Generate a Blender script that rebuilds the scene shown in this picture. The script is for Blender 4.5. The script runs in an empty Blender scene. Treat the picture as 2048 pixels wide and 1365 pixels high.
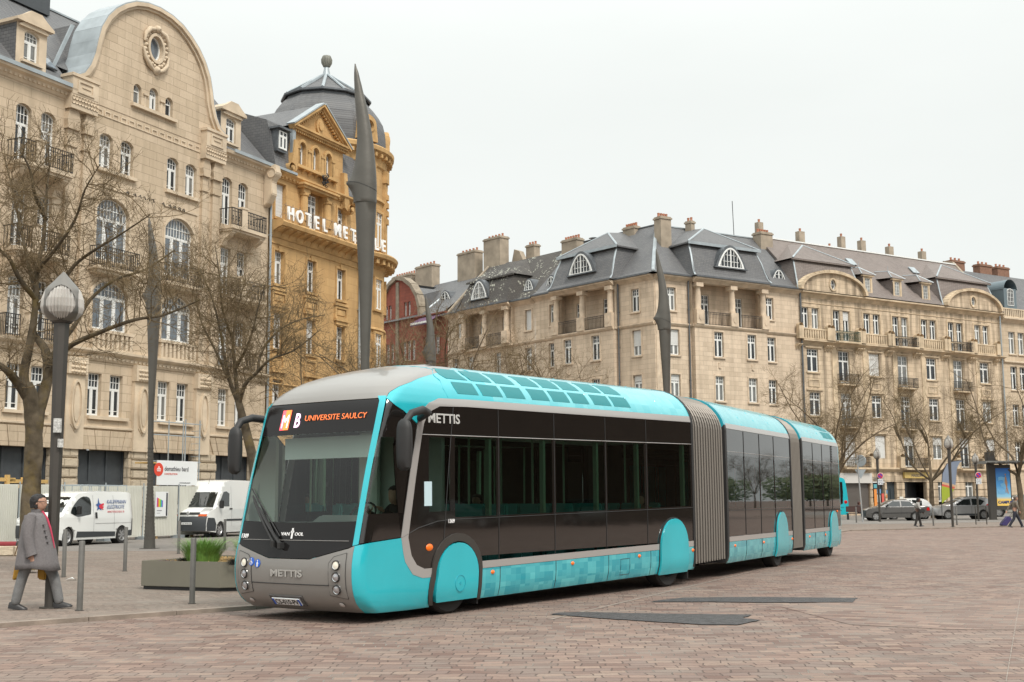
import bpy, bmesh, math, random
from mathutils import Vector, Matrix
from mathutils.geometry import tessellate_polygon
random.seed(7)
PI=math.pi
D=bpy.data; SC=bpy.context.scene; COL=SC.collection
# ---------------------------------------------------------------- camera
FPX=2450.0; TH=math.radians(7.44); ROLL=.007; HC=1.55
_f=Vector((0,math.cos(TH),math.sin(TH))); _r=Vector((1,0,0)); _u=Vector((0,-math.sin(TH),math.cos(TH)))
CR=_r*math.cos(ROLL)-_u*math.sin(ROLL); CU=_u*math.cos(ROLL)+_r*math.sin(ROLL)
cd=D.cameras.new('camera'); cam=D.objects.new('camera',cd); COL.objects.link(cam); SC.camera=cam
cd.sensor_width=36; cd.lens=36*FPX/2048; cd.clip_start=.1; cd.clip_end=3000
m3=Matrix((CR,CU,-_f)).transposed(); cam.matrix_world=Matrix.Translation((0,0,HC))@m3.to_4x4()
# ---------------------------------------------------------------- sky, sun, exposure
SUN_EL=math.radians(52); SUN_AZ=math.radians(150)   # soft high light from behind the camera, to the right
W=D.worlds.new('World'); SC.world=W; W.use_nodes=True
nt=W.node_tree; nt.nodes.clear()
wo=nt.nodes.new('ShaderNodeOutputWorld'); bg=nt.nodes.new('ShaderNodeBackground')
sky=nt.nodes.new('ShaderNodeTexSky'); sky.sky_type='NISHITA'; sky.sun_disc=False
sky.sun_elevation=SUN_EL; sky.sun_rotation=SUN_AZ; sky.air_density=1.0; sky.dust_density=4; sky.ozone_density=1
hs=nt.nodes.new('ShaderNodeHueSaturation'); hs.inputs['Saturation'].default_value=.12
mx=nt.nodes.new('ShaderNodeMix'); mx.data_type='RGBA'; mx.inputs[0].default_value=.93
tc=nt.nodes.new('ShaderNodeTexCoord'); cn=nt.nodes.new('ShaderNodeTexNoise'); cn.inputs['Scale'].default_value=2.2; cn.inputs['Detail'].default_value=6
mp=nt.nodes.new('ShaderNodeMapping'); mp.inputs['Scale'].default_value=(1,1,3)
cr=nt.nodes.new('ShaderNodeValToRGB'); cr.color_ramp.elements[0].position=.3; cr.color_ramp.elements[0].color=(3.74,3.9,3.79,1)
cr.color_ramp.elements[1].position=.75; cr.color_ramp.elements[1].color=(4.05,4.2,4.09,1)
nt.links.new(tc.outputs['Generated'],mp.inputs[0]); nt.links.new(mp.outputs[0],cn.inputs[0]); nt.links.new(cn.outputs[0],cr.inputs[0])
# an overcast sky is brighter overhead than at the horizon
sx=nt.nodes.new('ShaderNodeSeparateXYZ'); nt.links.new(tc.outputs['Generated'],sx.inputs[0]); zr=nt.nodes.new('ShaderNodeMapRange'); zr.interpolation_type='SMOOTHSTEP'
zr.inputs[1].default_value=.28; zr.inputs[2].default_value=.85; zr.inputs[3].default_value=1.0; zr.inputs[4].default_value=2.15; nt.links.new(sx.outputs[2],zr.inputs[0])
vm=nt.nodes.new('ShaderNodeVectorMath'); vm.operation='SCALE'; nt.links.new(cr.outputs[0],vm.inputs[0]); nt.links.new(zr.outputs[0],vm.inputs[3])
nt.links.new(sky.outputs[0],hs.inputs['Color']); nt.links.new(hs.outputs[0],mx.inputs[6]); pass
nt.links.new(vm.outputs[0],mx.inputs[7]); nt.links.new(mx.outputs[2],bg.inputs[0]); bg.inputs[1].default_value=.13; nt.links.new(bg.outputs[0],wo.inputs[0])
sd=D.lights.new('sun','SUN'); sd.energy=1.45; sd.angle=math.radians(14); sd.color=(1,.93,.85)
so=D.objects.new('sun',sd); COL.objects.link(so)
sv=Vector((math.sin(SUN_AZ)*math.cos(SUN_EL),math.cos(SUN_AZ)*math.cos(SUN_EL),math.sin(SUN_EL)))
so.rotation_euler=sv.to_track_quat('Z','Y').to_euler()
SC.view_settings.view_transform='Standard'; SC.view_settings.look='None'; SC.view_settings.exposure=.84; SC.view_settings.gamma=1
# ---------------------------------------------------------------- survey helpers (turn points read off the photo into metres)
def ray(px,py): return _f+CR*((px-1024)/FPX)+CU*((682.5-py)/FPX)
def ground(px,py,z=0):
    d=ray(px,py); t=(z-HC)/d.z; return Vector((d.x*t,d.y*t,z))
def atdepth(px,py,Y):
    d=ray(px,py); t=Y/d.y; return Vector((d.x*t,Y,HC+d.z*t))
class Fr:
    """a vertical facade plane: u runs along it to the right, v goes into the building, z up"""
    def __init__(s,x,y,dx,dy):
        l=math.hypot(dx,dy); s.o=Vector((x,y,0)); s.d=Vector((dx/l,dy/l,0)); s.n=Vector((-dy/l,dx/l,0)); s.ang=math.atan2(dy,dx)
    def uat(s,px,off=0): return s.uz(px,1000,off)[0]
    def uz(s,px,py,off=0):
        d=ray(px,py); t=(s.o.dot(s.n)+off)/d.dot(s.n)
        return ((d*t-s.o).dot(s.d), HC+d.z*t)
    def w(s,u,v,z=0): return s.o+s.d*u+s.n*v+Vector((0,0,z))
# ---------------------------------------------------------------- mesh collector
class MB:
    def __init__(s): s.v=[]; s.f=[]; s.mi=[]; s.k=0; s.T=None
    def add(s,vs,fs):
        b=len(s.v)
        for p in vs:
            p=Vector(p)
            s.v.append(s.T@p if s.T else p)
        for f in fs: s.f.append([b+i for i in f]); s.mi.append(s.k)
        return s
    def box(s,x0,x1,y0,y1,z0,z1):
        if x0>x1:x0,x1=x1,x0
        if y0>y1:y0,y1=y1,y0
        if z0>z1:z0,z1=z1,z0
        return s.add([(x0,y0,z0),(x1,y0,z0),(x1,y1,z0),(x0,y1,z0),(x0,y0,z1),(x1,y0,z1),(x1,y1,z1),(x0,y1,z1)],
              [(0,3,2,1),(4,5,6,7),(0,1,5,4),(1,2,6,5),(2,3,7,6),(3,0,4,7)])
    def cbox(s,c,size,rz=0,rx=0,ry=0):
        o=s.T; t=Matrix.Translation(c)@Matrix.Rotation(rz,4,'Z')@Matrix.Rotation(ry,4,'Y')@Matrix.Rotation(rx,4,'X')
        s.T=(o@t) if o else t; a,b,c_=[q/2 for q in size]; s.box(-a,a,-b,b,-c_,c_); s.T=o; return s
    def quad(s,*p): return s.add(p,[list(range(len(p)))])
    def prism(s,poly,axis,a,b):
        """extrude a 2d polygon along axis ('x','y','z') between a and b; poly is (y,z),(x,z),(x,y)"""
        def P(q,t): return {'x':(t,q[0],q[1]),'y':(q[0],t,q[1]),'z':(q[0],q[1],t)}[axis]
        n=len(poly); vs=[P(q,a) for q in poly]+[P(q,b) for q in poly]
        tri=tessellate_polygon([[Vector((q[0],q[1],0)) for q in poly]])
        fs=[t[::-1] for t in tri]+[[i+n for i in t] for t in tri]+[(i,(i+1)%n,(i+1)%n+n,i+n) for i in range(n)]
        return s.add(vs,fs)
    def sheet(s,outer,holes,y,depth,back=False):
        """vertical wall sheet at y in the xz plane with holes whose reveals go back by depth"""
        loops=[outer]+holes; allp=[q for l in loops for q in l]
        tri=tessellate_polygon([[Vector((q[0],q[1],0)) for q in l] for l in loops])
        s.add([(q[0],y,q[1]) for q in allp],[list(t) for t in tri])
        for l in holes:
            n=len(l); s.add([(q[0],y,q[1]) for q in l]+[(q[0],y+depth,q[1]) for q in l],[(i,(i+1)%n,(i+1)%n+n,i+n) for i in range(n)])
        return s
    def ring(s,outer,inner,axis,a,b):
        n=len(outer)
        def P(q,t): return {'x':(t,q[0],q[1]),'y':(q[0],t,q[1]),'z':(q[0],q[1],t)}[axis]
        vs=[P(q,a) for q in outer]+[P(q,a) for q in inner]+[P(q,b) for q in outer]+[P(q,b) for q in inner]
        fs=[]
        for i in range(n):
            j=(i+1)%n
            fs+=[(i,j,n+j,n+i),(2*n+i,3*n+i,3*n+j,2*n+j),(i,2*n+i,2*n+j,j),(n+i,n+j,3*n+j,3*n+i)]
        return s.add(vs,fs)
    def tube(s,pts,r,n=8,cap=True,flat=1.0):
        pts=[Vector(p) for p in pts]; rs=r if isinstance(r,(list,tuple)) else [r]*len(pts)
        vs=[]; up=None
        for i,p in enumerate(pts):
            t=(pts[min(i+1,len(pts)-1)]-pts[max(i-1,0)])
            if t.length<1e-9: t=Vector((0,0,1))
            t.normalize()
            if up is None: up=Vector((1,0,0)) if abs(t.x)<.9 else Vector((0,1,0))
            a=(up-t*up.dot(t)).normalized(); b=t.cross(a); up=a
            for k in range(n):
                w=2*PI*k/n; vs.append(p+a*(math.cos(w)*rs[i])+b*(math.sin(w)*rs[i]*flat))
        fs=[]
        for i in range(len(pts)-1):
            for k in range(n):
                l=(k+1)%n; fs.append((i*n+k,i*n+l,(i+1)*n+l,(i+1)*n+k))
        if cap: fs+= [list(range(n))[::-1],[(len(pts)-1)*n+k for k in range(n)]]
        return s.add(vs,fs)
    def lathe(s,prof,n=24,c=(0,0,0),axis='z',a0=0,a1=2*PI):
        full=abs(a1-a0-2*PI)<1e-6; m=n if full else n+1; vs=[]
        for (r,h) in prof:
            for k in range(m):
                w=a0+(a1-a0)*k/n; x,y=math.cos(w)*r,math.sin(w)*r
                q={'z':(x,y,h),'x':(h,x,y),'y':(x,h,y)}[axis]; vs.append((q[0]+c[0],q[1]+c[1],q[2]+c[2]))
        fs=[]
        for i in range(len(prof)-1):
            for k in range(n):
                l=(k+1)%m; fs.append((i*m+k,i*m+l,(i+1)*m+l,(i+1)*m+k))
        return s.add(vs,fs)
    def grid(s,fn,us,vs_):
        vs=[fn(u,v) for v in vs_ for u in us]; n=len(us)
        return s.add(vs,[(j*n+i,j*n+i+1,(j+1)*n+i+1,(j+1)*n+i) for j in range(len(vs_)-1) for i in range(n-1)])
    def build(s,name,mat,parent=None,smooth=False,bevel=0,weld=False,auto=None):
        me=D.meshes.new(name); me.from_pydata([tuple(v) for v in s.v],[],s.f)
        ms=mat if isinstance(mat,(list,tuple)) else [mat]
        for q in ms: me.materials.append(q)
        if len(ms)>1: me.polygons.foreach_set('material_index',s.mi)
        if weld or smooth or bevel:
            bm=bmesh.new(); bm.from_mesh(me); bmesh.ops.remove_doubles(bm,verts=bm.verts,dist=1e-4)
            bmesh.ops.recalc_face_normals(bm,faces=bm.faces)
            if bevel:
                es=[e for e in bm.edges if len(e.link_faces)==2 and e.calc_face_angle(0)>.5]
                bmesh.ops.bevel(bm,geom=es,offset=bevel,segments=2,affect='EDGES',clamp_overlap=True)
            bm.to_mesh(me); bm.free()
        if smooth or auto:
            for p in me.polygons: p.use_smooth=True
            try: me.set_sharp_from_angle(angle=auto or math.radians(40))
            except Exception: pass
        me.update()
        o=D.objects.new(name,me); COL.objects.link(o)
        if parent: o.parent=parent
        return o
class Auto(MB):
    """collector whose pieces become one object each"""
    def __init__(s): super().__init__(); s.done=[]
    def new(s):
        if s.v: s.done.append((s.v,s.f,s.mi)); s.v=[]; s.f=[]; s.mi=[]
    def build(s,*a,**k):
        s.new(); o=None
        for v,f,mi in s.done: q=MB(); q.v,q.f,q.mi=v,f,mi; o=q.build(*a,**k)
        return o
def tag(o,label=None,cat=None,group=None,kind=None):
    for k,v in (('label',label),('category',cat),('group',group),('kind',kind)):
        if v: o[k]=v
    return o
def thing(name,loc=(0,0,0),rz=0,label=None,cat=None,group=None):
    o=D.objects.new(name,None); COL.objects.link(o); o.location=loc; o.rotation_euler=(0,0,rz); o.empty_display_size=.2
    return tag(o,label,cat,group)
KIDS={}
def copy_tree(o,parent=None):
    c=o.copy(); COL.objects.link(c)
    if parent: c.parent=parent
    for ch in [q for q in D.objects if q.parent==o]: copy_tree(ch,c)
    return c
def inst(proto,name,parent,loc):
    c=proto.copy(); c.name=name; COL.objects.link(c); c.parent=parent; c.location=loc; return c
def loop_rect(x0,x1,z0,z1): return [(x0,z0),(x1,z0),(x1,z1),(x0,z1)]
def loop_arch(x0,x1,z0,z1,rise,n=10):
    """rectangle whose top is an arc of the given rise (the crown is at z1)"""
    w=(x1-x0)/2; cx=(x0+x1)/2; 
    if rise<=0: return loop_rect(x0,x1,z0,z1)
    R=(w*w+rise*rise)/(2*rise); cz=z1-R; a=math.asin(min(1,w/R))
    if rise>w*.999: a=PI/2
    return [(x0,z0),(x1,z0)]+[(cx+R*math.sin(a-2*a*i/n),cz+R*math.cos(a-2*a*i/n)) for i in range(n+1)]
def loop_ell(cx,cz,rx,rz,n=20): return [(cx+rx*math.cos(2*PI*i/n),cz+rz*math.sin(2*PI*i/n)) for i in range(n)]
def shrink(l,d):
    """inset a convex-ish loop (counter-clockwise) by d"""
    n=len(l); out=[]
    for i in range(n):
        a,b,c=Vector(l[i-1]),Vector(l[i]),Vector(l[(i+1)%n]); e1=(b-a); e2=(c-b)
        if e1.length<1e-6: e1=e2
        if e2.length<1e-6: e2=e1
        e1.normalize(); e2.normalize(); n1=Vector((-e1.y,e1.x)); n2=Vector((-e2.y,e2.x)); m=(n1+n2)
        m=m/max(.3,(1+n1.dot(n2))); out.append((b.x+m.x*d,b.y+m.y*d))
    return out
# ---------------------------------------------------------------- materials
MATS={}
def nodes(m): m.use_nodes=True; t=m.node_tree; return t,t.nodes['Principled BSDF']
def mat(name,col,rough=.6,metal=0,spec=.5,noise=0,nscale=4,bump=0,bscale=30,coat=0,emit=None,es=0):
    if name in MATS: return MATS[name]
    m=D.materials.new(name); t,b=nodes(m); MATS[name]=m
    b.inputs['Base Color'].default_value=(*col,1); b.inputs['Roughness'].default_value=rough; b.inputs['Metallic'].default_value=metal
    b.inputs['Specular IOR Level'].default_value=spec; b.inputs['Coat Weight'].default_value=coat; b.inputs['Coat Roughness'].default_value=.06
    if emit: b.inputs['Emission Color'].default_value=(*emit,1); b.inputs['Emission Strength'].default_value=es
    if noise or bump:
        tc=t.nodes.new('ShaderNodeTexCoord')
    if noise:
        n=t.nodes.new('ShaderNodeTexNoise'); n.inputs['Scale'].default_value=nscale; n.inputs['Detail'].default_value=5
        t.links.new(tc.outputs['Object'],n.inputs[0]); r=t.nodes.new('ShaderNodeValToRGB')
        r.color_ramp.elements[0].position=.3; r.color_ramp.elements[1].position=.72
        r.color_ramp.elements[0].color=(*[c*(1-noise) for c in col],1); r.color_ramp.elements[1].color=(*[min(1,c*(1+noise)) for c in col],1)
        t.links.new(n.outputs[0],r.inputs[0]); t.links.new(r.outputs[0],b.inputs['Base Color'])
    if bump:
        n2=t.nodes.new('ShaderNodeTexNoise'); n2.inputs['Scale'].default_value=bscale; n2.inputs['Detail'].default_value=4
        t.links.new(tc.outputs['Object'],n2.inputs[0]); bp=t.nodes.new('ShaderNodeBump'); bp.inputs['Strength'].default_value=bump; bp.inputs['Distance'].default_value=.02
        t.links.new(n2.outputs[0],bp.inputs['Height']); t.links.new(bp.outputs[0],b.inputs['Normal'])
    return m
def math_node(t,op,a,b=None,c=None):
    n=t.nodes.new('ShaderNodeMath'); n.operation=op
    for i,q in enumerate((a,b,c)):
        if q is None: continue
        if isinstance(q,(int,float)): n.inputs[i].default_value=q
        else: t.links.new(q,n.inputs[i])
    return n.outputs[0]
def mixc(t,f,a,b,mode='MIX'):
    n=t.nodes.new('ShaderNodeMix'); n.data_type='RGBA'; n.blend_type=mode
    for s_,q in ((0,f),(6,a),(7,b)):
        if isinstance(q,(int,float)): n.inputs[s_].default_value=q
        elif isinstance(q,(tuple,list)): n.inputs[s_].default_value=(*q,1) if len(q)==3 else q
        else: t.links.new(q,n.inputs[s_])
    return n.outputs[2]
def noise(t,vec,scale,detail=4,lo=.35,hi=.7):
    n=t.nodes.new('ShaderNodeTexNoise'); n.inputs['Scale'].default_value=scale; n.inputs['Detail'].default_value=detail
    t.links.new(vec,n.inputs[0]); r=t.nodes.new('ShaderNodeMapRange'); r.inputs[1].default_value=lo; r.inputs[2].default_value=hi
    t.links.new(n.outputs[0],r.inputs[0]); return r.outputs[0]
def masonry(name,c1,c2,joint,bw=.9,bh=.38,mortar=.012,stain=(.1,.09,.07),stain_amt=.35,rough=.85,vx=True,mscale=1,bumpd=.008,streak=.5,warm=None):
    """cut stone, slate or brick laid in courses, with soft stains; coordinates are the building's own metres"""
    if name in MATS: return MATS[name]
    m=D.materials.new(name); t,b=nodes(m); MATS[name]=m; b.inputs['Roughness'].default_value=rough; b.inputs['Specular IOR Level'].default_value=.25
    tc=t.nodes.new('ShaderNodeTexCoord'); sp=t.nodes.new('ShaderNodeSeparateXYZ'); t.links.new(tc.outputs['Object'],sp.inputs[0])
    x=math_node(t,'ADD',sp.outputs[0],sp.outputs[1]) ; cb=t.nodes.new('ShaderNodeCombineXYZ')
    t.links.new(x,cb.inputs[0]); t.links.new(sp.outputs[2] if vx else sp.outputs[1],cb.inputs[1])
    br=t.nodes.new('ShaderNodeTexBrick'); t.links.new(cb.outputs[0],br.inputs[0]); br.inputs['Scale'].default_value=mscale
    br.inputs['Brick Width'].default_value=bw; br.inputs['Row Height'].default_value=bh; br.inputs['Mortar Size'].default_value=mortar; br.inputs['Mortar Smooth'].default_value=.3
    br.inputs['Bias'].default_value=-.1
    br.inputs['Color1'].default_value=(*c1,1); br.inputs['Color2'].default_value=(*c2,1); br.inputs['Mortar'].default_value=(*joint,1)
    n1=noise(t,tc.outputs['Object'],.35,5); 
    mp=t.nodes.new('ShaderNodeMapping'); mp.inputs['Scale'].default_value=(1.6,1.6,.16); t.links.new(tc.outputs['Object'],mp.inputs[0])
    n2=noise(t,mp.outputs[0],1.2,5,.42,.68); n3=noise(t,tc.outputs['Object'],9,4,.3,.7)
    a=mixc(t,math_node(t,'MULTIPLY',n1,.35),br.outputs[0],warm or tuple(min(1,q*1.1) for q in c1))
    a=mixc(t,math_node(t,'MULTIPLY',n2,stain_amt*streak),a,stain)
    a=mixc(t,math_node(t,'MULTIPLY',n3,.18),a,tuple(q*.7 for q in c2))
    t.links.new(a,b.inputs['Base Color'])
    bp=t.nodes.new('ShaderNodeBump'); bp.inputs['Distance'].default_value=bumpd; bp.inputs['Strength'].default_value=.8
    h=math_node(t,'SUBTRACT',math_node(t,'MULTIPLY',n3,.35),br.outputs['Fac']); t.links.new(h,bp.inputs['Height']); t.links.new(bp.outputs[0],b.inputs['Normal'])
    return m
STONE=masonry('pale_limestone',(.58,.47,.345),(.47,.375,.265),(.32,.25,.18),1.0,.42,.012,(.25,.2,.14),.55)
STONE_TRIM=mat('pale_limestone_trim',(.57,.47,.35),.85,noise=.16,nscale=1.3,bump=.35,bscale=12,spec=.2)
ROUGHST=masonry('rough_faced_stone',(.58,.49,.37),(.5,.42,.31),(.3,.24,.17),.8,.46,.03,(.2,.16,.12),.3,bumpd=.05)
OCHRE=masonry('ochre_stone',(.56,.36,.165),(.46,.285,.125),(.4,.24,.1),1.1,.5,.008,(.16,.1,.055),.45)
OCHRE_TRIM=mat('ochre_stone_trim',(.5,.32,.145),.85,noise=.25,nscale=1.6,bump=.35,bscale=12,spec=.2)
TAN=masonry('tan_stone',(.66,.535,.405),(.53,.425,.315),(.37,.295,.22),.95,.4,.012,(.12,.09,.065),.5)
TAN_TRIM=mat('tan_stone_trim',(.57,.46,.345),.85,noise=.22,nscale=1.4,bump=.35,bscale=12,spec=.2)
TAN2=masonry('golden_stone',(.65,.52,.375),(.5,.395,.28),(.34,.265,.19),.95,.4,.014,(.11,.085,.06),1.5)
TAN2_TRIM=mat('golden_stone_trim',(.54,.43,.3),.85,noise=.28,nscale=1.2,bump=.35,bscale=12,spec=.2)
REDST=masonry('red_sandstone',(.3,.095,.065),(.24,.075,.053),(.16,.065,.05),.7,.33,.015,(.06,.035,.03),.5)
REDTRIM=mat('red_sandstone_trim',(.2,.075,.055),.85,noise=.3,nscale=2,spec=.2)
CREAM_TRIM=mat('grey_moulding',(.26,.22,.17),.85,noise=.25,nscale=2,spec=.2)
SLATE=masonry('grey_slate',(.15,.15,.152),(.115,.117,.122),(.06,.06,.065),.3,.16,.012,(.2,.19,.17),.25,rough=.55,bumpd=.012)
SLATE_BR=masonry('brown_slate',(.22,.185,.168),(.17,.143,.13),(.09,.075,.068),.3,.16,.014,(.24,.22,.2),.3,rough=.6,bumpd=.012)
def mossy():
    m=masonry('mossy_slate',(.1,.092,.085),(.075,.07,.066),(.04,.038,.036),.32,.18,.016,(.13,.12,.1),.3,bumpd=.012)
    t=m.node_tree; b=t.nodes['Principled BSDF']; src=b.inputs['Base Color'].links[0].from_socket
    tc=t.nodes.new('ShaderNodeTexCoord'); v=t.nodes.new('ShaderNodeTexVoronoi'); v.inputs['Scale'].default_value=3.4; t.links.new(tc.outputs['Object'],v.inputs[0])
    f=math_node(t,'MULTIPLY',math_node(t,'LESS_THAN',v.outputs[0],.34),noise(t,tc.outputs['Object'],.55,4,.48,.56))
    t.links.new(mixc(t,f,src,(.37,.37,.31)),b.inputs['Base Color']); return m
MOSSY=mossy()
ZINC=mat('zinc_sheet',(.34,.38,.4),.45,metal=.3,noise=.15,nscale=1.5)
ZINCD=mat('dark_zinc',(.12,.13,.14),.5,metal=.4,noise=.2)
WHITE=mat('white_window_paint',(.74,.75,.73),.45,noise=.05)
IRON=mat('black_wrought_iron',(.018,.018,.018),.6)
GLASS=mat('window_glass',(.03,.035,.04),.08,spec=.45,noise=.5,nscale=.7)
GLASSL=mat('curtained_glass',(.15,.155,.15),.1,spec=.9,noise=.35,nscale=1.2)
GLASSB=mat('blue_grey_glass',(.12,.145,.17),.07,spec=.9,noise=.4,nscale=.8)
SHUT=mat('white_roller_shutter',(.6,.6,.58),.6,noise=.06)
TERRA=mat('terracotta_pots',(.34,.14,.08),.8,noise=.2)
RENDER=mat('chimney_render',(.33,.275,.21),.9,noise=.22,nscale=1.2)
DGREY=mat('dark_grey_paint',(.055,.062,.068),.5,noise=.1)
# ---------------------------------------------------------------- windows (shared meshes)
WIN={}; WR=random.Random(12)
def win_meshes(w,h,rise,style,glass):
    key=(round(w,2),round(h,2),round(rise,2),style,glass.name)
    if key in WIN: return WIN[key]
    lp=loop_arch(-w/2,w/2,0,h,rise); f=MB(); t=.055 if w<1.6 else .065
    inn=shrink(lp,t); f.ring(lp,inn,'y',0,.07)
    def vb(x,z0,z1,b=.03,y=.005): f.box(x-b/2,x+b/2,y,y+.055,z0,z1)
    def hb(z,x0=-w/2+t,x1=w/2-t,b=.035,y=0.003): f.box(x0,x1,y,y+.06,z-b/2,z+b/2)
    def top(x):   # height of the opening's top at x
        if rise<=0: return h
        R=((w/2)**2+rise**2)/(2*rise); return h-R+math.sqrt(max(0,R*R-x*x))
    if style=='grid':      # small-paned transom over two casements with low bars
        zt=h*.66; hb(zt,b=.09); vb(0,0,zt,.085)
        for k in (-1,0,1): vb(k*(w-.1)/4,zt,top(k*(w-.1)/4)-.03,.028)
        hb(zt+(h-zt)*.5,b=.028)
        for k in (-1,1):
            f.ring(loop_rect(k*w/4-w/4+.05 if k>0 else -w/2+.05,k*w/4+w/4-.05 if k>0 else -.05,.05,zt-.03) if k<0 else loop_rect(.045,w/2-.05,.05,zt-.03),
                   (loop_rect(-w/2+.095,-.09,.1,zt-.08) if k<0 else loop_rect(.09,w/2-.095,.1,zt-.08)),'y',.01,.06)
        hb(zt*.22,b=.03)
    elif style=='gridhi':  # like 'grid', without the low bar
        zt=h*.7; hb(zt,b=.1); vb(0,0,top(0)-.03,.09)
        for k in (-1,1):
            vb(k*(w/4),zt,top(w/4)-.03,.028)
            f.ring((loop_rect(-w/2+.05,-.045,.05,zt-.04) if k<0 else loop_rect(.045,w/2-.05,.05,zt-.04)),(loop_rect(-w/2+.1,-.09,.1,zt-.09) if k<0 else loop_rect(.09,w/2-.1,.1,zt-.09)),'y',.01,.06)
        hb(zt+(h-zt)*.5,b=.028)
    elif style=='wide':    # wide arched window: three lights and a many-paned head
        zt=h*.66; hb(zt,b=.1)
        for x in (-w/6,w/6): vb(x,0,zt,.1)
        for k in range(-4,5): vb(k*w/10,zt,top(k*w/10)-.03,.03)
        hb(zt+(h-zt)*.45,b=.03)
        for a,b_ in ((-w/2,-w/6),(-w/6,w/6),(w/6,w/2)): f.ring(loop_rect(a+.06,b_-.06,.05,zt-.04),loop_rect(a+.11,b_-.11,.1,zt-.09),'y',.01,.06)
    elif style=='tall':    # plain transom + casements
        zt=h*.72; hb(zt,b=.08); vb(0,0,h-.03,.08)
        for k in (-1,1): f.ring((loop_rect(-w/2+.05,-.04,.05,zt-.03) if k<0 else loop_rect(.04,w/2-.05,.05,zt-.03)),(loop_rect(-w/2+.09,-.085,.1,zt-.08) if k<0 else loop_rect(.085,w/2-.09,.1,zt-.08)),'y',.01,.06)
    elif style=='six':
        vb(0,0,top(0)-.03,.06)
        for k in (-1,1): vb(k*w/4,0,top(w/4)-.03,.025)
        for k in range(1,4): hb(h*k/4,b=.025)
    elif style=='single':
        hb(h*.68,b=.06); 
        for k in (-1,1): vb(k*w/6,h*.68,top(w/6)-.02,.022)
    elif style=='fan':
        n=7
        for k in range(1,n): vb(-w/2+w*k/n,0,top(-w/2+w*k/n)-.03,.05)
        for z in (h*.38,h*.7):
            R=((w/2)**2+rise**2)/(2*rise); xx=math.sqrt(max(0,R*R-(z-h+R)**2))-.05; hb(z,-xx,xx,b=.03)
    fm=f.build('window',WHITE); g=MB(); g.prism(shrink(lp,.01),'y',.04,.06); gm=g.build('pane',glass)
    WIN[key]=(fm.data,gm.data); D.objects.remove(fm); D.objects.remove(gm); return WIN[key]
def window(parent,u,z,w,h,rise=0,style='grid',glass=None,y=.22,shut=0,curtain=False,name='window'):
    if glass is None: glass=GLASSL if WR.random()<.3 else GLASS
    fm,gm=win_meshes(w,h,rise,style,glass)
    o=D.objects.new(name,fm); COL.objects.link(o); o.parent=parent; o.location=(u,y,z)
    p=D.objects.new('pane',gm); COL.objects.link(p); p.parent=o
    if shut:
        b=MB(); z1=h*.995; z0=h*(1-shut); n=max(3,int((z1-z0)/.09))
        for k in range(n): b.box(-w/2+.02,w/2-.02,-.03+(k%2)*.008,-.005,z0+(z1-z0)*k/n,z0+(z1-z0)*(k+1)/n)
        b.build('roller_shutter',SHUT,o)
    return o
def railing(parent,x0,x1,y0,z,h,name='balcony_railing',ret=0.0,step=.12,matl=None,orn=True):
    b=MB(); b.box(x0,x1,y0,y0+.04,z+h-.04,z+h); b.box(x0,x1,y0+.005,y0+.035,z+.06,z+.09); b.box(x0,x1,y0+.005,y0+.035,z+h-.2,z+h-.175)
    n=max(2,int((x1-x0)/step))
    for i in range(n+1):
        x=x0+(x1-x0)*i/n; t=.04 if i%4==0 else .028; b.box(x-t/2,x+t/2,y0+.01,y0+.03,z,z+h-.04)
    if orn:
        for i in range(n):
            x=x0+(x1-x0)*(i+.5)/n
            if i%2==0: b.ring(loop_ell(x,z+h*.42,step*.42,h*.13,8),loop_ell(x,z+h*.42,step*.28,h*.09,8),'y',y0+.012,y0+.026)
    if ret:
        for x in (x0,x1):
            b.box(x-.02,x+.02,y0,y0+ret,z+h-.04,z+h); b.box(x-.015,x+.015,y0,y0+ret,z+.06,z+.09)
            k=max(2,int(ret/step))
            for i in range(1,k+1): b.box(x-.01,x+.01,y0+ret*i/k-.01,y0+ret*i/k+.01,z,z+h)
    return b.build(name,matl or IRON,parent)
def text(s,size,material,parent=None,depth=.01,name='lettering',loc=(0,0,0),rot=(PI/2,0,0),ax='LEFT',sx=1,bold=0,sp=1):
    c=D.curves.new(name,'FONT'); c.body=s; c.size=size; c.extrude=depth; c.align_x=ax; c.offset=bold; c.space_character=sp; c.resolution_u=3
    o=D.objects.new(name,c); COL.objects.link(o); dg=bpy.context.evaluated_depsgraph_get(); me=D.meshes.new_from_object(o.evaluated_get(dg))
    D.objects.remove(o); o=D.objects.new(name,me); COL.objects.link(o); me.materials.clear(); me.materials.append(material)
    o.location=loc; o.rotation_euler=rot; o.scale=(sx,1,1)
    if parent: o.parent=parent
    return o
def strip_label(o): return o
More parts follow.
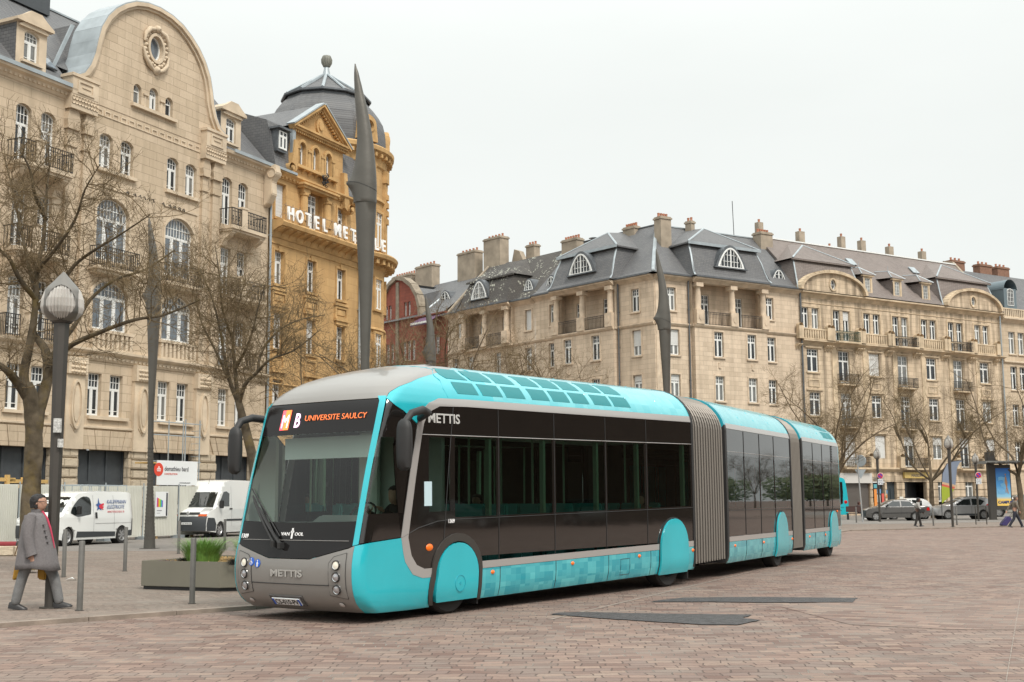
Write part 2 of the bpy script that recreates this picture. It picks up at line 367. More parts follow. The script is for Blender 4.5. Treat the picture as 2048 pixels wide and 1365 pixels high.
# ================================================================ BUILDINGS
FL=Fr(-18.3,58,.48,1); _c=.1176*100.8; FA=Fr(_c,100.8,.847,-1); FB=Fr(_c,100.8,1.623,1)
def facade(parent,name,u0,u1,z0,z1,wins,material,trim,y=0,sill=True,reveal=.25,frame=False,depth_back=True,extra_holes=(),outer=None,key=None):
    """wins: (u centre, z bottom, w, h, rise, style, kwargs)"""
    b=MB(); holes=[loop_arch(u-w/2,u+w/2,z,z+h,r) for (u,z,w,h,r,st,kw) in wins]+list(extra_holes)
    b.sheet(outer or loop_rect(u0,u1,z0,z1),holes,y,reveal)
    wall=b.build(name,material,parent)
    s=Auto(); any_=False
    for (u,z,w,h,r,st,kw) in wins:
        s.new(); kw=dict(kw); sl=kw.pop('sill',sill); fr=kw.pop('frame',frame); k=kw.pop('key',key)
        window(parent,u,z,w,h,r,st,y=y+reveal-.06,**kw)
        if sl: s.box(u-w/2-.14,u+w/2+.14,y-.12,y+.1,z-.14,z-.004); any_=True
        if fr:
            o=loop_arch(u-w/2,u+w/2,z,z+h,r); s.ring(shrink(o,-.14),shrink(o,-.015),'y',y-.05,y+.02); any_=True
        if k: s.prism([(u-.1,z+h-.02),(u+.1,z+h-.02),(u+.16,z+h+.3),(u-.16,z+h+.3)],'y',y-.09,y+.01); any_=True
    if any_: s.build('window_surround',trim,parent,bevel=0)
    return wall
def cornice(b,u0,u1,z,prof,y=0,ends=True):
    if hasattr(b,'new'): b.new()
    """prof: (out, dz) steps from bottom to top, drawn as a moulding running along the wall"""
    pts=[(y+.02,z+prof[0][1])]+[(y-o,z+dz) for o,dz in prof]+[(y+.02,z+prof[-1][1])]
    b.prism(pts,'x',u0,u1)
def dentils(b,u0,u1,z0,z1,out,step,y=0,w=.5):
    n=max(1,round((u1-u0)/step))
    for i in range(n): x=u0+(u1-u0)*(i+.5)/n; b.box(x-step*w/2,x+step*w/2,y-out,y+.01,z0,z1)
def pipe(parent,u,z0,z1,y=-.12,r=.06,m=None):
    b=MB(); b.tube([(u,y,z0),(u,y,z1)],r,8)
    for k in range(int((z1-z0)/3)): b.cbox((u,y+.03,z0+1.5+3*k),(.18,.14,.05))
    b.build('drainpipe',m or ZINC,parent,auto=.7)
def chimney(parent,u,v,z0,z1,w,d,pots=5,m=None,cap=True,potm=None,name='chimney'):
    b=MB(); b.box(u-w/2,u+w/2,v-d/2,v+d/2,z0,z1); 
    if cap: b.box(u-w/2-.08,u+w/2+.08,v-d/2-.08,v+d/2+.08,z1-.25,z1-.1)
    c=b.build(name,m or RENDER,parent); p=MB()
    for i in range(pots):
        x=u-w/2+w*(i+.5)/pots if w>=d else u; yy=v if w>=d else v-d/2+d*(i+.5)/pots
        p.lathe([(.11,0),(.14,.03),(.1,.1),(.12,.32),(.09,.34),(.08,.1)],8,(x,yy,z1))
    p.build('chimney_pots',potm or TERRA,c,auto=.6); return c
def balustrade(b,u0,u1,z0,z1,y=-.1,step=.3,t=.16):
    if hasattr(b,'new'): b.new()
    b.box(u0,u1,y-t,y,z1-.12,z1); b.box(u0,u1,y-t,y,z0,z0+.1); n=round((u1-u0)/step)
    for i in range(n): x=u0+(u1-u0)*(i+.5)/n; b.box(x-step*.27,x+step*.27,y-t+.03,y-.03,z0+.1,z1-.12)
def console(b,u,z,w,out,h,y=0):
    b.prism([(y+.01,z-h),(y-out*.18,z-h*.95),(y-out*.35,z-h*.55),(y-out*.8,z-h*.3),(y-out,z-h*.12),(y-out,z),(y+.01,z)],'x',u-w/2,u+w/2)
# ---------------------------------------------------------------- pale limestone block with the bell gable
def pale_building():
    T=thing('limestone_apartment_block',FL.w(0,0),FL.ang,'pale limestone apartment block with a big curved bell gable and oval window, at the left','building')
    G='grid'; cols=[7.0,8.37]; colsL=[-6.87,-5.47]; far=[-11.4,-10.0]
    W5=[(u,16.35,.84,2.6,.2,G,{'sill':False}) for u in cols+colsL+far]; W4=[(u,12.6,.82,2.5,0,G,{'sill':False}) for u in cols+colsL+far]
    W3=[(u,8.75,.84,2.55,0,G,{'sill':False}) for u in cols+colsL+far]; W2=[(u,5.55,.84,1.98,0,G,{}) for u in [7.08,8.45,-6.76,-5.42,-11.3,-9.9]]
    g5=[(u,17.22,.85,1.72,.2,G,{'sill':False}) for u in (-1.93,-.54,2.7,4.09)]
    g2=[(u,5.57,.84,1.96,0,G,{'sill':False}) for u in (-2.1,-.73,2.51,3.88)]
    g4=[(u,12.9,2.12,3.0,.62,'wide',{'glass':GLASSB,'sill':False}) for u in (-1.31,3.34)]
    g3=[(u,9.6,2.3,2.35,.6,'wide',{'glass':GLASSB,'sill':False}) for u in (-1.25,3.34)]
    openings=[(-2.91,.28),(1.92,4.85),(6.6,9.6),(-8.0,-4.5),(-12.6,-9.2)]
    facade(T,'wall',-13,10.65,4.0,20.2,W5+W4+W3+W2+g5+g2+g4+g3,STONE,STONE_TRIM)
    tr=Auto()
    for u in (-1.31,3.34):   # arch surrounds and flat panels over them
        tr.new(); o=loop_arch(u-1.06,u+1.06,12.9,15.9,.62); tr.ring(shrink(o,-.12),shrink(o,-.01),'y',-.03,.02)
        tr.box(u-1.35,u+1.35,-.05,.01,16.32,16.42); tr.box(u-1.35,u-1.27,-.04,.01,15.7,16.32); tr.box(u+1.27,u+1.35,-.04,.01,15.7,16.32)
        o=loop_arch(u-1.15,u+1.15,9.6,11.95,.6); tr.ring(shrink(o,-.14),shrink(o,-.01),'y',-.04,.02)
        tr.prism([(u-.14,11.95),(u+.14,11.95),(u+.2,12.3),(u-.2,12.3)],'y',-.12,.01)
    for a,b_ in ((-2.5,.05),(2.15,4.65)): tr.new(); tr.box(a,b_,-.16,.12,17.05,17.21); tr.box(a,b_,-.14,.1,5.4,5.56); tr.box(a-.25,b_+.25,-.05,.01,5.05,5.12)
    tr.new(); n=15
    for i in range(n):
        x=-2.7+8.0*i/n; tr.ring(loop_rect(x+.04,x+.44,19.72,20.02),loop_rect(x+.1,x+.38,19.78,19.96),'y',-.04,.01); tr.box(x+.44,x+.57,-.03,.01,19.72,19.78)
    tr.build('stone_mouldings',STONE_TRIM,T)
    # floor cornice between second and third rows
    c=Auto(); P3=[(.05,0),(.1,.08),(.12,.25),(.25,.32),(.34,.4),(.34,.5),(0.02,.52)]
    cornice(c,-13,10.62,8.1,P3); dentils(c,-13,10.6,8.2,8.3,.16,.28)
    cornice(c,-13,-4.25,19.85,[(.04,0),(.1,.1),(.22,.28),(.4,.34),(.45,.5)]); cornice(c,6.45,10.65,19.85,[(.04,0),(.1,.1),(.22,.28),(.4,.34),(.45,.5)])
    dentils(c,-13,-4.3,19.98,20.1,.2,.26); dentils(c,6.5,10.6,19.98,20.1,.2,.26)
    cornice(c,-13,10.62,4.95,[(.04,0),(.1,.04),(.1,.12),(.02,.14)])
    c.build('cornice',STONE_TRIM,T)
    # balustrades below the third row arches
    b=Auto(); balustrade(b,-2.55,.15,8.62,9.55,y=.0,t=.2); balustrade(b,2.0,4.7,8.62,9.55,y=.0,t=.2); b.build('balustrade',STONE_TRIM,T)
    # pilasters
    for (a,w) in ((-4.2,.55),(-3.25,.4),(5.05,.4),(5.95,.55)):
        p=MB(); p.box(a-w/2,a+w/2,-.14,.01,8.62,18.6); p.prism([(a-w/2-.05,18.6),(a+w/2+.05,18.6),(a+w/2+.12,18.9),(a+w/2,19.4),(a-w/2,19.4),(a-w/2-.12,18.9)],'y',-.24,.01)
        p.box(a-w/2-.1,a+w/2+.1,-.26,.01,18.48,18.6); p.box(a-w/2-.08,a+w/2+.08,-.2,.01,17.7,17.8)
        p.build('pilaster',STONE,T)
    for a in (-3.75,5.55):   # carved blocks that carry the gable
        p=MB(); p.box(a-.8,a+.8,-.42,.3,20.1,21.0); p.box(a-.86,a+.86,-.48,.3,20.92,21.06); 
        for i in range(9): 
            for j in range(2): p.lathe([(.0,.06),(.06,.04),(.1,0)],7,(a-.72+.18*i,-.44-.0,19.6+.2*j+.12),'y',0,2*PI)
        p.box(a-.82,a+.82,-.40,.2,19.42,20.1)
        p.ring(loop_rect(a-.5,a+.5,20.2,20.8),loop_rect(a-.4,a+.4,20.3,20.7),'y',-.47,-.41); p.box(a-.22,a+.3,-.46,-.41,20.48,20.54)
        p.build('carved_block',STONE_TRIM,T)
    for a in (-3.4,.88,5.3):  # shields at the lower level
        w=.85; p=MB(); p.box(a-w/2-.12,a+w/2+.12,-.18,.01,4.0,8.1); p.ring(loop_ell(a,6.0,w*.38,1.12,24),loop_ell(a,6.0,w*.31,1.0,24),'y',-.31,-.17); p.prism(loop_ell(a,6.0,w*.31,1.0,24),'y',-.23,-.17); p.prism(loop_ell(a,6.0,w*.2,.8,20),'y',-.27,-.17)
        p.box(a-w/2-.16,a+w/2+.16,-.3,.01,7.35,8.12)
        for i in range(5): 
            for j in range(3): p.lathe([(0,-.1),(.07,-.06),(.1,0)],6,(a-.36+.18*i,-.29,7.45+.2*j),'y')
        p.prism([(a-.28,5.1),(a,4.75),(a+.28,5.1)],'y',-.22,-.17)
        p.build('pilaster',STONE_TRIM,T)
    # gable wall with its openings
    half=[(5.3,20.2),(5.3,21.1),(4.85,21.35),(4.5,21.85),(4.25,22.5),(4.1,23.2),(3.9,23.9),(3.5,24.6),(3.0,25.15),(2.4,25.6),(1.7,25.98),(.9,26.2)]
    gu=1.2; outl=[(gu-x,z) for x,z in half]+[(gu,26.28)]+[(gu+x,z) for x,z in half[::-1]]; outl=outl[::-1]
    tri=[(0,20.92,.55,1.05,.27,'single',{'sill':False}),(1.15,20.92,.62,1.2,.3,'grid',{'sill':False}),(2.27,20.92,.55,1.05,.27,'single',{'sill':False})]
    holes=[loop_ell(1.12,24.15,.46,.62,22)]
    b=MB(); b.sheet(outl,[loop_arch(u-w/2,u+w/2,z,z+h,r) for (u,z,w,h,r,s,k) in tri]+holes,-.02,.24)
    n=len(outl); b.add([(q[0],-.02,q[1]) for q in outl]+[(q[0],.9,q[1]) for q in outl],[(i,(i+1)%n,(i+1)%n+n,i+n) for i in range(n)])
    b.sheet(outl,[],.9,0); gw=b.build('gable_wall',STONE,T)
    for (u,z,w,h,r,s,k) in tri: window(T,u,z,w,h,r,s,y=.16)
    g=MB(); g.prism(loop_ell(1.12,24.15,.47,.63,22),'y',.14,.16); ow=MB(); ow.ring(loop_ell(1.12,24.15,.47,.63,22),loop_ell(1.12,24.15,.4,.55,22),'y',.08,.15)
    o=ow.build('oval_window',WHITE,T,auto=.6); g.build('pane',GLASSB,o)
    rim=MB(); inn=[(gu+(x-gu)*.915,20.2+(z-20.2)*.95) for x,z in outl]; m=len(outl); lip=outl[:]
    idx=[i for i in range(m) if outl[i][1]>21.0]
    for a in range(m-1):
        if outl[a][1]<21.0 or outl[a+1][1]<21.0: continue
        A_,B_=outl[a],outl[a+1]; C_,D_=inn[a+1],inn[a]
        for (y,s) in ((-.28,1.0),(-.18,.6)):
            Ci=(B_[0]+(C_[0]-B_[0])*s*1.0,B_[1]+(C_[1]-B_[1])*s); Di=(A_[0]+(D_[0]-A_[0])*s,A_[1]+(D_[1]-A_[1])*s)
            if s==1.0: y=-.14
            else: y=-.26
            rim.prism([A_,B_,Ci,Di],'y',y,-.021)
    rim.build('gable_moulding',STONE_TRIM,T)
    z=MB()   # zinc coping running over the gable
    for a in range(m-1):
        if outl[a][1]<21.0 or outl[a+1][1]<21.0: continue
        A_,B_=Vector(outl[a]),Vector(outl[a+1]); nn=Vector(((B_-A_).y,-(B_-A_).x)).normalized()*.06
        z.prism([A_,B_,B_+nn,A_+nn],'y',-.24,1.5)
    z.build('zinc_coping',ZINC,T)
    # oval frame with carved wreath
    w=MB(); w.ring(loop_ell(1.12,24.15,.6,.78,28),loop_ell(1.12,24.15,.47,.63,28),'y',-.16,0)
    for i in range(26):
        a=2*PI*i/26; r1=.74+.05*math.sin(i*2.3); x=1.12+r1*math.cos(a); zz=24.15+(r1+.2)*math.sin(a)
        w.lathe([(0,-.14),(.08,-.1),(.13,0)],7,(x,-.05,zz),'y')
    w.lathe([(0,-.3),(.14,-.24),(.2,-.1),(.2,0)],10,(1.12,-.05,25.15),'y'); w.lathe([(0,-.24),(.16,-.18),(.26,0)],10,(1.2,-.05,23.05),'y')
    for s in (-1,1): w.tube([(1.12+s*.2,-.15,25.1),(1.12+s*.55,-.18,25.0),(1.12+s*.8,-.16,24.7),(1.12+s*.85,-.12,24.3)],[.1,.13,.11,.05],8); w.tube([(1.12+s*.9,-.12,23.95),(1.12+s*.8,-.15,23.5),(1.12+s*.5,-.16,23.15),(1.12+s*.2,-.12,23.0)],[.05,.1,.12,.08],8)
    w.build('carved_wreath',STONE_TRIM,T,auto=.9)
    s=MB(); s.box(-.45,2.75,-.2,.1,20.76,20.92)
    for u in (.55,1.73): s.box(u-.17,u+.17,-.1,.22,21.55,21.65); s.lathe([(.1,20.92),(.1,21.55)],10,(u,.05,0))
    s.build('gable_sill',STONE_TRIM,T)
    # balconies
    for (a,b_,zf,post) in ((6.35,9.35,16.15,True),(6.35,9.35,12.4,True),(6.5,9.2,8.62,True),(-7.75,-4.75,16.15,True),(-7.75,-4.75,12.4,True),(-7.75,-4.75,8.62,True),(-12.5,-9.4,16.15,True),(-12.5,-9.4,12.4,True)):
        c=MB(); 
        if zf>9: c.box(a,b_,-.95,.0,zf-.18,zf); c.box(a+.05,b_-.05,-.85,.0,zf-.3,zf-.18); console(c,a+.3,zf-.3,.35,.8,.75); console(c,b_-.3,zf-.3,.35,.8,.75)
        mid=(a+b_)/2-.45
        c.box(mid-.22,mid+.22,-.93,-.66,zf,zf+1.02); c.box(mid-.27,mid+.27,-.97,-.6,zf+1.0,zf+1.1)
        bal=c.build('balcony',STONE_TRIM,T)
        y0=-.9 if zf>9 else -.45
        railing(bal,a+.05,mid-.24,y0,zf,.95); railing(bal,mid+.24,b_-.05,y0,zf,.95); 
        r=MB()
        for x in (a+.05,b_-.05):
            r.box(x-.02,x+.02,y0,0,zf+.91,zf+.95)
            for k in range(5): r.box(x-.01,x+.01,y0*(k+.5)/5-.01,y0*(k+.5)/5+.01,zf,zf+.93)
        r.build('balcony_railing',IRON,bal)
    for u in (-1.4,3.25):
        c=MB(); c.box(u-1.4,u+1.4,-.62,.0,12.3,12.45); c.box(u-1.3,u+1.3,-.5,0,12.15,12.3); bal=c.build('balcony',STONE_TRIM,T); railing(bal,u-1.32,u+1.32,-.58,12.45,.95,ret=.55)
    # ground floor: dark panelled shop openings between rough stone piers
    segs=[-13]+[x for o in sorted(openings) for x in o]+[10.65]; pr=Auto()
    for i in range(0,len(segs),2):
        a,b_=segs[i],segs[i+1]; pr.new()
        for k in range(9):
            z0=.0+k*.45; pr.box(a+.1 if i else a,b_-.1,-.08-(.05 if k%2 else 0)-random.random()*.03,.3,z0+.02,z0+.43)
        pr.box(a,b_,.0,.35,0,4.0)
    pr.build('ground_floor_piers',ROUGHST,T,bevel=.03)
    v=Auto()
    for (a,b_) in openings:   # splayed voussoirs over each opening
        n=9; v.new()
        for i in range(n):
            x0=a-.25+(b_-a+.5)*i/n; x1=a-.25+(b_-a+.5)*(i+1)/n; cxx=(a+b_)/2; k=.22
            v.prism([(x0+.015,4.02),(x1-.015,4.02),(x1-.015+(x1-cxx)*k,4.9),(x0+.015+(x0-cxx)*k,4.9)],'y',-.06-.02*(i%2),.0)
    v.build('voussoirs',STONE,T)
    for (a,b_) in openings:
        s=MB(); s.box(a,b_,.45,.5,2.55,4.0); s.box(a,b_,.4,.5,2.45,2.6)
        for i in range(4): x=a+(b_-a)*i/3; s.box(x-.05,x+.05,.38,.5,0,4.0)
        sh=s.build('shopfront',DGREY,T); g=MB(); g.box(a,b_,.5,.52,0,2.5); g.build('pane',GLASS,sh)
    # roof
    r=MB(); zr=26.6; [(r.quad((a,-.35,20.35),(b_,-.35,20.35),(b_,.2,20.8),(a,.2,20.8)),r.quad((a,.2,20.8),(b_,.2,20.8),(b_,5.5,zr),(a,5.5,zr))) for a,b_ in ((-13,-4.2),(6.6,10.65))]; r.quad((-4.2,1.0,21.69),(6.6,1.0,21.69),(6.6,5.5,zr),(-4.2,5.5,zr)); r.quad((-13,5.5,zr),(10.65,5.5,zr),(10.65,13,18),(-13,13,18))
    r.quad((10.65,0,20.2),(10.65,13,18),(10.65,5.5,zr))
    # cross roof behind the gable
    for sx in (-1,1): r.quad((gu+sx*4.4,.8,21.4),(gu+sx*2.9,.8,24.9),(gu+sx*2.9,4.4,24.9),(gu+sx*4.4,1.8,21.9))
    r.quad((gu-2.9,.8,24.9),(gu,.8,25.9),(gu,5,25.9),(gu-2.9,4.4,24.9)); r.quad((gu+2.9,.8,24.9),(gu,.8,25.9),(gu,5,25.9),(gu+2.9,4.4,24.9))
    r.build('roof',SLATE,T)
    z=MB(); z.box(-13,-4.6,-.5,-.33,20.3,20.48); z.box(7,10.6,-.5,-.33,20.3,20.48); z.prism([(-4.9,20.6),(-4.75,20.6),(-3.2,24.0),(-3.4,24.0)],'y',1.0,1.08)
    z.box(-13,10.6,5.4,5.6,zr-.03,zr+.06); z.build('gutter',ZINC,T)
    v=MB(); v.box(-3.9,-1.4,4.6,6.0,25.8,27.2); v.box(-8.6,-7.2,4.6,6,26,27.4); v.build('roof_box',DGREY,T)
    k=MB(); k.prism([(-4.6-.4,21.3),(-4.6+.35,21.3),(-4.6+.35,22.1),(-4.6-.4,22.1)],'y',.5,.55); 
    # skylight lying on the slope
    k=MB(); k.T=Matrix.Translation((-5.0,.75,21.5))@Matrix.Rotation(math.atan2(5.8,5.3),4,'X'); k.box(-.3,.3,-.45,.45,0,.08); s=k.build('skylight',ZINCD,T)
    k=MB(); k.T=Matrix.Translation((-5.0,.75,21.5))@Matrix.Rotation(math.atan2(5.8,5.3),4,'X'); k.box(-.25,.25,-.4,.4,.08,.1); k.build('pane',GLASSB,s)
    for u in (-6.5,7.35,-11.6):   # stone dormers with curved heads
        d=MB(); front=[(u-.85,20.55),(u+.85,20.55),(u+.85,22.55),(u+1.0,22.6),(u+1.0,22.75),(u+.6,22.95),(u+.3,23.15),(u-.3,23.15),(u-.6,22.95),(u-1.0,22.75),(u-1.0,22.6),(u-.85,22.55)]
        hole=loop_arch(u-.42,u+.42,20.95,22.35,.15); d.sheet(front,[hole],.12,.2); nn=len(front)
        d.add([(q[0],.12,q[1]) for q in front]+[(q[0],1.9,q[1]) for q in front],[(i,(i+1)%nn,(i+1)%nn+nn,i+nn) for i in range(nn)])
        d.prism([(u-1.05,22.6),(u+1.05,22.6),(u+1.05,22.72),(u+.6,22.98),(u+.3,23.2),(u-.3,23.2),(u-.6,22.98),(u-1.05,22.72)],'y',-.12,.13)
        d.prism([(u-.8,22.42),(u+.8,22.42),(u+.8,22.5),(u+.35,22.7),(u-.35,22.7),(u-.8,22.5)],'y',-.02,.13); d.box(u-.6,u+.6,-.02,.2,20.83,20.95)
        dd=d.build('dormer',STONE_TRIM,T); window(dd,u,20.95,.84,1.4,.15,'grid',y=.26)
        e=MB(); e.box(u-.86,u-.83,.15,2.6,20.7,22.6); e.box(u+.83,u+.86,.15,2.6,20.7,22.6); e.quad((u-1,.15,22.7),(u+1,.15,22.7),(u+1,3.2,22.9),(u-1,3.2,22.9)); e.build('dormer_cheeks',SLATE,dd)
    # scroll bracket at the right end, drainpipe, iron letters
    s=MB(); s.prism([(0,20.2),(-.75,20.4),(-.85,19.9),(-.55,19.4),(-.6,18.7),(-.3,18.2),(0,18.0)],'x',10.15,10.65); s.lathe([(.28,-.3),(.28,.3)],12,(10.4,-.55,19.9),'x'); s.build('scroll_bracket',STONE_TRIM,T,bevel=.04)
    pipe(T,10.75,0,19.2,-.1,.07); 
    b=MB(); b.quad((-13,0,0),(-13,13,0),(-13,13,18),(-13,0,20)); b.quad((-13,13,0),(10.65,13,0),(10.65,13,18),(-13,13,18)); b.build('rear_wall',STONE,T)
    # remains of iron letters
    l=MB()
    for i,u in enumerate((-.6,-.1,.25,.55,.85,1.15,1.9,2.4,2.75,3.1,3.4)): l.tube([(u,-.08,16.35+.05*(i%2)),(u+.1,-.1,16.45),(u+.18,-.08,16.3)],.025,5)
    l.build('iron_hooks',IRON,T)
pale_building()
# ---------------------------------------------------------------- ochre hotel with the domed corner
def hotel():
    T=thing('hotel_building',FL.w(0,0),FL.ang,'ochre stone hotel with pedimented gable and slate dome over its round corner','building')
    K={'key':True,'frame':True,'sill':True}; cols=(11.72,14.88,18.02)
    w=[(u,13.85,.9,1.9,0,'gridhi',dict(K)) for u in cols]
    w+=[(cols[0],10.15,.9,2.05,0,'gridhi',dict(K,shut=.45)),(cols[1],10.15,.9,2.05,0,'gridhi',dict(K,shut=.5)),(cols[2],10.15,.9,2.05,0,'gridhi',dict(K))]
    w+=[(u,6.2,.9,2.2,0,'gridhi',dict(K)) for u in cols]
    w+=[(cols[0],17.7,.95,2.0,0,'gridhi',{'shut':.98,'frame':True}),(cols[2]-.05,17.7,.85,1.85,0,'gridhi',{'frame':True,'key':True})]
    rec=loop_rect(14.15,15.95,17.6,19.95)
    facade(T,'wall',10.85,20.2,4.4,20.35,w,OCHRE,OCHRE_TRIM,extra_holes=[rec],reveal=.28)
    b=MB(); b.box(14.15,15.95,.28,.4,17.6,19.95); b.build('recess_wall',OCHRE,T); window(T,15.05,17.7,.85,2.05,0,'gridhi',y=.2)
    t=Auto()
    for u in (13.85,16.25): t.new(); t.box(u-.32,u+.32,-.3,.01,17.55,17.9); t.lathe([(.26,17.9),(.24,19.4),(.3,19.45),(.32,19.6)],14,(u,-.12,0)); t.box(u-.34,u+.34,-.36,.01,19.6,19.85)
    t.new(); t.box(13.3,16.8,-.5,.01,19.85,20.0); t.box(13.2,16.9,-.62,.01,20.0,20.12)
    # panels below the fourth-row windows and hoods over the third
    for u in cols:
        t.new(); t.box(u-.75,u+.75,-.16,.01,13.45,13.6); t.ring(loop_rect(u-.68,u+.68,12.65,13.42),loop_rect(u-.52,u+.52,12.8,13.28),'y',-.1,.01); t.box(u-.42,u+.42,-.06,.01,12.88,13.2)
        t.box(u-.75,u+.75,-.2,.01,12.5,12.62); t.box(u-.62,u+.62,-.12,.01,12.28,12.5); t.box(u-.7,u+.7,-.18,.01,8.8,8.92); t.ring(loop_rect(u-.6,u+.6,8.95,9.85),loop_rect(u-.45,u+.45,9.1,9.7),'y',-.08,.01)
    t.build('stone_mouldings',OCHRE_TRIM,T)
    c=Auto(); prof=[(.05,0),(.12,.1),(.2,.3),(.5,.45),(.85,.55),(.92,.75),(.85,.85),(.05,.95)]
    cornice(c,10.85,20.0,16.5,prof); cornice(c,10.85,20.1,20.0,[(.05,0),(.1,.1),(.25,.22),(.38,.3),(.38,.4),(.02,.42)])
    cornice(c,10.85,20.1,16.1,[(.03,0),(.07,.05),(.03,.1)]); cornice(c,10.85,20.1,4.4,[(.05,0),(.15,.1),(.3,.25),(.3,.4),(.02,.42)])
    cornice(c,10.85,20.1,9.0-.9,[(.03,0),(.08,.06),(.03,.12)])
    c.build('cornice',OCHRE_TRIM,T)
    m=MB(); n=13
    for i in range(n): x=11.1+8.7*i/(n-1); console(m,x,17.0,.3,.75,.42)
    for i in range(26): x=10.95+9.1*i/25; m.box(x-.08,x+.08,-.2,.01,20.06,20.18)
    m.build('modillions',OCHRE_TRIM,T)
    # gable above the eave
    g0,g1=12.75,18.05; gm=15.4
    gl=[(g0,20.4),(g1,20.4),(g1,23.3),(gm,25.15),(g0,23.3)]
    holes=[(13.6,),(14.98,),(16.36,)]
    gw=[(u,21.25,.6,1.42,.3,'tall',{'sill':False}) for u in (13.72,15.08,16.42)]
    facade(T,'gable_wall',0,0,0,0,gw,OCHRE,OCHRE_TRIM,outer=gl,y=-.02,sill=False)
    t=MB()
    for u in (13.72,15.08,16.42):
        o=loop_arch(u-.3,u+.3,21.25,22.67,.3); oo=loop_arch(u-.46,u+.46,21.25,22.85,.46); t.ring(oo,shrink(o,-.01) if len(oo)==len(o) else o,'y',-.12,0)
    for u in (13.25,14.4,15.75,16.9): t.box(u-.15,u+.15,-.12,.0,21.25,22.3); t.box(u-.19,u+.19,-.16,0,22.2,22.35)
    t.box(12.95,17.2,-.3,.05,21.02,21.2)
    for i in range(7): console(t,13.1+.66*i,21.02,.18,.25,.25)
    # pediment mouldings with dentils
    def bar(a,b_,o,th,up=0):
        A_,B_=Vector(a),Vector(b_); nn=Vector((-(B_-A_).y,(B_-A_).x)).normalized(); t.prism([A_+nn*up,B_+nn*up,B_+nn*(up+th),A_+nn*(up+th)],'y',-o,-.01)
    L0,R0,AP=(g0-.35,23.3),(g1+.35,23.3),(gm,25.35)
    t.box(g0-.3,g1+.3,-.32,0,23.25,23.38); t.box(g0-.35,g1+.35,-.42,0,23.38,23.5)
    for (a,b_) in ((L0,AP),(AP,R0)):
        bar(a,b_,.45,.16,-.04); bar(a,b_,.3,.12,-.16)
        for i in range(16):
            q=Vector(a).lerp(Vector(b_),(i+.5)/16); dd=(Vector(b_)-Vector(a)).normalized(); nn=Vector((-dd.y,dd.x)); t.prism([q-dd*.06-nn*.3,q+dd*.06-nn*.3,q+dd*.06-nn*.16,q-dd*.06-nn*.16],'y',-.22,-.01)
    for i in range(26): x=g0+.1+5.1*i/25; t.box(x-.06,x+.06,-.24,-.01,23.1,23.25)
    t.prism(loop_ell(gm,24.1,.36,.5,16),'y',-.16,-.01); t.prism(loop_ell(gm,24.15,.22,.32,12),'y',-.24,-.01)
    # volutes beside the gable
    for (x,z,s) in ((12.3,20.75,-1),(18.55,19.6,1)):
        t.lathe([(.3,-.42),(.3,.3)],18,(x,0,z),'y'); t.lathe([(.0,-.5),(.14,-.5),(.14,-.4)],12,(x,0,z),'y')
        t.prism([(x-s*.1,z+.25),(x-s*.25,z+1.2),(x-s*.4,z+2.2),(x-s*.75,z+2.2),(x-s*.6,z),(x,z-.3)] if s>0 else [(x+.1,z+.25),(x+.25,z+1.0),(x+.35,z+1.8),(x+.7,z+1.8),(x+.6,z),(x,z-.25)],'y',-.3,.1)
    t.build('gable_mouldings',OCHRE_TRIM,T)
    r=MB(); r.quad((g0-.4,-.45,23.35),(gm,-.45,25.45),(gm,7,25.45),(g0-.4,7,23.35)); r.quad((g1+.4,-.45,23.35),(g1+.4,7,23.35),(gm,7,25.45),(gm,-.45,25.45))
    r.quad((g0-.05,0,20.4),(g0-.05,0,23.35),(g0-.05,7,23.35),(g0-.05,7,20.4))
    # mansard to the left of the gable, bulging
    cur=[(-.3,20.45),(-.05,21.0),(.1,21.8),(.25,22.7),(.45,23.35)]
    for i in range(4):
        (y0,z0),(y1,z1)=cur[i],cur[i+1]; r.quad((10.9,y0,z0),(g0,y0,z0),(g0,y1,z1),(10.9,y1,z1)); r.quad((g1,y0,z0),(21,y0,z0),(21,y1,z1),(g1,y1,z1))
    r.quad((10.9,.45,23.35),(21,.45,23.35),(21,6.5,25.6),(10.9,6.5,25.6)); r.quad((10.9,6.5,25.6),(21,6.5,25.6),(21,13,22),(10.9,13,22)); r.quad((10.9,-.3,20.4),(10.9,.45,23.35),(10.9,6.5,25.6),(10.9,13,20.4))
    r.build('roof',SLATE,T)
    z=MB()
    A_,B_=Vector(L0),Vector(AP); nn=Vector((-(B_-A_).y,(B_-A_).x)).normalized()
    for (a,b_) in ((L0,AP),(AP,R0)):
        A_,B_=Vector(a),Vector(b_); nn=Vector((-(B_-A_).y,(B_-A_).x)).normalized(); z.prism([A_+nn*.12,B_+nn*.12,B_+nn*.2,A_+nn*.2],'y',-.5,.1)
    z.box(10.9,g0,-.45,-.28,20.38,20.52); z.box(12.55,12.85,-.2,.0,21.2,23.3); z.build('zinc_flashing',ZINC,T)
    d=MB(); d.box(11.1,12.0,-.2,1.6,21.5,22.8); d.box(10.95,12.15,-.45,1.9,22.8,22.92); dd=d.build('dormer',ZINCD,T); window(dd,11.55,21.65,.7,1.05,0,'tall',y=-.27)
    # round corner
    cu,cv,R=21.95,3.96,3.96; c=(cu,cv,0)
    b=MB(); b.lathe([(R,0),(R,24.3)],48,c); b.build('corner_tower_wall',OCHRE,T,auto=.6)
    m=MB(); m.lathe([(R,16.5),(R+.12,16.6),(R+.2,16.8),(R+.5,16.95),(R+.85,17.05),(R+.92,17.25),(R+.85,17.35),(R,17.45)],48,c)
    m.lathe([(R,23.2),(R+.1,23.3),(R+.15,23.8),(R+.35,24.0),(R+.6,24.15),(R+.62,24.4),(R+.5,24.5),(R-.1,24.55)],48,c)
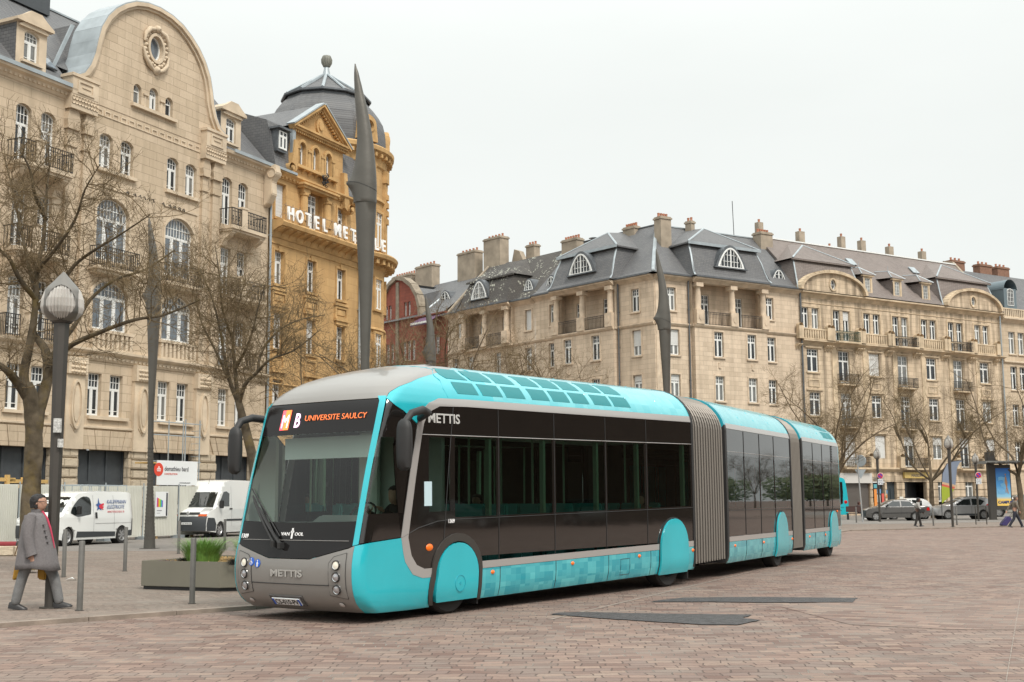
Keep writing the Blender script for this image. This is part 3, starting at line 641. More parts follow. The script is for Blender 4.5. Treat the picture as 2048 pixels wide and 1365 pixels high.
    m.lathe([(R,4.4),(R+.15,4.5),(R+.3,4.65),(R+.3,4.8),(R,4.82)],48,c); m.lathe([(R,20.9),(R+.15,21.0),(R+.1,21.2),(R,21.2)],48,c); m.lathe([(R,12.4),(R+.15,12.5),(R+.1,12.65),(R,12.65)],48,c)
    for i in range(44):
        a=2*PI*i/44
        m.cbox((cu+(R+.35)*math.cos(a),cv+(R+.35)*math.sin(a),16.82),(.7,.26,.3),a); m.cbox((cu+(R+.25)*math.cos(a),cv+(R+.25)*math.sin(a),23.9),(.5,.2,.25),a)
    m.build('tower_cornice',OCHRE_TRIM,T,auto=.5)
    for k,a in enumerate([math.radians(x) for x in (-130,-100,-70,-40,-10,20)]):
        p=MB(); p.T=Matrix.Translation(c)@Matrix.Rotation(a,4,'Z'); p.box(R-.1,R+.22,-.25,.25,17.4,23.2); p.box(R-.1,R+.32,-.32,.32,22.4,23.2)
        for j in range(4): p.box(R+.2,R+.34,-.2,.2,21.3-j*.55,21.65-j*.55)
        p.build('tower_pilaster',OCHRE_TRIM,T)
        a2=a+math.radians(15)
        for (z0,h) in ((6.2,2.2),(10.15,2.1),(13.85,1.95),(17.9,2.3)):
            o=thing('window_bay'); D.objects.remove(o)
            w0=MB(); w0.T=Matrix.Translation(c)@Matrix.Rotation(a2+PI/2,4,'Z'); w0.ring(loop_rect(-.62,.62,z0-.15,z0+h+.15),loop_rect(-.45,.45,z0,z0+h),'y',-R-.12,-R+.1); w0.build('window_surround',OCHRE_TRIM,T)
            wo_=window(T,0,z0,.9,h,0,'gridhi'); wo_.location=(cu+(R+.02)*math.cos(a2),cv+(R+.02)*math.sin(a2),z0); wo_.rotation_euler=(0,0,a2+PI/2)
            g=MB()
    # dome: eight-sided slate, stepped lantern roof, zinc ribs and ribbed finial
    d=MB(); prof=[(3.95,24.5),(4.0,24.95),(4.0,25.4),(3.95,26.0),(3.8,26.6),(3.52,27.1),(3.15,27.6),(2.85,27.9)]
    d.lathe(prof,12,c); d.lathe([(2.85,28.25),(.22,30.0)],12,c); d.build('dome',SLATE,T)
    e=MB(); e.lathe([(2.85,27.9),(2.75,27.95),(2.75,28.12)],12,c); e.lathe([(2.9,28.1),(3.02,28.15),(3.02,28.27),(2.8,28.3)],12,c); e.lathe([(4.15,24.5),(4.2,24.6),(4.0,24.7)],40,c)
    e.build('dome_eaves',ZINCD,T)
    e=MB()
    for k in range(12):
        a=2*PI*k/12; p=lambda r,z:(cu+r*math.cos(a),cv+r*math.sin(a),z); e.tube([p(2.85,28.3),p(.27,30.03)],.13,5,flat=.6)
    e.lathe([(.5,29.6),(.3,29.9),(.22,30.3),(.16,30.6),(.12,30.65)],14,c); e.build('zinc_ribs',ZINC,T)
    f=MB(); f.lathe([(.1,30.6),(.25,30.7),(.32,30.95),(.33,31.15),(.26,31.38),(.12,31.45),(0,31.47)],20,c)
    for k in range(14): a=2*PI*k/14; q=lambda r,z:(cu+r*math.cos(a),cv+r*math.sin(a),z); f.tube([q(.2,30.66),q(.33,30.9),q(.35,31.15),q(.24,31.4)],.035,5)
    f.build('finial',mat('weathered_finial',(.2,.2,.17),.6,noise=.2),T,auto=.9)
    for a in (-105,-45):
        a=math.radians(a); q=MB(); q.T=Matrix.Translation(c)@Matrix.Rotation(a+PI/2,4,'Z')
        o=[(-.85,24.75),(.85,24.75)]+[(.72*math.cos(t),25.85+.62*math.sin(t)) for t in [PI*i/10 for i in range(11)]]
        q.sheet(o,[loop_ell(0,25.75,.38,.33,18)],-4.2,.2); n=len(o); q.add([(p[0],-4.2,p[1]) for p in o]+[(p[0],-3.2,p[1]) for p in o],[(i,(i+1)%n,(i+1)%n+n,i+n) for i in range(n)])
        q.ring(loop_ell(0,25.75,.52,.46,18),loop_ell(0,25.75,.4,.34,18),'y',-4.3,-4.2); dd=q.build('dormer',OCHRE_TRIM,T)
        g=MB(); g.T=q.T; g.prism(loop_ell(0,25.75,.4,.35,18),'y',-4.06,-4.04); g.build('pane',GLASSB,dd)
    # wrought iron ornament on the gable
    i_=MB()
    for k in range(16):
        a=k*.8; i_.tube([(15.6+.1*math.cos(a),-.35,20.35+.03*k),(15.6+.35*math.cos(a+.7),-.45,20.42+.045*k),(15.6+.3*math.cos(a+1.5),-.4,20.5+.05*k)],.03,5)
    i_.build('iron_ornament',IRON,T)
    pipe(T,19.95,0,19.9,-.12,.07)
    gr=MB(); 
    for (a,b_) in ((10.85,11.3),(12.9,14.0),(16.0,17.0),(18.9,20.2)): gr.box(a,b_,-.1,.4,0,4.4)
    gr.box(10.85,20.2,-.02,.4,3.4,4.4); gr.build('ground_floor_piers',OCHRE,T)
    s=MB(); s.box(10.85,20.2,.4,.5,0,3.4); s.build('shopfront',DGREY,T)
    b=MB(); b.quad((10.86,0,0),(10.86,13,0),(10.86,13,20.4),(10.86,0,20.4)); b.box(21.5,25.85,4.2,14,0,23); b.quad((10.86,13,0),(21.5,13,0),(21.5,13,20.4),(10.86,13,20.4)); b.build('side_wall',OCHRE,T)
    rr=MB(); rr.quad((21,6,25.6),(25.85,8,23),(25.85,14,23),(21,13,23)); rr.quad((21.4,4,23),(25.9,4,23),(25.9,14,23.4),(21.4,14,25)); rr.build('side_roof',SLATE,T)
    # lit-letter sign standing on the ledge
    S=thing('hotel_sign',FL.w(0,0),FL.ang,'big white letters HOTEL METROPOLE standing on the ledge of the ochre hotel','sign')
    LW=mat('white_sign_letters',(.86,.86,.84),.4); fr=MB()
    fr.tube([(11.0,-.8,17.75),(20.0,-.8,17.75)],.02,5); fr.tube([(11.0,-.8,18.25),(20.0,-.8,18.25)],.02,5)
    for i in range(14): fr.tube([(11.2+.66*i,-.8,17.3),(11.2+.66*i,-.8,18.4)],.018,5); fr.tube([(11.2+.66*i,-.8,18.3),(11.2+.66*i,-.3,17.4)],.012,4)
    fr.build('sign_frame',mat('rusty_steel',(.25,.18,.12),.7),S)
    def letter(ch,u,v,ang,z,size=1.05):
        a=text(ch,size,LW,S,.06,'letter',(u,v,z),(PI/2,0,ang),'CENTER',.8,bold=.02); return a
    for i,ch in enumerate('HOTEL'): letter(ch,11.55+.83*i*1.02,-.88,0,17.45)
    for i,ch in enumerate('METRO'): letter(ch,16.25+.86*i,-.88,0,17.45)
    for i,ch in enumerate('POLE'):
        a=math.radians((-121,-112,-103,-95)[i]); letter(ch,cu+(R+.88)*math.cos(a)- .0,cv+(R+.88)*math.sin(a),a+PI/2,17.45)
hotel()
def eyebrow(parent,T,fr_y,u,z,w,h,style='fan',slope=0,name='dormer'):
    """eyebrow window: bell-shaped white window with a sheet-metal hood running back into the roof"""
    H=lambda x,w=w,h=h: h*max(0,.5+.5*math.cos(2*PI*x/w))**.4
    def bell(w,h,n=22): return [(u-w/2,z),(u+w/2,z)]+[(u+w/2-w*i/n,z+H((w/2-w*i/n)/w*1.0*w,w,h)) for i in range(1,n)]
    lp=bell(w,h); n=len(lp); big=bell(w*1.16,h*1.13); d=MB()
    d.add([(q[0],fr_y-.12,q[1]) for q in big]+[(q[0],fr_y+2.6,q[1]) for q in big],[(i,(i+1)%n,(i+1)%n+n,i+n) for i in range(n)]); d.ring(big,lp,'y',fr_y-.14,fr_y-.02)
    d.box(u-w*.62,u+w*.62,fr_y-.2,fr_y+.5,z-.1,z); o=d.build(name,ZINCD,T,auto=.8)
    ww=MB(); ww.ring(lp,[(u+(x-u)*.86,z+.07+(q-z)*.88) for x,q in lp],'y',fr_y-.18,fr_y-.06); k=8 if w>2 else 4
    for i in range(1,k): x=-w/2+w*i/k; ww.box(u+x-.025,u+x+.025,fr_y-.13,fr_y-.07,z,z+H(x)-.03)
    ww.box(u-.06,u+.06,fr_y-.15,fr_y-.07,z,z+h-.05)
    for f in (.3,.62):
        x=w/2*(1-f*.8)*.8; ww.box(u-x,u+x,fr_y-.13,fr_y-.07,z+h*f-.018,z+h*f+.018)
    wi=ww.build('window',WHITE,o); g=MB(); g.prism([(u+(x-u)*.97,z+.01+(q-z)*.97) for x,q in lp],'y',fr_y-.06,fr_y-.04); g.build('pane',GLASS,wi); return o
def mans(r,u0,u1,y0,z0,y1,z1,hip=0):
    """bell-curved lower roof slope"""
    pr=[(0,0),(.22,.12),(.42,.35),(.62,.62),(.82,.84),(1,1)]
    for i in range(5):
        a,b=pr[i],pr[i+1]; ya,za,yb,zb=y0+(y1-y0)*a[0]*.0+(y1-y0)*(a[0]),z0+(z1-z0)*a[1],y0+(y1-y0)*b[0],z0+(z1-z0)*b[1]
        r.quad((u0+hip*a[0],ya,za),(u1-hip*a[0],ya,za),(u1-hip*b[0],yb,zb),(u0+hip*b[0],yb,zb))
def loggia(T,a,b_,cols,wins,Z,material,trim,zc=(16.9,19.95),dep=.95):
    """recessed top-floor balcony with columns, from u=a to b_; wall in front below z=16.4"""
    w=MB(); holes=[loop_rect(u-.45,u+.45,16.55,19.15) for u in wins]; w.sheet(loop_rect(a-.4,b_+.4,16.3,20.2),holes,dep,.2); w.build('loggia_wall',material,T)
    s=MB(); s.quad((a-.4,-.5,20.15),(b_+.4,-.5,20.15),(b_+.4,dep,20.15),(a-.4,dep,20.15)); s.box(a-.4,b_+.4,-.45,dep,16.1,16.3)
    for x in (a-.4,b_+.4): s.quad((x,-.4,16.3),(x,dep,16.3),(x,dep,20.15),(x,-.4,20.15))
    s.build('loggia_slabs',trim,T)
    for u in wins: window(T,u,16.55,.9,2.6,0,'gridhi',y=dep+.12)
    for u in cols:
        c=MB(); c.box(u-.42,u+.42,-.78,-.1,16.3,17.5); c.lathe([(.29,17.5),(.31,17.6),(.27,17.7),(.29,18.5),(.23,19.35),(.27,19.42),(.3,19.5)],16,(u,-.42,0)); c.box(u-.38,u+.38,-.78,-.06,19.5,19.85); c.prism(loop_ell(u,16.9,.18,.3,10),'y',-.82,-.77)
        c.build('column',trim,T,auto=.7)
    cs=sorted(cols)
    for i in range(len(cs)-1): railing(T,cs[i]+.43,cs[i+1]-.43,-.6,16.3,1.12,orn=False,step=.16)
def centre_blocks():
    # ------------- corner block, two wings in one frame: FA for the left wing, FB for the right one
    T=thing('corner_apartment_block',FB.w(0,0),FB.ang,'tan stone corner block with slate mansard roof, columned loggias and white eyebrow windows','building')
    TA=thing('left_wing',(0,0,0),0); TA.parent=T; TA.rotation_euler=(0,0,FA.ang-FB.ang); TA.name='left_wing'
    def wing(TT,u0,u1,cols4,cols5,pav,pavcols,loggw,sgn,shut4=()):
        w=[]
        for (u) in [c for c in cols4 if not pav[0]<c<pav[1]]:
            w+=[(u,13.6,.98,2.15,0,'gridhi',{'frame':True,'shut':.62 if u in shut4 else 0}),(u,9.85,1.0,2.1,0,'gridhi',{'frame':True,'shut':.25 if u in shut4 else 0}),(u,6.1,1.0,2.1,0,'gridhi',{'frame':True})]
        w+=[(u,17.35,.9,1.95,0,'gridhi',{'frame':True}) for u in cols5]
        lo=[loop_rect(pav[0]+.3,pav[1]-.3,16.3,20.1)]
        facade(TT,'wall',u0,u1,4.2,20.3,w,TAN,TAN_TRIM,extra_holes=lo,reveal=.22)
        p=MB(); n=len([u for u in cols4 if pav[0]<u<pav[1]]); hol=[]
        inn=[u for u in cols4 if pav[0]<u<pav[1]]
        hs=[loop_rect(u-.5,u+.5,z,z+h) for u in inn for z,h in ((13.6,2.15),(9.85,2.1),(6.1,2.1))]
        p.sheet(loop_rect(pav[0],pav[1],4.2,16.1),hs,-.5,.75)
        p.quad((pav[0],-.5,4.2),(pav[0],0,4.2),(pav[0],0,16.1),(pav[0],-.5,16.1)); p.quad((pav[1],-.5,4.2),(pav[1],0,4.2),(pav[1],0,16.1),(pav[1],-.5,16.1))
        p.build('bay_wall',TAN,TT)
        f=Auto()
        for u in inn:
            for z,h in ((13.6,2.15),(9.85,2.1),(6.1,2.1)):
                f.new()
                window(TT,u,z,1.0,h,0,'gridhi',y=-.34)
                o=loop_rect(u-.5,u+.5,z,z+h); f.ring(shrink(o,-.14),shrink(o,-.01),'y',-.54,-.48); f.box(u-.66,u+.66,-.64,-.4,z-.14,z)
            for z in (12.6,8.9): f.box(u-.1,u+.05,-.56,-.49,z,z+.5); f.box(u-.1,u+.18,-.56,-.49,z,z+.1)
        f.build('window_surround',TAN_TRIM,TT)
        loggia(TT,pav[0]+.3,pav[1]-.3,pavcols,loggw,16.3,TAN,TAN_TRIM)
        c=Auto(); P=[(.03,0),(.12,.08),(.2,.2),(.2,.28),(.02,.3)]; cornice(c,u0,pav[0],16.02,P); cornice(c,pav[1],u1,16.02,P); cornice(c,pav[0]-.05,pav[1]+.05,16.0,P,y=-.5)
        E=[(.04,0),(.14,.1),(.35,.25),(.5,.3),(.5,.42),(.02,.45)]; cornice(c,u0,u1,19.85,E); cornice(c,pav[0]-.1,pav[1]+.1,19.85,E,y=-.5); cornice(c,u0,u1,4.1,P)
        c.build('cornice',TAN_TRIM,TT)
        g=MB(); g.box(u0,pav[0],-.62,-.5,20.28,20.42); g.box(pav[1],u1,-.62,-.5,20.28,20.42); g.box(pav[0]-.1,pav[1]+.1,-1.12,-1.0,20.28,20.42); g.build('gutter',ZINCD,TT)
        b=MB(); b.box(u0,u1,-.05,.4,3.4,4.2); n=int(abs(u1-u0)/2.9)
        for i in range(n+1): x=u0+(u1-u0)*i/n; b.box(max(u0,x-.45),min(u1,x+.45),-.05,.4,0,3.4)
        b.build('ground_floor_wall',TAN,TT); s=MB(); s.box(u0,u1,.4,.45,0,3.4); s.build('shopfront',DGREY,TT)
        # roof bay over the loggia
        r=MB(); a,b_=pav[0]-.25,pav[1]+.25; mans(r,a,b_,-1.05,20.35,.35,23.4,hip=.55)
        a2,b2=a+.55,b_-.55
        for s_,x0,x1 in ((1,a,a2),(-1,b_,b2)):
            r.quad((x0,-1.05,20.35),(x1,.35,23.4),(x1,3.6,23.4),(x0,.8,20.6))
        bay=r.build('roof_bay',SLATE,TT)
        r=MB(); m=(a+b_)/2; q=[(a2-.3,.05,23.5),(b2+.3,.05,23.5),(b2+.3,3.6,23.5),(a2-.3,3.6,23.5)]; t=(m,2.8,25.6); t2=(m,5.2,25.9)
        r.quad(q[0],q[1],t); r.quad(q[1],q[2],t2,t); r.quad(q[0],t,t2,q[3]); r.box(a2-.3,b2+.3,.0,.2,23.36,23.5); r.box(a2-.3,a2-.1,.0,3.5,23.36,23.5); r.box(b2+.1,b2+.3,0,3.5,23.36,23.5)
        r.build('bay_roof_top',SLATE,TT)
        z=MB()
        for s_,x0,x1 in ((1,a,a2),(-1,b_,b2)): z.tube([(x0,-1.05,20.4),(x0+(x1-x0)*.22,-.74,20.75),(x0+(x1-x0)*.42,-.46,21.45),(x0+(x1-x0)*.62,-.18,22.28),(x1,.35,23.4)],.1,5,flat=.5); z.tube([(x1-.3*s_,.05,23.55),t],.09,5,flat=.5)
        z.box(a2-.35,b2+.35,-.06,.02,23.3,23.56); z.build('zinc_hips',ZINC,TT)
        eyebrow(bay,TT,-.55,m,21.45,3.0,1.75)
        return
    wing(T,0,16.7,[2.1,6.52,10.28,13.06],[1.85,12.96],(3.9,12.1),(4.37,8.2,11.8),(FB.uat(1420,1.0),FB.uat(1488,1.0)),1,shut4=(2.1,))
    wing(TA,-15.0,0,[-2.06,-6.53,-10.1,-12.6],[-2.16,-12.52],(-11.9,-4.3),(-11.6,-8.2,-4.7),(FA.uat(1166,1.0),FA.uat(1221,1.0)),-1,shut4=(-2.06,))
    # main roof, both wings, meeting on the corner hip
    h=5.4/math.tan((PI-abs((FA.ang+PI)-FB.ang))/2) if False else 4.6
    r=MB(); ez,rz,dv=20.38,26.0,5.2
    def lower(r,u0,u1,h0,h1,ze=ez,zr=rz,d=dv,y0=-.55):
        pr=[(0,0),(.12,.07),(.3,.25),(1,1)]
        for i in range(3):
            a,b=pr[i],pr[i+1]; r.quad((u0+h0*a[0],y0+(d-y0)*a[0],ze+(zr-ze)*a[1]),(u1+h1*a[0],y0+(d-y0)*a[0],ze+(zr-ze)*a[1]),(u1+h1*b[0],y0+(d-y0)*b[0],ze+(zr-ze)*b[1]),(u0+h0*b[0],y0+(d-y0)*b[0],ze+(zr-ze)*b[1]))
    lower(r,-.5,16.6,h+.5,0); r.quad((4.6,5.2,rz),(16.6,5.2,rz),(16.6,11,22),(6,11,22)); r.quad((16.6,-.5,20.4),(16.6,5.2,26),(16.6,11,20)); r.build('roof',SLATE,T)
    r=MB(); lower(r,-15.0,.5,0,-h-.5+.05); r.quad((-15,5.2,rz),(-4.55,5.2,rz),(-6,11,22),(-15,11,22)); r.build('roof',SLATE,TA)
    z=MB(); z.tube([(-.45,-.6,20.45),(.25,.3,20.85),(1.1,1.3,21.9),(4.6,5.2,26.05)],.16,6,flat=.5); z.box(4.6,16.6,5.1,5.3,25.97,26.07); z.build('zinc_hips',ZINC,T)
    z=MB(); z.box(-15,-4.5,5.1,5.3,25.97,26.07); z.build('zinc_ridge',ZINCD,TA)
    eyebrow(T,T,.9,15.0,21.0,1.7,1.15,'six'); eyebrow(TA,TA,.9,-13.6,21.0,1.5,1.15,'six')
    chimney(T,FB.uat(1338,3.2),3.2,22.5,FB.uz(1338,437,3.2)[1],1.15,.95,4); chimney(T,16.8,4.6,23.0,FB.uz(1508,464,4.6)[1],1.5,1.1,5); chimney(TA,FA.uat(1274,5),5,24.0,FA.uz(1274,452,5)[1],1.45,.8,5); chimney(TA,-14.3,4.2,22.5,FA.uz(1170,473,4.2)[1],2.1,.9,6); chimney(TA,-3.3,8.5,25,26.6,.7,.5,2)
    a=MB(); a.tube([(14.5,6,26),(14.4,6,29.6)],.035,5); a.build('aerial',IRON,T)
    pipe(T,3.6,4,20,-.15,.07,ZINCD); pipe(TA,-4.05,4,20,-.15,.07,ZINCD); pipe(T,16.6,0,20.2,-.2,.09,ZINCD)
    for x,dd in ((.45,T),): 
        q=MB(); q.box(.12,.5,-.06,.02,4.2,19.8); q.build('corner_strip',TAN_TRIM,T)
    b=MB(); b.box(.5,16.6,10.5,11,0,22); b.quad((16.6,0,0),(16.6,11,0),(16.6,11,20.3),(16.6,0,20.3)); b.build('rear_wall',TAN,T); b=MB(); b.box(-15,-.5,10.5,11,0,22); b.build('rear_wall',TAN,TA)
    # ------------- mossy-roofed block to its left
    T=thing('mossy_roofed_apartment_block',FA.w(0,0),FA.ang,'tan stone block with dark mossy slate roof and columned balcony beside the red building','building')
    w=[(u,z,.9,2.1,0,'gridhi',{'frame':True}) for u in (-20.4,-15.95,-24.6,-27.4+.4) for z in (13.55,9.85,6.1)]
    w+=[(-15.95,17.3,.9,1.9,0,'gridhi',{'frame':True,'shut':.97}),(-26.3,17.3,.9,1.85,0,'gridhi',{'frame':True,'shut':.97})]
    facade(T,'wall',-28.3,-15.02,4.2,20.0,w,TAN,TAN_TRIM,extra_holes=[loop_rect(-25.2,-18.3,16.4,19.9)])
    loggia(T,-25.2,-18.4,(-25.2,-21.9,-18.6),(FA.uat(968,1.0),FA.uat(1014,1.0)),16.3,TAN,TAN_TRIM)
    c=Auto(); cornice(c,-28.3,-15.02,16.0,[(.03,0),(.12,.08),(.2,.2),(.2,.28),(.02,.3)]); cornice(c,-28.4,-15.02,19.75,[(.04,0),(.14,.1),(.35,.25),(.5,.3),(.5,.42),(.02,.45)]); cornice(c,-25.7,-18.0,19.75,[(.04,0),(.14,.1),(.35,.25),(.5,.3),(.5,.42),(.02,.45)],y=-.4)
    cornice(c,-28.3,-15.02,4.1,[(.03,0),(.12,.08),(.2,.2),(.2,.28),(.02,.3)]); c.build('cornice',TAN_TRIM,T)
    g=MB(); g.box(-28.8,-15.02,-.65,-.5,20.15,20.3); g.box(-25.9,-17.9,-1.05,-.9,20.15,20.3); g.build('gutter',ZINCD,T)
    r=MB(); 
    pr=[(0,0),(.12,.07),(.3,.25),(1,1)]
    for i in range(3):
        a,b=pr[i],pr[i+1]; r.quad((-28.3,-.55+5.8*a[0],20.2+5.5*a[1]),(-15.02,-.55+5.8*a[0],20.2+5.5*a[1]),(-15.02,-.55+5.8*b[0],20.2+5.5*b[1]),(-28.3,-.55+5.8*b[0],20.2+5.5*b[1]))
    r.quad((-28.3,5.25,25.7),(-15.02,5.25,25.7),(-15.02,11,21),(-28.3,11,21)); mans(r,-25.8,-18.0,-1.0,20.2,.4,23.0,hip=.6); r.quad((-18,-1,20.2),(-18.6,.4,23),(-18.6,3.6,23.2),(-18,.6,20.5)); r.quad((-25.8,-1,20.2),(-25.2,.4,23),(-25.2,3.6,23.2),(-25.8,.6,20.5))
    q=[(-25.5,.1,23.1),(-18.3,.1,23.1),(-18.3,3.4,23.1),(-25.5,3.4,23.1)]; t=(-21.9,2.6,25.0); t2=(-21.9,5.0,25.5); r.quad(q[0],q[1],t); r.quad(q[1],q[2],t2,t); r.quad(q[0],t,t2,q[3]); r.box(-25.5,-18.3,.1,.25,22.95,23.08)
    ro=r.build('roof',MOSSY,T); eyebrow(ro,T,-.45,-22.6,21.1,2.4,1.7); eyebrow(ro,T,1.0,-16.9,21.3,1.3,1.0,'six')
    gp=MB(); gp.prism([(-.5,20.1),(5.3,25.9),(5.3,25.5),(-.1,20.0)],'x',-28.5,-28.2); gp.build('party_wall',RENDER,T)
    chimney(T,-27.9,6,23,28.9,2.7,1.2,5); gq=MB(); gq.prism([(-27.3,24.5),(-24.0,24.5),(-25.6,27.3),(-26.4,27.6)],'y',7.2,7.8); gq.build('gable_stub',RENDER,T); chimney(T,-24.9,8.5,24,28.0,1.3,.8,3)
    v=MB(); v.lathe([(.3,26.0),(.3,26.8)],14,(-15.3,8,0)); v.lathe([(.5,27.0),(.1,27.15),(.0,27.2)],14,(-15.3,8,0)); v.build('roof_vent',ZINC,T)
    b=MB(); b.box(-28.3,-15.02,-.05,.4,3.3,4.2); 
    for i in range(6): x=-28.3+13.2*i/5; b.box(x-.4,x+.4,-.05,.4,0,3.3)
    b.build('ground_floor_wall',TAN,T); s=MB(); s.box(-28.3,-15.1,.4,.45,0,3.4); s.build('shopfront',DGREY,T)
    # ------------- red sandstone building
    T=thing('red_sandstone_building',FA.w(0,0),FA.ang,'red sandstone building with a round-shouldered gable, between the ochre hotel and the tan blocks','building')
    w=[(u,z,.75,2.0,0,'tall',{'frame':True}) for u in (-30.1,-32.0) for z in (16.4,12.6,8.9)]
    w+=[(u,z,.62,2.1,0,'tall',{'frame':False}) for u in (-34.3,-35.1,-35.9,-38.2,-39.0,-39.8) for z in (16.2,12.3,8.6)]
    gl=[(-45,4),(-28.32,4),(-28.32,20.6),(-33.0,20.6),(-33.1,21.6),(-33.6,22.9),(-34.6,24.1),(-35.9,24.9),(-37.2,25.2),(-38.5,24.7),(-39.7,23.6),(-40.5,22.2),(-40.8,20.6),(-45,20.6)]
    wg=[(u,21.0,.5,1.5,0,'tall',{'sill':False}) for u in (-35.1,-35.8,-38.6,-39.3)]
    facade(T,'wall',0,0,0,0,w+wg,REDST,REDTRIM,outer=gl)
    rim=MB(); seg=gl[3:-1]
    for i in range(len(seg)-1):
        a,b=Vector(seg[i]),Vector(seg[i+1]); nn=Vector(((b-a).y,-(b-a).x)).normalized()
        rim.prism([a-nn*.12,b-nn*.12,b+nn*.3,a+nn*.3],'y',-.3,.6)
    rim.box(-37.4,-36.9,-.12,0,16,24.8); rim.build('gable_coping',CREAM_TRIM,T)
    cc=Auto(); cornice(cc,-33.5,-28.32,20.2,[(.04,0),(.2,.15),(.45,.3),(.45,.42),(.02,.45)]); cornice(cc,-45,-28.32,15.4,[(.03,0),(.15,.1),(.15,.25),(.02,.3)]); cc.build('cornice',REDTRIM,T)
    r=MB(); r.quad((-45,-.4,20.6),(-28.5,-.4,20.6),(-28.5,6,25.4),(-45,6,25.4)); r.quad((-45,6,25.4),(-28.5,6,25.4),(-28.5,12,21),(-45,12,21)); r.quad((-40.5,.3,20.6),(-37,.3,24.8),(-37,5,24.8),(-40.5,1,21)); r.quad((-33.2,.3,20.6),(-33.4,.3,23.0),(-35,.3,24.1),(-35,4,24.1),(-33.2,4,22.6),(-33.2,1,20.8))
    ro=r.build('roof',SLATE,T); eyebrow(ro,T,2.2,-31.6,22.3,1.9,1.0,'six')
    zz=MB(); zz.tube([(-32.9,-.1,20.8),(-32.9,3.2,23.3)],.12,5); zz.build('zinc_flashing',ZINC,T)
    aw=MB(); aw.prism([(-.3,20.4),(-1.6,19.7),(-1.6,19.35),(-1.55,19.35),(-1.5,19.75),(-.3,20.3)],'x',-32.6,-28.9); aw.build('awning',mat('purple_canvas',(.1,.05,.1),.8),T); aw=MB(); aw.prism([(-1.63,19.7),(-1.63,19.5),(-1.6,19.5),(-1.6,19.7)],'x',-32.6,-28.9); aw.build('awning_stripe',WHITE,T)
    chimney(T,-32.3,6,23.5,28.1,3.0,1.1,5); chimney(T,-40.0,6,23.5,27.8,3.1,1.1,5); chimney(T,-44.2,6,23,27.3,3.8,1.1,8)
    b=MB(); b.box(-45,-28.32,-.1,.4,0,4); b.build('ground_floor_wall',REDST,T)
centre_blocks()
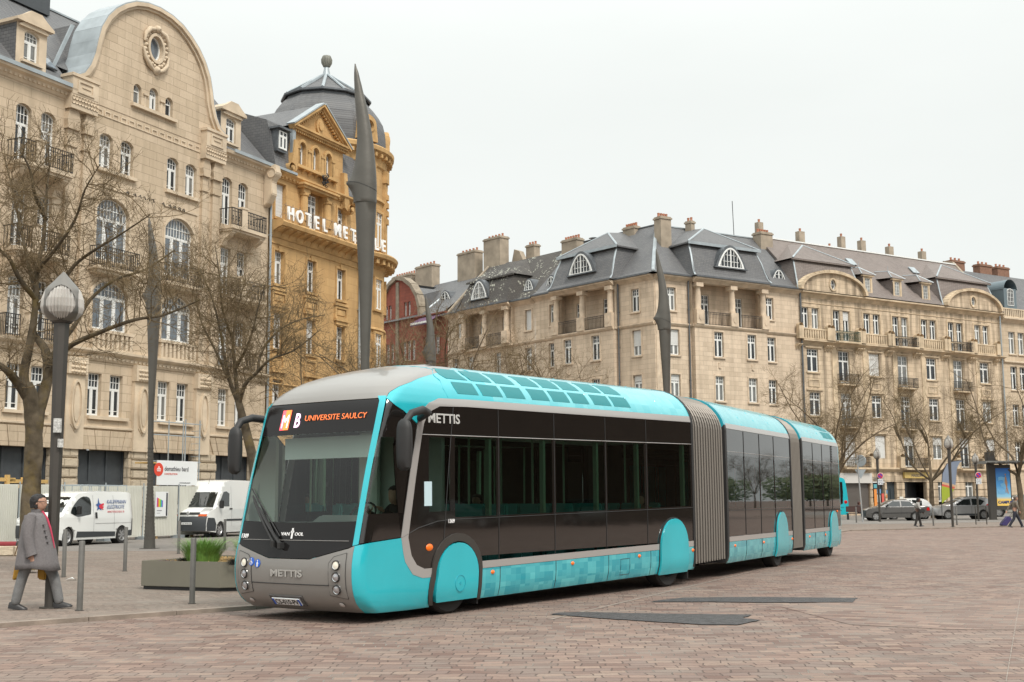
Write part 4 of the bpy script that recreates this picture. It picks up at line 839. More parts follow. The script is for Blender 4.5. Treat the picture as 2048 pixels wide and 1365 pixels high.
def golden_block():
    T=thing('golden_apartment_block',FB.w(0,0),FB.ang,'long golden stone block with brown slate roof and two arched pediments, at the right','building')
    w=[]; c4=[18.07,22.05,26.06,29.98,34.02,37.95,41.95]; odd=[22.05,29.98,37.95]
    for i,c in enumerate(c4):
        bal=c in odd
        for s in (-.63,.63): w.append((c+s-.12,16.9 if not bal else 16.0,.86,1.92 if not bal else 2.8,0,'tall',{'sill':False,'shut':.3 if (i==1 and s>0) else 0}))
        w.append((c,12.95 if not bal else 12.1,1.42,2.08 if not bal else 2.93,0,'gridhi',{'shut':.98 if i==2 else 0,'sill':not bal}))
        w.append((c+.12,9.0 if not bal else 8.2,1.38,2.1 if not bal else 2.95,0,'gridhi',{'sill':not bal}))
        w.append((c+.35,5.25 if not bal else 4.5,1.42,2.1 if not bal else 2.85,0,'tall',{'sill':False,'shut':[.3,.97,.97,.3,.35,.3,.55][i]}))
    facade(T,'wall',16.72,44.9,4.3,20.3,w,TAN2,TAN2_TRIM,reveal=.22)
    t=MB()
    for i,c in enumerate(c4):
        o=loop_rect(c-1.25,c+1.0,16.9,18.82); t.ring(shrink(o,-.16),shrink(o,-.02),'y',-.05,.01)
        for z in (15.05,11.18,7.42): t.box(c-.95,c+1.1,-.12,.01,z+.08,z+.2)
        t.ring(loop_rect(c-.65,c+.75,11.6,12.3),loop_rect(c-.55,c+.65,11.7,12.2),'y',-.05,.01)
    for i in range(8):
        u=16.72+28.18*i/7; 
        if 0<i<7: t.box(u-.05-.3+.1,u+.3,-.06,.01,4.8,15.6)
    t.build('stone_mouldings',TAN2_TRIM,T)
    c=Auto(); cornice(c,16.6,45.0,19.75,[(.04,0),(.12,.1),(.3,.3),(.55,.38),(.55,.52),(.02,.55)]); cornice(c,16.72,44.9,19.2,[(.02,0),(.06,.04),(.02,.08)])
    cornice(c,16.6,45.0,15.4,[(.04,0),(.12,.1),(.3,.25),(.5,.3),(.5,.42),(.02,.45)]); cornice(c,16.6,45.0,4.0,[(.04,0),(.15,.1),(.35,.25),(.35,.4),(.02,.42)])
    c.build('cornice',TAN2_TRIM,T)
    b=Auto()
    for i,c0 in enumerate(c4):
        if c0 not in odd: balustrade(b,c0-1.6,c0+1.45,15.85,16.85,y=-.3,step=.32,t=.14)
        for x in (c0-1.85,c0+1.7):
            b.box(x-.28,x+.28,-.6,-.2,15.85,17.0); b.lathe([(.28,-.6),(.28,-.2)],14,(x,0,17.0),'y'); console(b,x-.15,15.4,.2,.45,.5); console(b,x+.15,15.4,.2,.45,.5)
    b.build('balustrade',TAN2_TRIM,T)
    green=mat('green_iron',(.03,.06,.04),.6)
    for k,c0 in enumerate(odd):
        s=MB(); s.box(c0-1.55,c0+1.4,-.95,-.3,15.7,15.85); bal=s.build('balcony',TAN2_TRIM,T); railing(bal,c0-1.5,c0+1.35,-.9,15.85,.95,ret=.6,matl=green if k==0 else IRON)
        for z in (11.95,8.05):
            s=MB(); s.box(c0-1.0,c0+1.35,-.7,0,z-.12,z); console(s,c0-.6,z-.12,.25,.5,.45); console(s,c0+.95,z-.12,.25,.5,.45); bal=s.build('balcony',TAN2_TRIM,T); railing(bal,c0-.95,c0+1.3,-.65,z,.95,ret=.6)
        s=MB(); s.box(c0-1.0,c0+2.4,-.75,0,4.2,4.35); 
        for x in (c0-1.2,c0+2.55): s.box(x-.3,x+.3,-.5,-.05,4.35,5.4); s.lathe([(.3,-.5),(.3,-.05)],12,(x,0,5.4),'y')
        bal=s.build('balcony',TAN2_TRIM,T); railing(bal,c0-.85,c0+2.25,-.7,4.35,.95)
    # roof
    r=MB(); r.quad((16.72,-.6,20.35),(44.9,-.6,20.35),(44.9,5.2,26.25),(16.72,5.2,26.25)); r.quad((16.72,5.2,26.25),(44.9,5.2,26.25),(44.9,11,21),(16.72,11,21)); r.quad((16.72,-.6,20.35),(16.72,5.2,26.25),(16.72,11,21)); r.quad((44.9,-.6,20.35),(44.9,5.2,26.25),(44.9,11,21)); r.build('roof',SLATE_BR,T)
    for (a,b_) in ((16.1,24.6),(35.6,44.4)):
        r=MB(); mans(r,a,b_,-.5,20.4,.6,23.3,hip=.6)
        for s_,x0,x1 in ((1,a,a+.6),(-1,b_,b_-.6)): r.quad((x0,-.5,20.4),(x1,.6,23.3),(x1,3.4,23.3),(x0,.6,20.6))
        m=(a+b_)/2; q=[(a+.2,.3,23.35),(b_-.2,.3,23.35),(b_-.2,3.2,23.35),(a+.2,3.2,23.35)]; t0=(m,3.0,25.4); t2=(m,5.0,25.9); r.quad(q[0],q[1],t0); r.quad(q[1],q[2],t2,t0); r.quad(q[0],t0,t2,q[3]); r.box(a+.2,b_-.2,.3,.45,23.2,23.33)
        bay=r.build('roof_bay',SLATE_BR,T); z=MB()
        for s_,x0,x1 in ((1,a,a+.6),(-1,b_,b_-.6)): z.tube([(x0,-.5,20.4),(x0+(x1-x0)*.42,-.05,21.45),(x1,.6,23.3)],.1,5,flat=.5); z.tube([(x1-.35*s_,.3,23.4),t0],.09,5,flat=.5)
        z.build('zinc_hips',ZINC,bay)
        # arched stone pediment with an oval window
        n=20; arc=[(m+4.0*math.cos(PI*i/n),20.3+1.75*math.sin(PI*i/n)) for i in range(n+1)]
        p=MB(); p.sheet([(m+4.0,20.3)]+arc[1:-1]+[(m-4.0,20.3)],[loop_ell(m,21.05,.34,.48,18)],-.62,.2); p.build('pediment',TAN2,T)
        e=MB()
        for i in range(n): 
            A_,B_=Vector(arc[i]),Vector(arc[i+1]); nn=(((A_+B_)/2-Vector((m,20.0))).normalized()); e.prism([A_,A_+nn*.3,B_+nn*.3,B_],'y',-.95,-.2)
        e.ring(loop_ell(m,21.05,.5,.62,18),loop_ell(m,21.05,.34,.48,18),'y',-.7,-.62); e.build('pediment_moulding',TAN2_TRIM,T)
        g=MB(); g.prism(loop_ell(m,21.05,.36,.5,18),'y',-.46,-.44); f=MB(); f.ring(loop_ell(m,21.05,.36,.5,18),loop_ell(m,21.05,.28,.42,18),'y',-.52,-.46); f.box(m-.02,m+.02,-.5,-.46,20.6,21.5); f.box(m-.3,m+.3,-.5,-.46,21.03,21.07); o=f.build('oval_window',WHITE,T); g.build('pane',GLASS,o)
    for u in (25.5,29.55,33.6):
        d=MB(); o=loop_rect(u-.6,u+.6,20.7,22.35); d.sheet(o,[loop_rect(u-.36,u+.36,20.85,22.2)],-.15,.15); d.box(u-.75,u+.75,-.28,.0,22.35,22.5); dd=d.build('dormer',TAN2_TRIM,T); window(dd,u,20.85,.72,1.35,0,'six',y=-.06)
        e=MB(); e.quad((u-.6,-.1,20.6),(u-.6,1.9,22.4),(u-.6,-.1,22.4)); e.quad((u+.6,-.1,20.6),(u+.6,1.9,22.4),(u+.6,-.1,22.4)); tp=(u,.9,23.4); tb=(u,2.6,23.6)
        e.quad((u-.95,-.35,22.5),(u+.95,-.35,22.5),tp); e.quad((u-.95,-.35,22.5),tp,tb,(u-.95,2.3,22.7)); e.quad((u+.95,-.35,22.5),tp,tb,(u+.95,2.3,22.7)); e.build('dormer_roof',SLATE_BR,dd)
        z=MB(); z.tube([(u-.95,-.35,22.53),tp],.05,4); z.tube([(u+.95,-.35,22.53),tp],.05,4); z.tube([tp,tb],.05,4); z.tube([tp,(tp[0],tp[1],tp[2]+.5)],.03,4); z.build('zinc_hips',ZINC,dd)
    z=MB(); z.box(16.7,44.9,5.05,5.35,26.2,26.32); z.build('zinc_ridge',WHITE,T)
    for (u,v) in ((19.2,2.2+1.5),(28.6,3.6),(37.5,3.8),(20.6,.9),(17.5,.85),(37.0,.95)):
        pass
    for (u,v,z) in ((27.2,3.4,24.4),(36.2,3.4,24.4)):
        k=MB(); k.T=Matrix.Translation((u,v,z+.1))@Matrix.Rotation(math.atan2(5.9,5.8),4,'X'); k.box(-.45,.45,-.5,.5,0,.1); k.build('skylight',ZINC,T)
    for u,zt,wd in ((17.9,28.2,.9),(23.3,27.9,1.1),(27.3,26.8,.7),(29.0,28.0,.9),(31.9,27.9,1.0),(36.0,27.7,1.0),(41.0,27.7,1.0)): chimney(T,u,6.2,24.5,zt-.25,wd*.68,.55,1,cap=False)
    # ground floor
    b=MB(); opens=[(20.9,24.6),(25.0,26.6),(26.9,28.2),(29.3,32.4),(34.0,35.3),(38.0,39.35),(17.2,20.2),(42.2,43.6)]
    op=sorted(opens); holes=[loop_rect(a,c_,.3 if (c_-a)<1.5 or (c_-a)>2.5 else 1.2,3.5 if (c_-a)>1.4 else 3.25) for a,c_ in op]
    b.sheet(loop_rect(16.72,44.9,0,4.05),holes,-.02,.35)
    for z in (.9,1.6,2.3,3.0,3.7):
        xs=[16.72]+[x for a,c_ in op for x in (a,c_)]+[44.9]
        if z>3.5: xs=[16.72,44.9]
        for i in range(0,len(xs),2): b.box(xs[i]+.02,xs[i+1]-.02,-.1,-.02,z-.62,z)
    b.build('ground_floor_wall',TAN2,T)
    s=MB(); s.box(20.9,24.6,.1,.15,.3,3.0)
    for k in range(28): s.box(20.9,24.6,.06,.1,.32+k*.098,.36+k*.098)
    s.build('rolling_shutter',mat('grey_brown_shutter',(.16,.14,.125),.6),T)
    s=MB(); s.box(20.6,24.75,-.3,-.1,2.95,3.85); tag(s.build('shop_fascia',mat('off_white_fascia',(.55,.53,.5),.6),T),None)
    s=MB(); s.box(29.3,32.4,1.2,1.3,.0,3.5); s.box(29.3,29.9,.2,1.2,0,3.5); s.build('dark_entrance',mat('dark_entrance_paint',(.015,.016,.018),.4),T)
    s=MB(); s.box(29.1,32.5,-.35,-.12,3.42,3.98); sg=s.build('shop_fascia',mat('yellow_fascia',(.5,.36,.12),.6),T)
    text('MAISON',.34,mat('dark_blue_paint',(.05,.06,.12),.6),sg,.01,'fascia_letters',(30.0,-.36,3.56),sx=1.2)
    s=MB(); s.box(26.9,28.2,.2,.28,.3,3.5); s.box(27.0,27.5,.15,.2,.5,2.5); s.box(27.6,28.1,.15,.2,.5,2.5); s.build('shop_door',mat('dark_teal_door',(.03,.04,.045),.45),T)
    s=MB(); s.box(25.0,26.6,.2,.25,1.2,3.5); s.build('shop_window',GLASS,T); s=MB(); s.box(25.0,26.6,-.1,.0,3.0,3.5); s.build('window_sign',WHITE,T)
    for a in (34.0,38.0):
        window(T,a+.66,1.2,1.32,2.05,0,'tall',glass=GLASSL,y=.15)
    s=MB(); s.box(17.2,20.2,.3,.35,.3,3.5); s.build('shopfront',DGREY,T); s=MB(); s.box(42.2,43.6,.25,.3,.3,3.5); s.build('door',mat('oak_door',(.2,.09,.04),.6),T)
    cols=[(.7,.25,.05),(.65,.65,.6),(.15,.3,.5),(.6,.1,.08),(.1,.35,.4)]; k=0
    for (x,z,wd,h) in ((25.1,.7,.35,1.7),(25.5,1.2,.4,.7),(25.5,2.0,.5,.4),(26.1,1.1,.3,.9),(25.1,2.5,.4,.35),(26.72,1.6,.1,.3),(28.5,1.25,.5,.45),(26.75,2.0,.12,.3)):
        s=MB(); s.box(x,x+wd,-.14,-.1,z,z+h); s.build('notice_board',mat('board_%d'%(k%5),cols[k%5],.6),T); k+=1
    pipe(T,44.6,0,20,-.2,.08,ZINC)
    r=MB(); r.box(17,44.8,10.6,11,0,21); r.quad((44.9,0,0),(44.9,11,0),(44.9,11,21),(44.9,0,20.3)); r.build('rear_wall',TAN2,T)
    # ------------- end building and more of the street beyond the frame
    T=thing('pale_end_building',FB.w(0,0),FB.ang,'pale stone building with grey slate roof, at the far right edge','building')
    w=[(u,z,1.05,h,0,'tall',{}) for u in [46.6,48.1,51.5,55,58.5,62,66,70] for z,h in ((16.2,2.3),(12.5,2.4),(8.8,2.2),(5.1,2.1))]
    facade(T,'wall',44.95,75,0,19.9,w,STONE,STONE_TRIM); c=Auto(); cornice(c,44.95,75,19.4,[(.04,0),(.2,.15),(.5,.35),(.5,.5),(.02,.52)]); cornice(c,44.95,75,15.2,[(.04,0),(.2,.1),(.2,.25),(.02,.3)]); cornice(c,44.95,75,4.2,[(.04,0),(.2,.1),(.2,.25),(.02,.3)])
    c.build('cornice',STONE_TRIM,T)
    b=Auto(); balustrade(b,44.95,75,19.95,20.9,y=-.1); b.build('balustrade',STONE_TRIM,T)
    r=MB(); r.quad((44.95,.1,20.0),(75,.1,20.0),(75,5.5,25.8),(44.95,5.5,25.8)); r.quad((44.95,5.5,25.8),(75,5.5,25.8),(75,11,21),(44.95,11,21)); r.quad((44.95,.1,20),(44.95,5.5,25.8),(44.95,11,20)); r.build('roof',SLATE,T)
    d=MB(); d.box(45.6,47.6,-.1,2.5,20.9,23.0); d.lathe([(1.05,-.2),(1.05,2.8)],16,(46.6,0,22.9),'y',0,PI); dd=d.build('dormer',mat('blue_grey_dormer',(.12,.16,.18),.5),T); window(dd,46.6,21.2,1.0,1.8,.2,'six',y=-.16)
    for u in (46.0,50.5,53.5,60): chimney(T,u,6,25,26.9,2.0,.9,3,m=mat('red_chimney_brick',(.22,.12,.08),.9,noise=.2))
    gp=MB(); gp.prism([(-.4,20.1),(5.4,26.6),(6.6,26.9),(6.6,25.5),(.1,20.0)],'x',44.75,45.1); gp.build('party_wall',RENDER,T)
golden_block()
# ================================================================ THE BUS
CYAN=mat('turquoise_bus_paint',(.022,.43,.5),.2,spec=.5,coat=.7,noise=.07,nscale=1.3)
CYD=mat('dark_turquoise_edge',(.02,.36,.45),.25,coat=.5)
BGREY=mat('warm_grey_bus_paint',(.225,.215,.2),.32,coat=.4)
SILV=mat('silver_bus_paint',(.4,.385,.37),.3,metal=.25,coat=.3)
BLK=mat('black_bus_panel',(.012,.01,.009),.04,spec=1.0)
BLKF=mat('black_front_panel',(.012,.011,.011),.1,spec=.3)
BLKM=mat('black_rubber',(.02,.02,.02),.6)
TYRE=mat('tyre_rubber',(.022,.021,.02),.75,noise=.2,nscale=6)
def glass_mat(name,tint,refl=1.0):
    m=D.materials.new(name); m.use_nodes=True; t=m.node_tree; t.nodes.clear(); MATS[name]=m
    o=t.nodes.new('ShaderNodeOutputMaterial'); mx_=t.nodes.new('ShaderNodeMixShader'); tr=t.nodes.new('ShaderNodeBsdfTransparent'); tr.inputs[0].default_value=(*tint,1)
    gl=t.nodes.new('ShaderNodeBsdfGlossy'); gl.inputs['Roughness'].default_value=.015; gl.inputs[0].default_value=(refl,refl,refl,1); f=t.nodes.new('ShaderNodeFresnel'); f.inputs[0].default_value=1.5
    t.links.new(f.outputs[0],mx_.inputs[0]); t.links.new(tr.outputs[0],mx_.inputs[1]); t.links.new(gl.outputs[0],mx_.inputs[2]); t.links.new(mx_.outputs[0],o.inputs[0]); return m
WSG=glass_mat('windscreen_glass',(.86,.92,.88)); SIDEG=glass_mat('tinted_bus_glass',(.42,.54,.48)); CARG=glass_mat('car_window_glass',(.35,.4,.38))
def pixel_paint(nm='turquoise_pixel_pattern',ca=(.022,.32,.39),cb_=(.1,.5,.54)):
    m=D.materials.new(nm); t,b=nodes(m); b.inputs['Roughness'].default_value=.22; b.inputs['Coat Weight'].default_value=.6; b.inputs['Coat Roughness'].default_value=.06
    tc=t.nodes.new('ShaderNodeTexCoord'); out=None
    for sc,seed in ((.19,0),(.095,3.3)):
        sn=t.nodes.new('ShaderNodeVectorMath'); sn.operation='SNAP'; sn.inputs[1].default_value=(sc*1.3,10,sc); t.links.new(tc.outputs['Object'],sn.inputs[0])
        ad=t.nodes.new('ShaderNodeVectorMath'); ad.operation='ADD'; ad.inputs[1].default_value=(seed,seed,seed); t.links.new(sn.outputs[0],ad.inputs[0])
        wn=t.nodes.new('ShaderNodeTexWhiteNoise'); t.links.new(ad.outputs[0],wn.inputs[0])
        out=wn.outputs[0] if out is None else math_node(t,'ADD',math_node(t,'MULTIPLY',out,.6),math_node(t,'MULTIPLY',wn.outputs[0],.4))
    r=t.nodes.new('ShaderNodeMapRange'); r.inputs[1].default_value=.25; r.inputs[2].default_value=.85; t.links.new(out,r.inputs[0])
    t.links.new(mixc(t,r.outputs[0],ca,cb_),b.inputs['Base Color']); return m
PIX=pixel_paint(); PIXR=pixel_paint('pale_turquoise_roof_paint',(.075,.44,.5),(.13,.51,.56))
def interp(tab,z):
    if z<=tab[0][0]: return tab[0][1]
    for (a,b),(c,d) in zip(tab,tab[1:]):
        if z<=c: t=(z-a)/(c-a); return b+(d-b)*t
    return tab[-1][1]
FZ=[(.12,-1.55),(.2,-1.74),(.3,-1.87),(.45,-1.95),(.7,-1.98),(.9,-1.96),(1.05,-1.92),(1.5,-1.82),(2.0,-1.7),(2.6,-1.53),(2.9,-1.44),(3.03,-1.36),(3.14,-1.22),(3.24,-1.0),(3.32,-.7),(3.38,-.4),(3.43,-.05),(3.46,.4)]
GZ=[(.12,.08),(.2,.035),(.4,0),(2.86,0),(2.95,.015),(3.04,.05),(3.13,.11),(3.22,.2),(3.3,.31),(3.37,.46),(3.42,.64),(3.45,.85),(3.46,.95)]
WB=2.37
ZS=lambda z: z+.2*max(0,z-2.95)
def smooth_tab(tab,n=4):
    out=[]
    for i in range(len(tab)-1):
        p0,p1,p2,p3=tab[max(i-1,0)],tab[i],tab[i+1],tab[min(i+2,len(tab)-1)]
        for k in range(n):
            t=k/n; z=p1[0]+(p2[0]-p1[0])*t; m1=(p2[1]-p0[1])/max(1e-6,p2[0]-p0[0])*(p2[0]-p1[0]); m2=(p3[1]-p1[1])/max(1e-6,p3[0]-p1[0])*(p2[0]-p1[0])
            out.append((z,(2*t**3-3*t*t+1)*p1[1]+(t**3-2*t*t+t)*m1+(-2*t**3+3*t*t)*p2[1]+(t**3-t*t)*m2))
    return out+[tab[-1]]
FZ=smooth_tab(FZ); GZ=smooth_tab(GZ)
class Shell:
    def __init__(s,nose,shear=0,dz=0): s.nose=nose; s.sh=shear; s.dz=dz
    def rad(s,z): return .16+max(0,(z-2.9))*.9
    def p0(s,q,z):
        if not s.nose:
            u=q; return Vector((u,interp(GZ,z),ZS(z)+s.dz))
        mir=q<-2.6
        if mir: q=-5.2-q
        g=interp(GZ,z); U=interp(FZ,z)+.05; r=s.rad(z)
        if q>=1.0: u,v=q,g
        elif q>=-1.3: u,v=U+r+(q+1.3)/2.3*(1-U-r),g
        elif q>=-1.75: a=(-1.3-q)/.45*PI/2; u,v=U+r-r*math.sin(a),g+r-r*math.cos(a)
        else:
            t=(-1.75-q)/.85; v=g+r+t*(WB/2-g-r); u=U-.05*math.sin(min(1,t)*PI/2)
        if mir: v=WB-v
        return Vector((u,v,ZS(z)+s.sh*u+s.dz))
    def n(s,q,z):
        e=.004; a=s.p0(q+e,z)-s.p0(q-e,z); b=s.p0(q,min(z+e,3.46))-s.p0(q,z-e); n=a.cross(b)
        return n.normalized() if n.length>1e-12 else Vector((0,-1,0))
    def P(s,q,z,off=0): return s.p0(q,z)+s.n(q,z)*off if off else s.p0(q,z)
    def s_of(s,u,z):
        if not s.nose or u>=1: return u
        U=interp(FZ,z)+.05; r=s.rad(z)
        if u>=U+r: return -1.3+(u-U-r)/(1-U-r)*2.3
        return -1.3-math.asin(min(1,(U+r-u)/r))/(PI/2)*.45
    def sz(s,pts): return [(s.s_of(u,z),z) for u,z in pts]
def cutmesh(poly,step,holes=()):
    loops=[poly]+list(holes); allp=[q for l in loops for q in l]
    bm=bmesh.new(); vs=[bm.verts.new((x,z,0)) for x,z in allp]
    for t in tessellate_polygon([[Vector((x,z,0)) for x,z in l] for l in loops]):
        if len(set(t))==3:
            try: bm.faces.new([vs[i] for i in t])
            except ValueError: pass
    x0,x1=min(p[0] for p in poly),max(p[0] for p in poly); z0,z1=min(p[1] for p in poly),max(p[1] for p in poly)
    sx,szz=step if isinstance(step,tuple) else (step,step)
    k=math.floor(x0/sx)+1
    while k*sx<x1: bmesh.ops.bisect_plane(bm,geom=bm.verts[:]+bm.edges[:]+bm.faces[:],plane_co=(k*sx,0,0),plane_no=(1,0,0)); k+=1
    k=math.floor(z0/szz)+1
    while k*szz<z1: bmesh.ops.bisect_plane(bm,geom=bm.verts[:]+bm.edges[:]+bm.faces[:],plane_co=(0,k*szz,0),plane_no=(0,1,0)); k+=1
    bmesh.ops.remove_doubles(bm,verts=bm.verts,dist=1e-5); return bm
def patch(sh,poly,off,name,material,parent,step=.1,thick=.015,holes=(),M=None,smooth=True):
    """a panel of the body: a region of the shell's unrolled surface, raised by off and given thickness inwards"""
    bm=cutmesh(poly,step,holes)
    bmesh.ops.recalc_face_normals(bm,faces=bm.faces)
    if sum(f.normal.z*f.calc_area() for f in bm.faces)<0: bmesh.ops.reverse_faces(bm,faces=bm.faces)
    cs=[(v.co.x,v.co.y) for v in bm.verts]; bnd=[(e.verts[0].index,e.verts[1].index) for e in bm.edges if len(e.link_faces)==1] if (bm.verts.index_update() or True) else []
    fs=[[v.index for v in f.verts] for f in bm.faces]; bm.free()
    n=len(cs); vs=[sh.P(a,b,off) for a,b in cs]; inner=[sh.P(a,b,off-thick) for a,b in cs]
    me=D.meshes.new(name); b0=sorted({i for e in bnd for i in e}); mp={i:n+k for k,i in enumerate(b0)}
    allv=vs+[inner[i] for i in b0]; faces=fs+[(a,b,mp[b],mp[a]) for a,b in bnd]
    me.from_pydata([tuple(v) for v in allv],[],faces); me.materials.append(material)
    bm=bmesh.new(); bm.from_mesh(me); bmesh.ops.recalc_face_normals(bm,faces=bm.faces); bm.to_mesh(me); bm.free()
    if smooth:
        for p in me.polygons: p.use_smooth=True
        me.set_sharp_from_angle(angle=math.radians(50))
    o=D.objects.new(name,me); COL.objects.link(o); o.parent=parent
    if M is not None: o.matrix_local=M
    return o
def seam(sh,pts,name,parent,M,off=.016,r=.006,m=None):
    b=MB(); q=[]
    for (a,c),(d,e) in zip(pts,pts[1:]):
        k=max(1,int(max(abs(d-a),abs(e-c))/.12))
        for i in range(k): q.append((a+(d-a)*i/k,c+(e-c)*i/k))
    q.append(pts[-1]); b.tube([sh.P(x,z,off) for x,z in q],r,4); o=b.build(name,m or BLKM,parent); o.matrix_local=M; return o
def arch(c,w,z0,z1,n=16):
    """D-shaped wheel cover outline"""
    h=z1-z0; return [(c-w/2,z0),(c+w/2,z0)]+[(c+w/2*math.cos(PI*i/n)*(1-.0*i),z0+h*.42+h*.58*math.sin(PI*i/n)**.9 if 0<i<n else z0+h*.42) for i in range(n+1)]
def wheel(parent,M,u,v,r=.47,w=.28,name='wheel',z=None):
    b=MB(); b.lathe([(r*.62,-w/2),(r*.93,-w/2),(r,-w/2+.04),(r,w/2-.04),(r*.93,w/2),(r*.62,w/2)],28,(0,0,0),'y'); o=b.build(name,TYRE,parent,auto=.6); o.matrix_local=M@Matrix.Translation((u,v,r if z is None else z))
    h=MB(); h.lathe([(0,-w/2+.06),(r*.2,-w/2+.02),(r*.25,-w/2+.06),(r*.55,-w/2+.08),(r*.64,-w/2-.005)],24,(0,0,0),'y'); h.build('rim',mat('grey_rim',(.2,.2,.2),.4,metal=.6),o,auto=.6); return o
def on_shell(sh,M,q,z,off=.02):
    """matrix of a small thing lying on the shell: x along the surface, z up it, y inwards"""
    p=sh.P(q,z,off); e=.01; x=(sh.p0(q+e,z)-sh.p0(q-e,z)).normalized(); n=sh.n(q,z); x=-x if False else x; zz=n.cross(x)*-1; 
    zz=x.cross(-n).normalized() if x.cross(-n).z>0 else -x.cross(-n).normalized()
    return M@Matrix.Translation(p)@Matrix((x,-n,zz)).transposed().to_4x4()
def bus():
    a=atdepth(905,1000,17.3); F1=Fr(a.x,a.y,.73,1); a=atdepth(1457,1000,25.2); F2=Fr(a.x,a.y,.51,1); a=atdepth(1604,1000,30.7); F3=Fr(a.x,a.y,.5,1)
    T=thing('articulated_bus',F1.w(0,0),F1.ang,'long turquoise and black double-articulated bus with grey front, its display reading MB UNIVERSITE SAULCY','bus')
    I=Matrix.Identity(4); base=Matrix.Translation(F1.w(0,0))@Matrix.Rotation(F1.ang,4,'Z')
    rel=lambda F: base.inverted()@Matrix.Translation(F.w(0,0))@Matrix.Rotation(F.ang,4,'Z')
    M1,M2,M3=I,rel(F2),rel(F3)
    A=Shell(True,.015); sz=A.sz; U=lambda px,off=0:F1.uat(px,off) if hasattr(F1,'uat') else F1.uz(px,1000,off)[0]
    R1=7.15
    # ---- lower front: turquoise flank and corner
    wa=.10; whl=.09
    arcpts=lambda c,w,z0,z1:[(c-w/2*math.cos(PI*i/14),z0+(z1-z0)*.45+(z1-z0)*.55*math.sin(PI*i/14)) for i in range(15)]
    hole0=arcpts(whl,1.06,.12,1.06)           # opening of the front wheel, left to right
    stripe_o=[(-1.10,1.09),(-1.02,.78),(-.86,.6),(-.66,.54),(-.44,.54)]
    low=[(-1.9,.16),(-.44,.16),(-.44,.54)]+stripe_o[::-1][1:]+[(-1.3,1.06),(-1.86,1.0)]
    def front_edge(zs,s): return [(s,z) for z in zs]
    poly=[(-1.635,.17)]+sz([(-1.3,.15),(-.9,.14),(-.44,.14),(-.44,.54)]+stripe_o[::-1][1:])+[(-1.35,1.05),(-1.635,1.02)]+front_edge([.8,.6,.4,.3],-1.635)
    patch(A,poly,.012,'front_side_panel',CYAN,T,.08)
    # mirrored side of the nose and plain far side
    mirp=lambda pl:[(-5.2-q,z) for q,z in pl][::-1]
    patch(A,mirp(poly),.012,'front_side_panel',CYAN,T,.08)
    # ---- grey front mask
    zsn=[.3,.45,.6,.8]
    front=[(-1.64,.17),(-1.64,1.02),(-2.28,.84),(-2.92,.84),(-3.53,1.02),(-3.53,.17)][::-1]
    fp=patch(A,front,.012,'front_mask',BGREY,T,.08)
    seam(A,[(-1.93,.52),(-3.27,.52)],'panel_seam',fp,I,.014)
    # ---- turquoise pillars
    pil=[(-1.685,1.02),(-1.56,1.04),(-1.55,2.0),(-1.53,2.965),(-1.675,2.965)]
    patch(A,pil[::-1] if False else pil,.014,'windscreen_pillar',CYAN,T,.1); patch(A,mirp(pil),.014,'windscreen_pillar',CYAN,T,.1)
    # ---- windscreen: black lower apron, clear glass, black header
    patch(A,[(-1.69,1.02),(-2.28,.85),(-2.92,.85),(-3.51,1.02),(-3.51,1.33),(-2.6,1.31),(-1.69,1.33)][::-1],.008,'windscreen_apron',BLKF,T,.1)
    patch(A,[(-3.51,2.5),(-1.69,2.5),(-1.69,2.93),(-3.51,2.93)],.008,'windscreen_header',BLKF,T,.1)
    patch(A,[(-3.51,1.33),(-2.6,1.31),(-1.69,1.33),(-1.69,2.5),(-3.51,2.5)],.006,'windscreen',WSG,T,.12,thick=.004)
    seam(A,[(-1.78,1.08),(-3.42,1.08)],'apron_seam',T,I,.012,.004,BGREY)
    # ---- grey roof visor (front of the dome) and its turquoise cheeks
    vis=[(-3.67,2.94),(-1.53,2.94),(-1.50,3.0),(-1.40,3.08),(-1.20,3.2),(-.85,3.31),(-.4,3.39),(-.1,3.43),(0.2,3.459),(-5.4,3.459),(-5.1,3.43),(-4.8,3.39),(-4.35,3.31),(-4.0,3.2),(-3.8,3.08),(-3.7,3.0)]
    patch(A,vis,.012,'roof_visor',BGREY,T,.07)
    chk=[(-1.53,2.935)]+sz([(-1.05,2.78),(-.78,2.62),(-.74,2.7),(-.66,2.82),(-.52,2.91),(-.3,2.975),(.6,2.986),(1.0,2.987)])+[(1.0,3.459),(0.21,3.459),(-.09,3.43),(-.39,3.39),(-.84,3.31),(-1.19,3.2),(-1.39,3.08),(-1.49,3.0)]
    patch(A,chk,.012,'roof_cheek',CYAN,T,.07); patch(A,mirp(chk),.012,'roof_cheek',CYAN,T,.07)
    # ---- black nose side glass
    ns=[(-1.55,1.05)]+sz([(-1.10,1.10),(-.80,2.45),(-.78,2.60),(-1.05,2.76)])+[(-1.5,2.945)]
    drv=[(-1.5,1.42)]+sz([(-1.0,1.42),(-.82,2.3),(-1.25,2.42)])+[(-1.48,2.42)]
    drv2=[(-1.53,1.12)]+sz([(-1.06,1.14),(-.86,2.3),(-1.2,2.6)])+[(-1.51,2.65)]
    patch(A,ns,.006,'nose_side_panel',BLK,T,.09,holes=[drv]); patch(A,mirp(ns),.006,'nose_side_panel',BLK,T,.09,holes=[mirp(drv2)])
    patch(A,drv,.004,'driver_side_window',SIDEG,T,.1,thick=.003); patch(A,mirp(drv2),.004,'door_window',WSG,T,.1,thick=.003)
    # ---- silver frame line round the side glazing
    out=[(-.44,.54),(-.66,.54),(-.86,.6),(-1.02,.78),(-1.10,1.09),(-.80,2.45),(-.74,2.7),(-.66,2.82),(-.52,2.91),(-.3,2.975),(0.3,2.985),(1.0,2.985)]
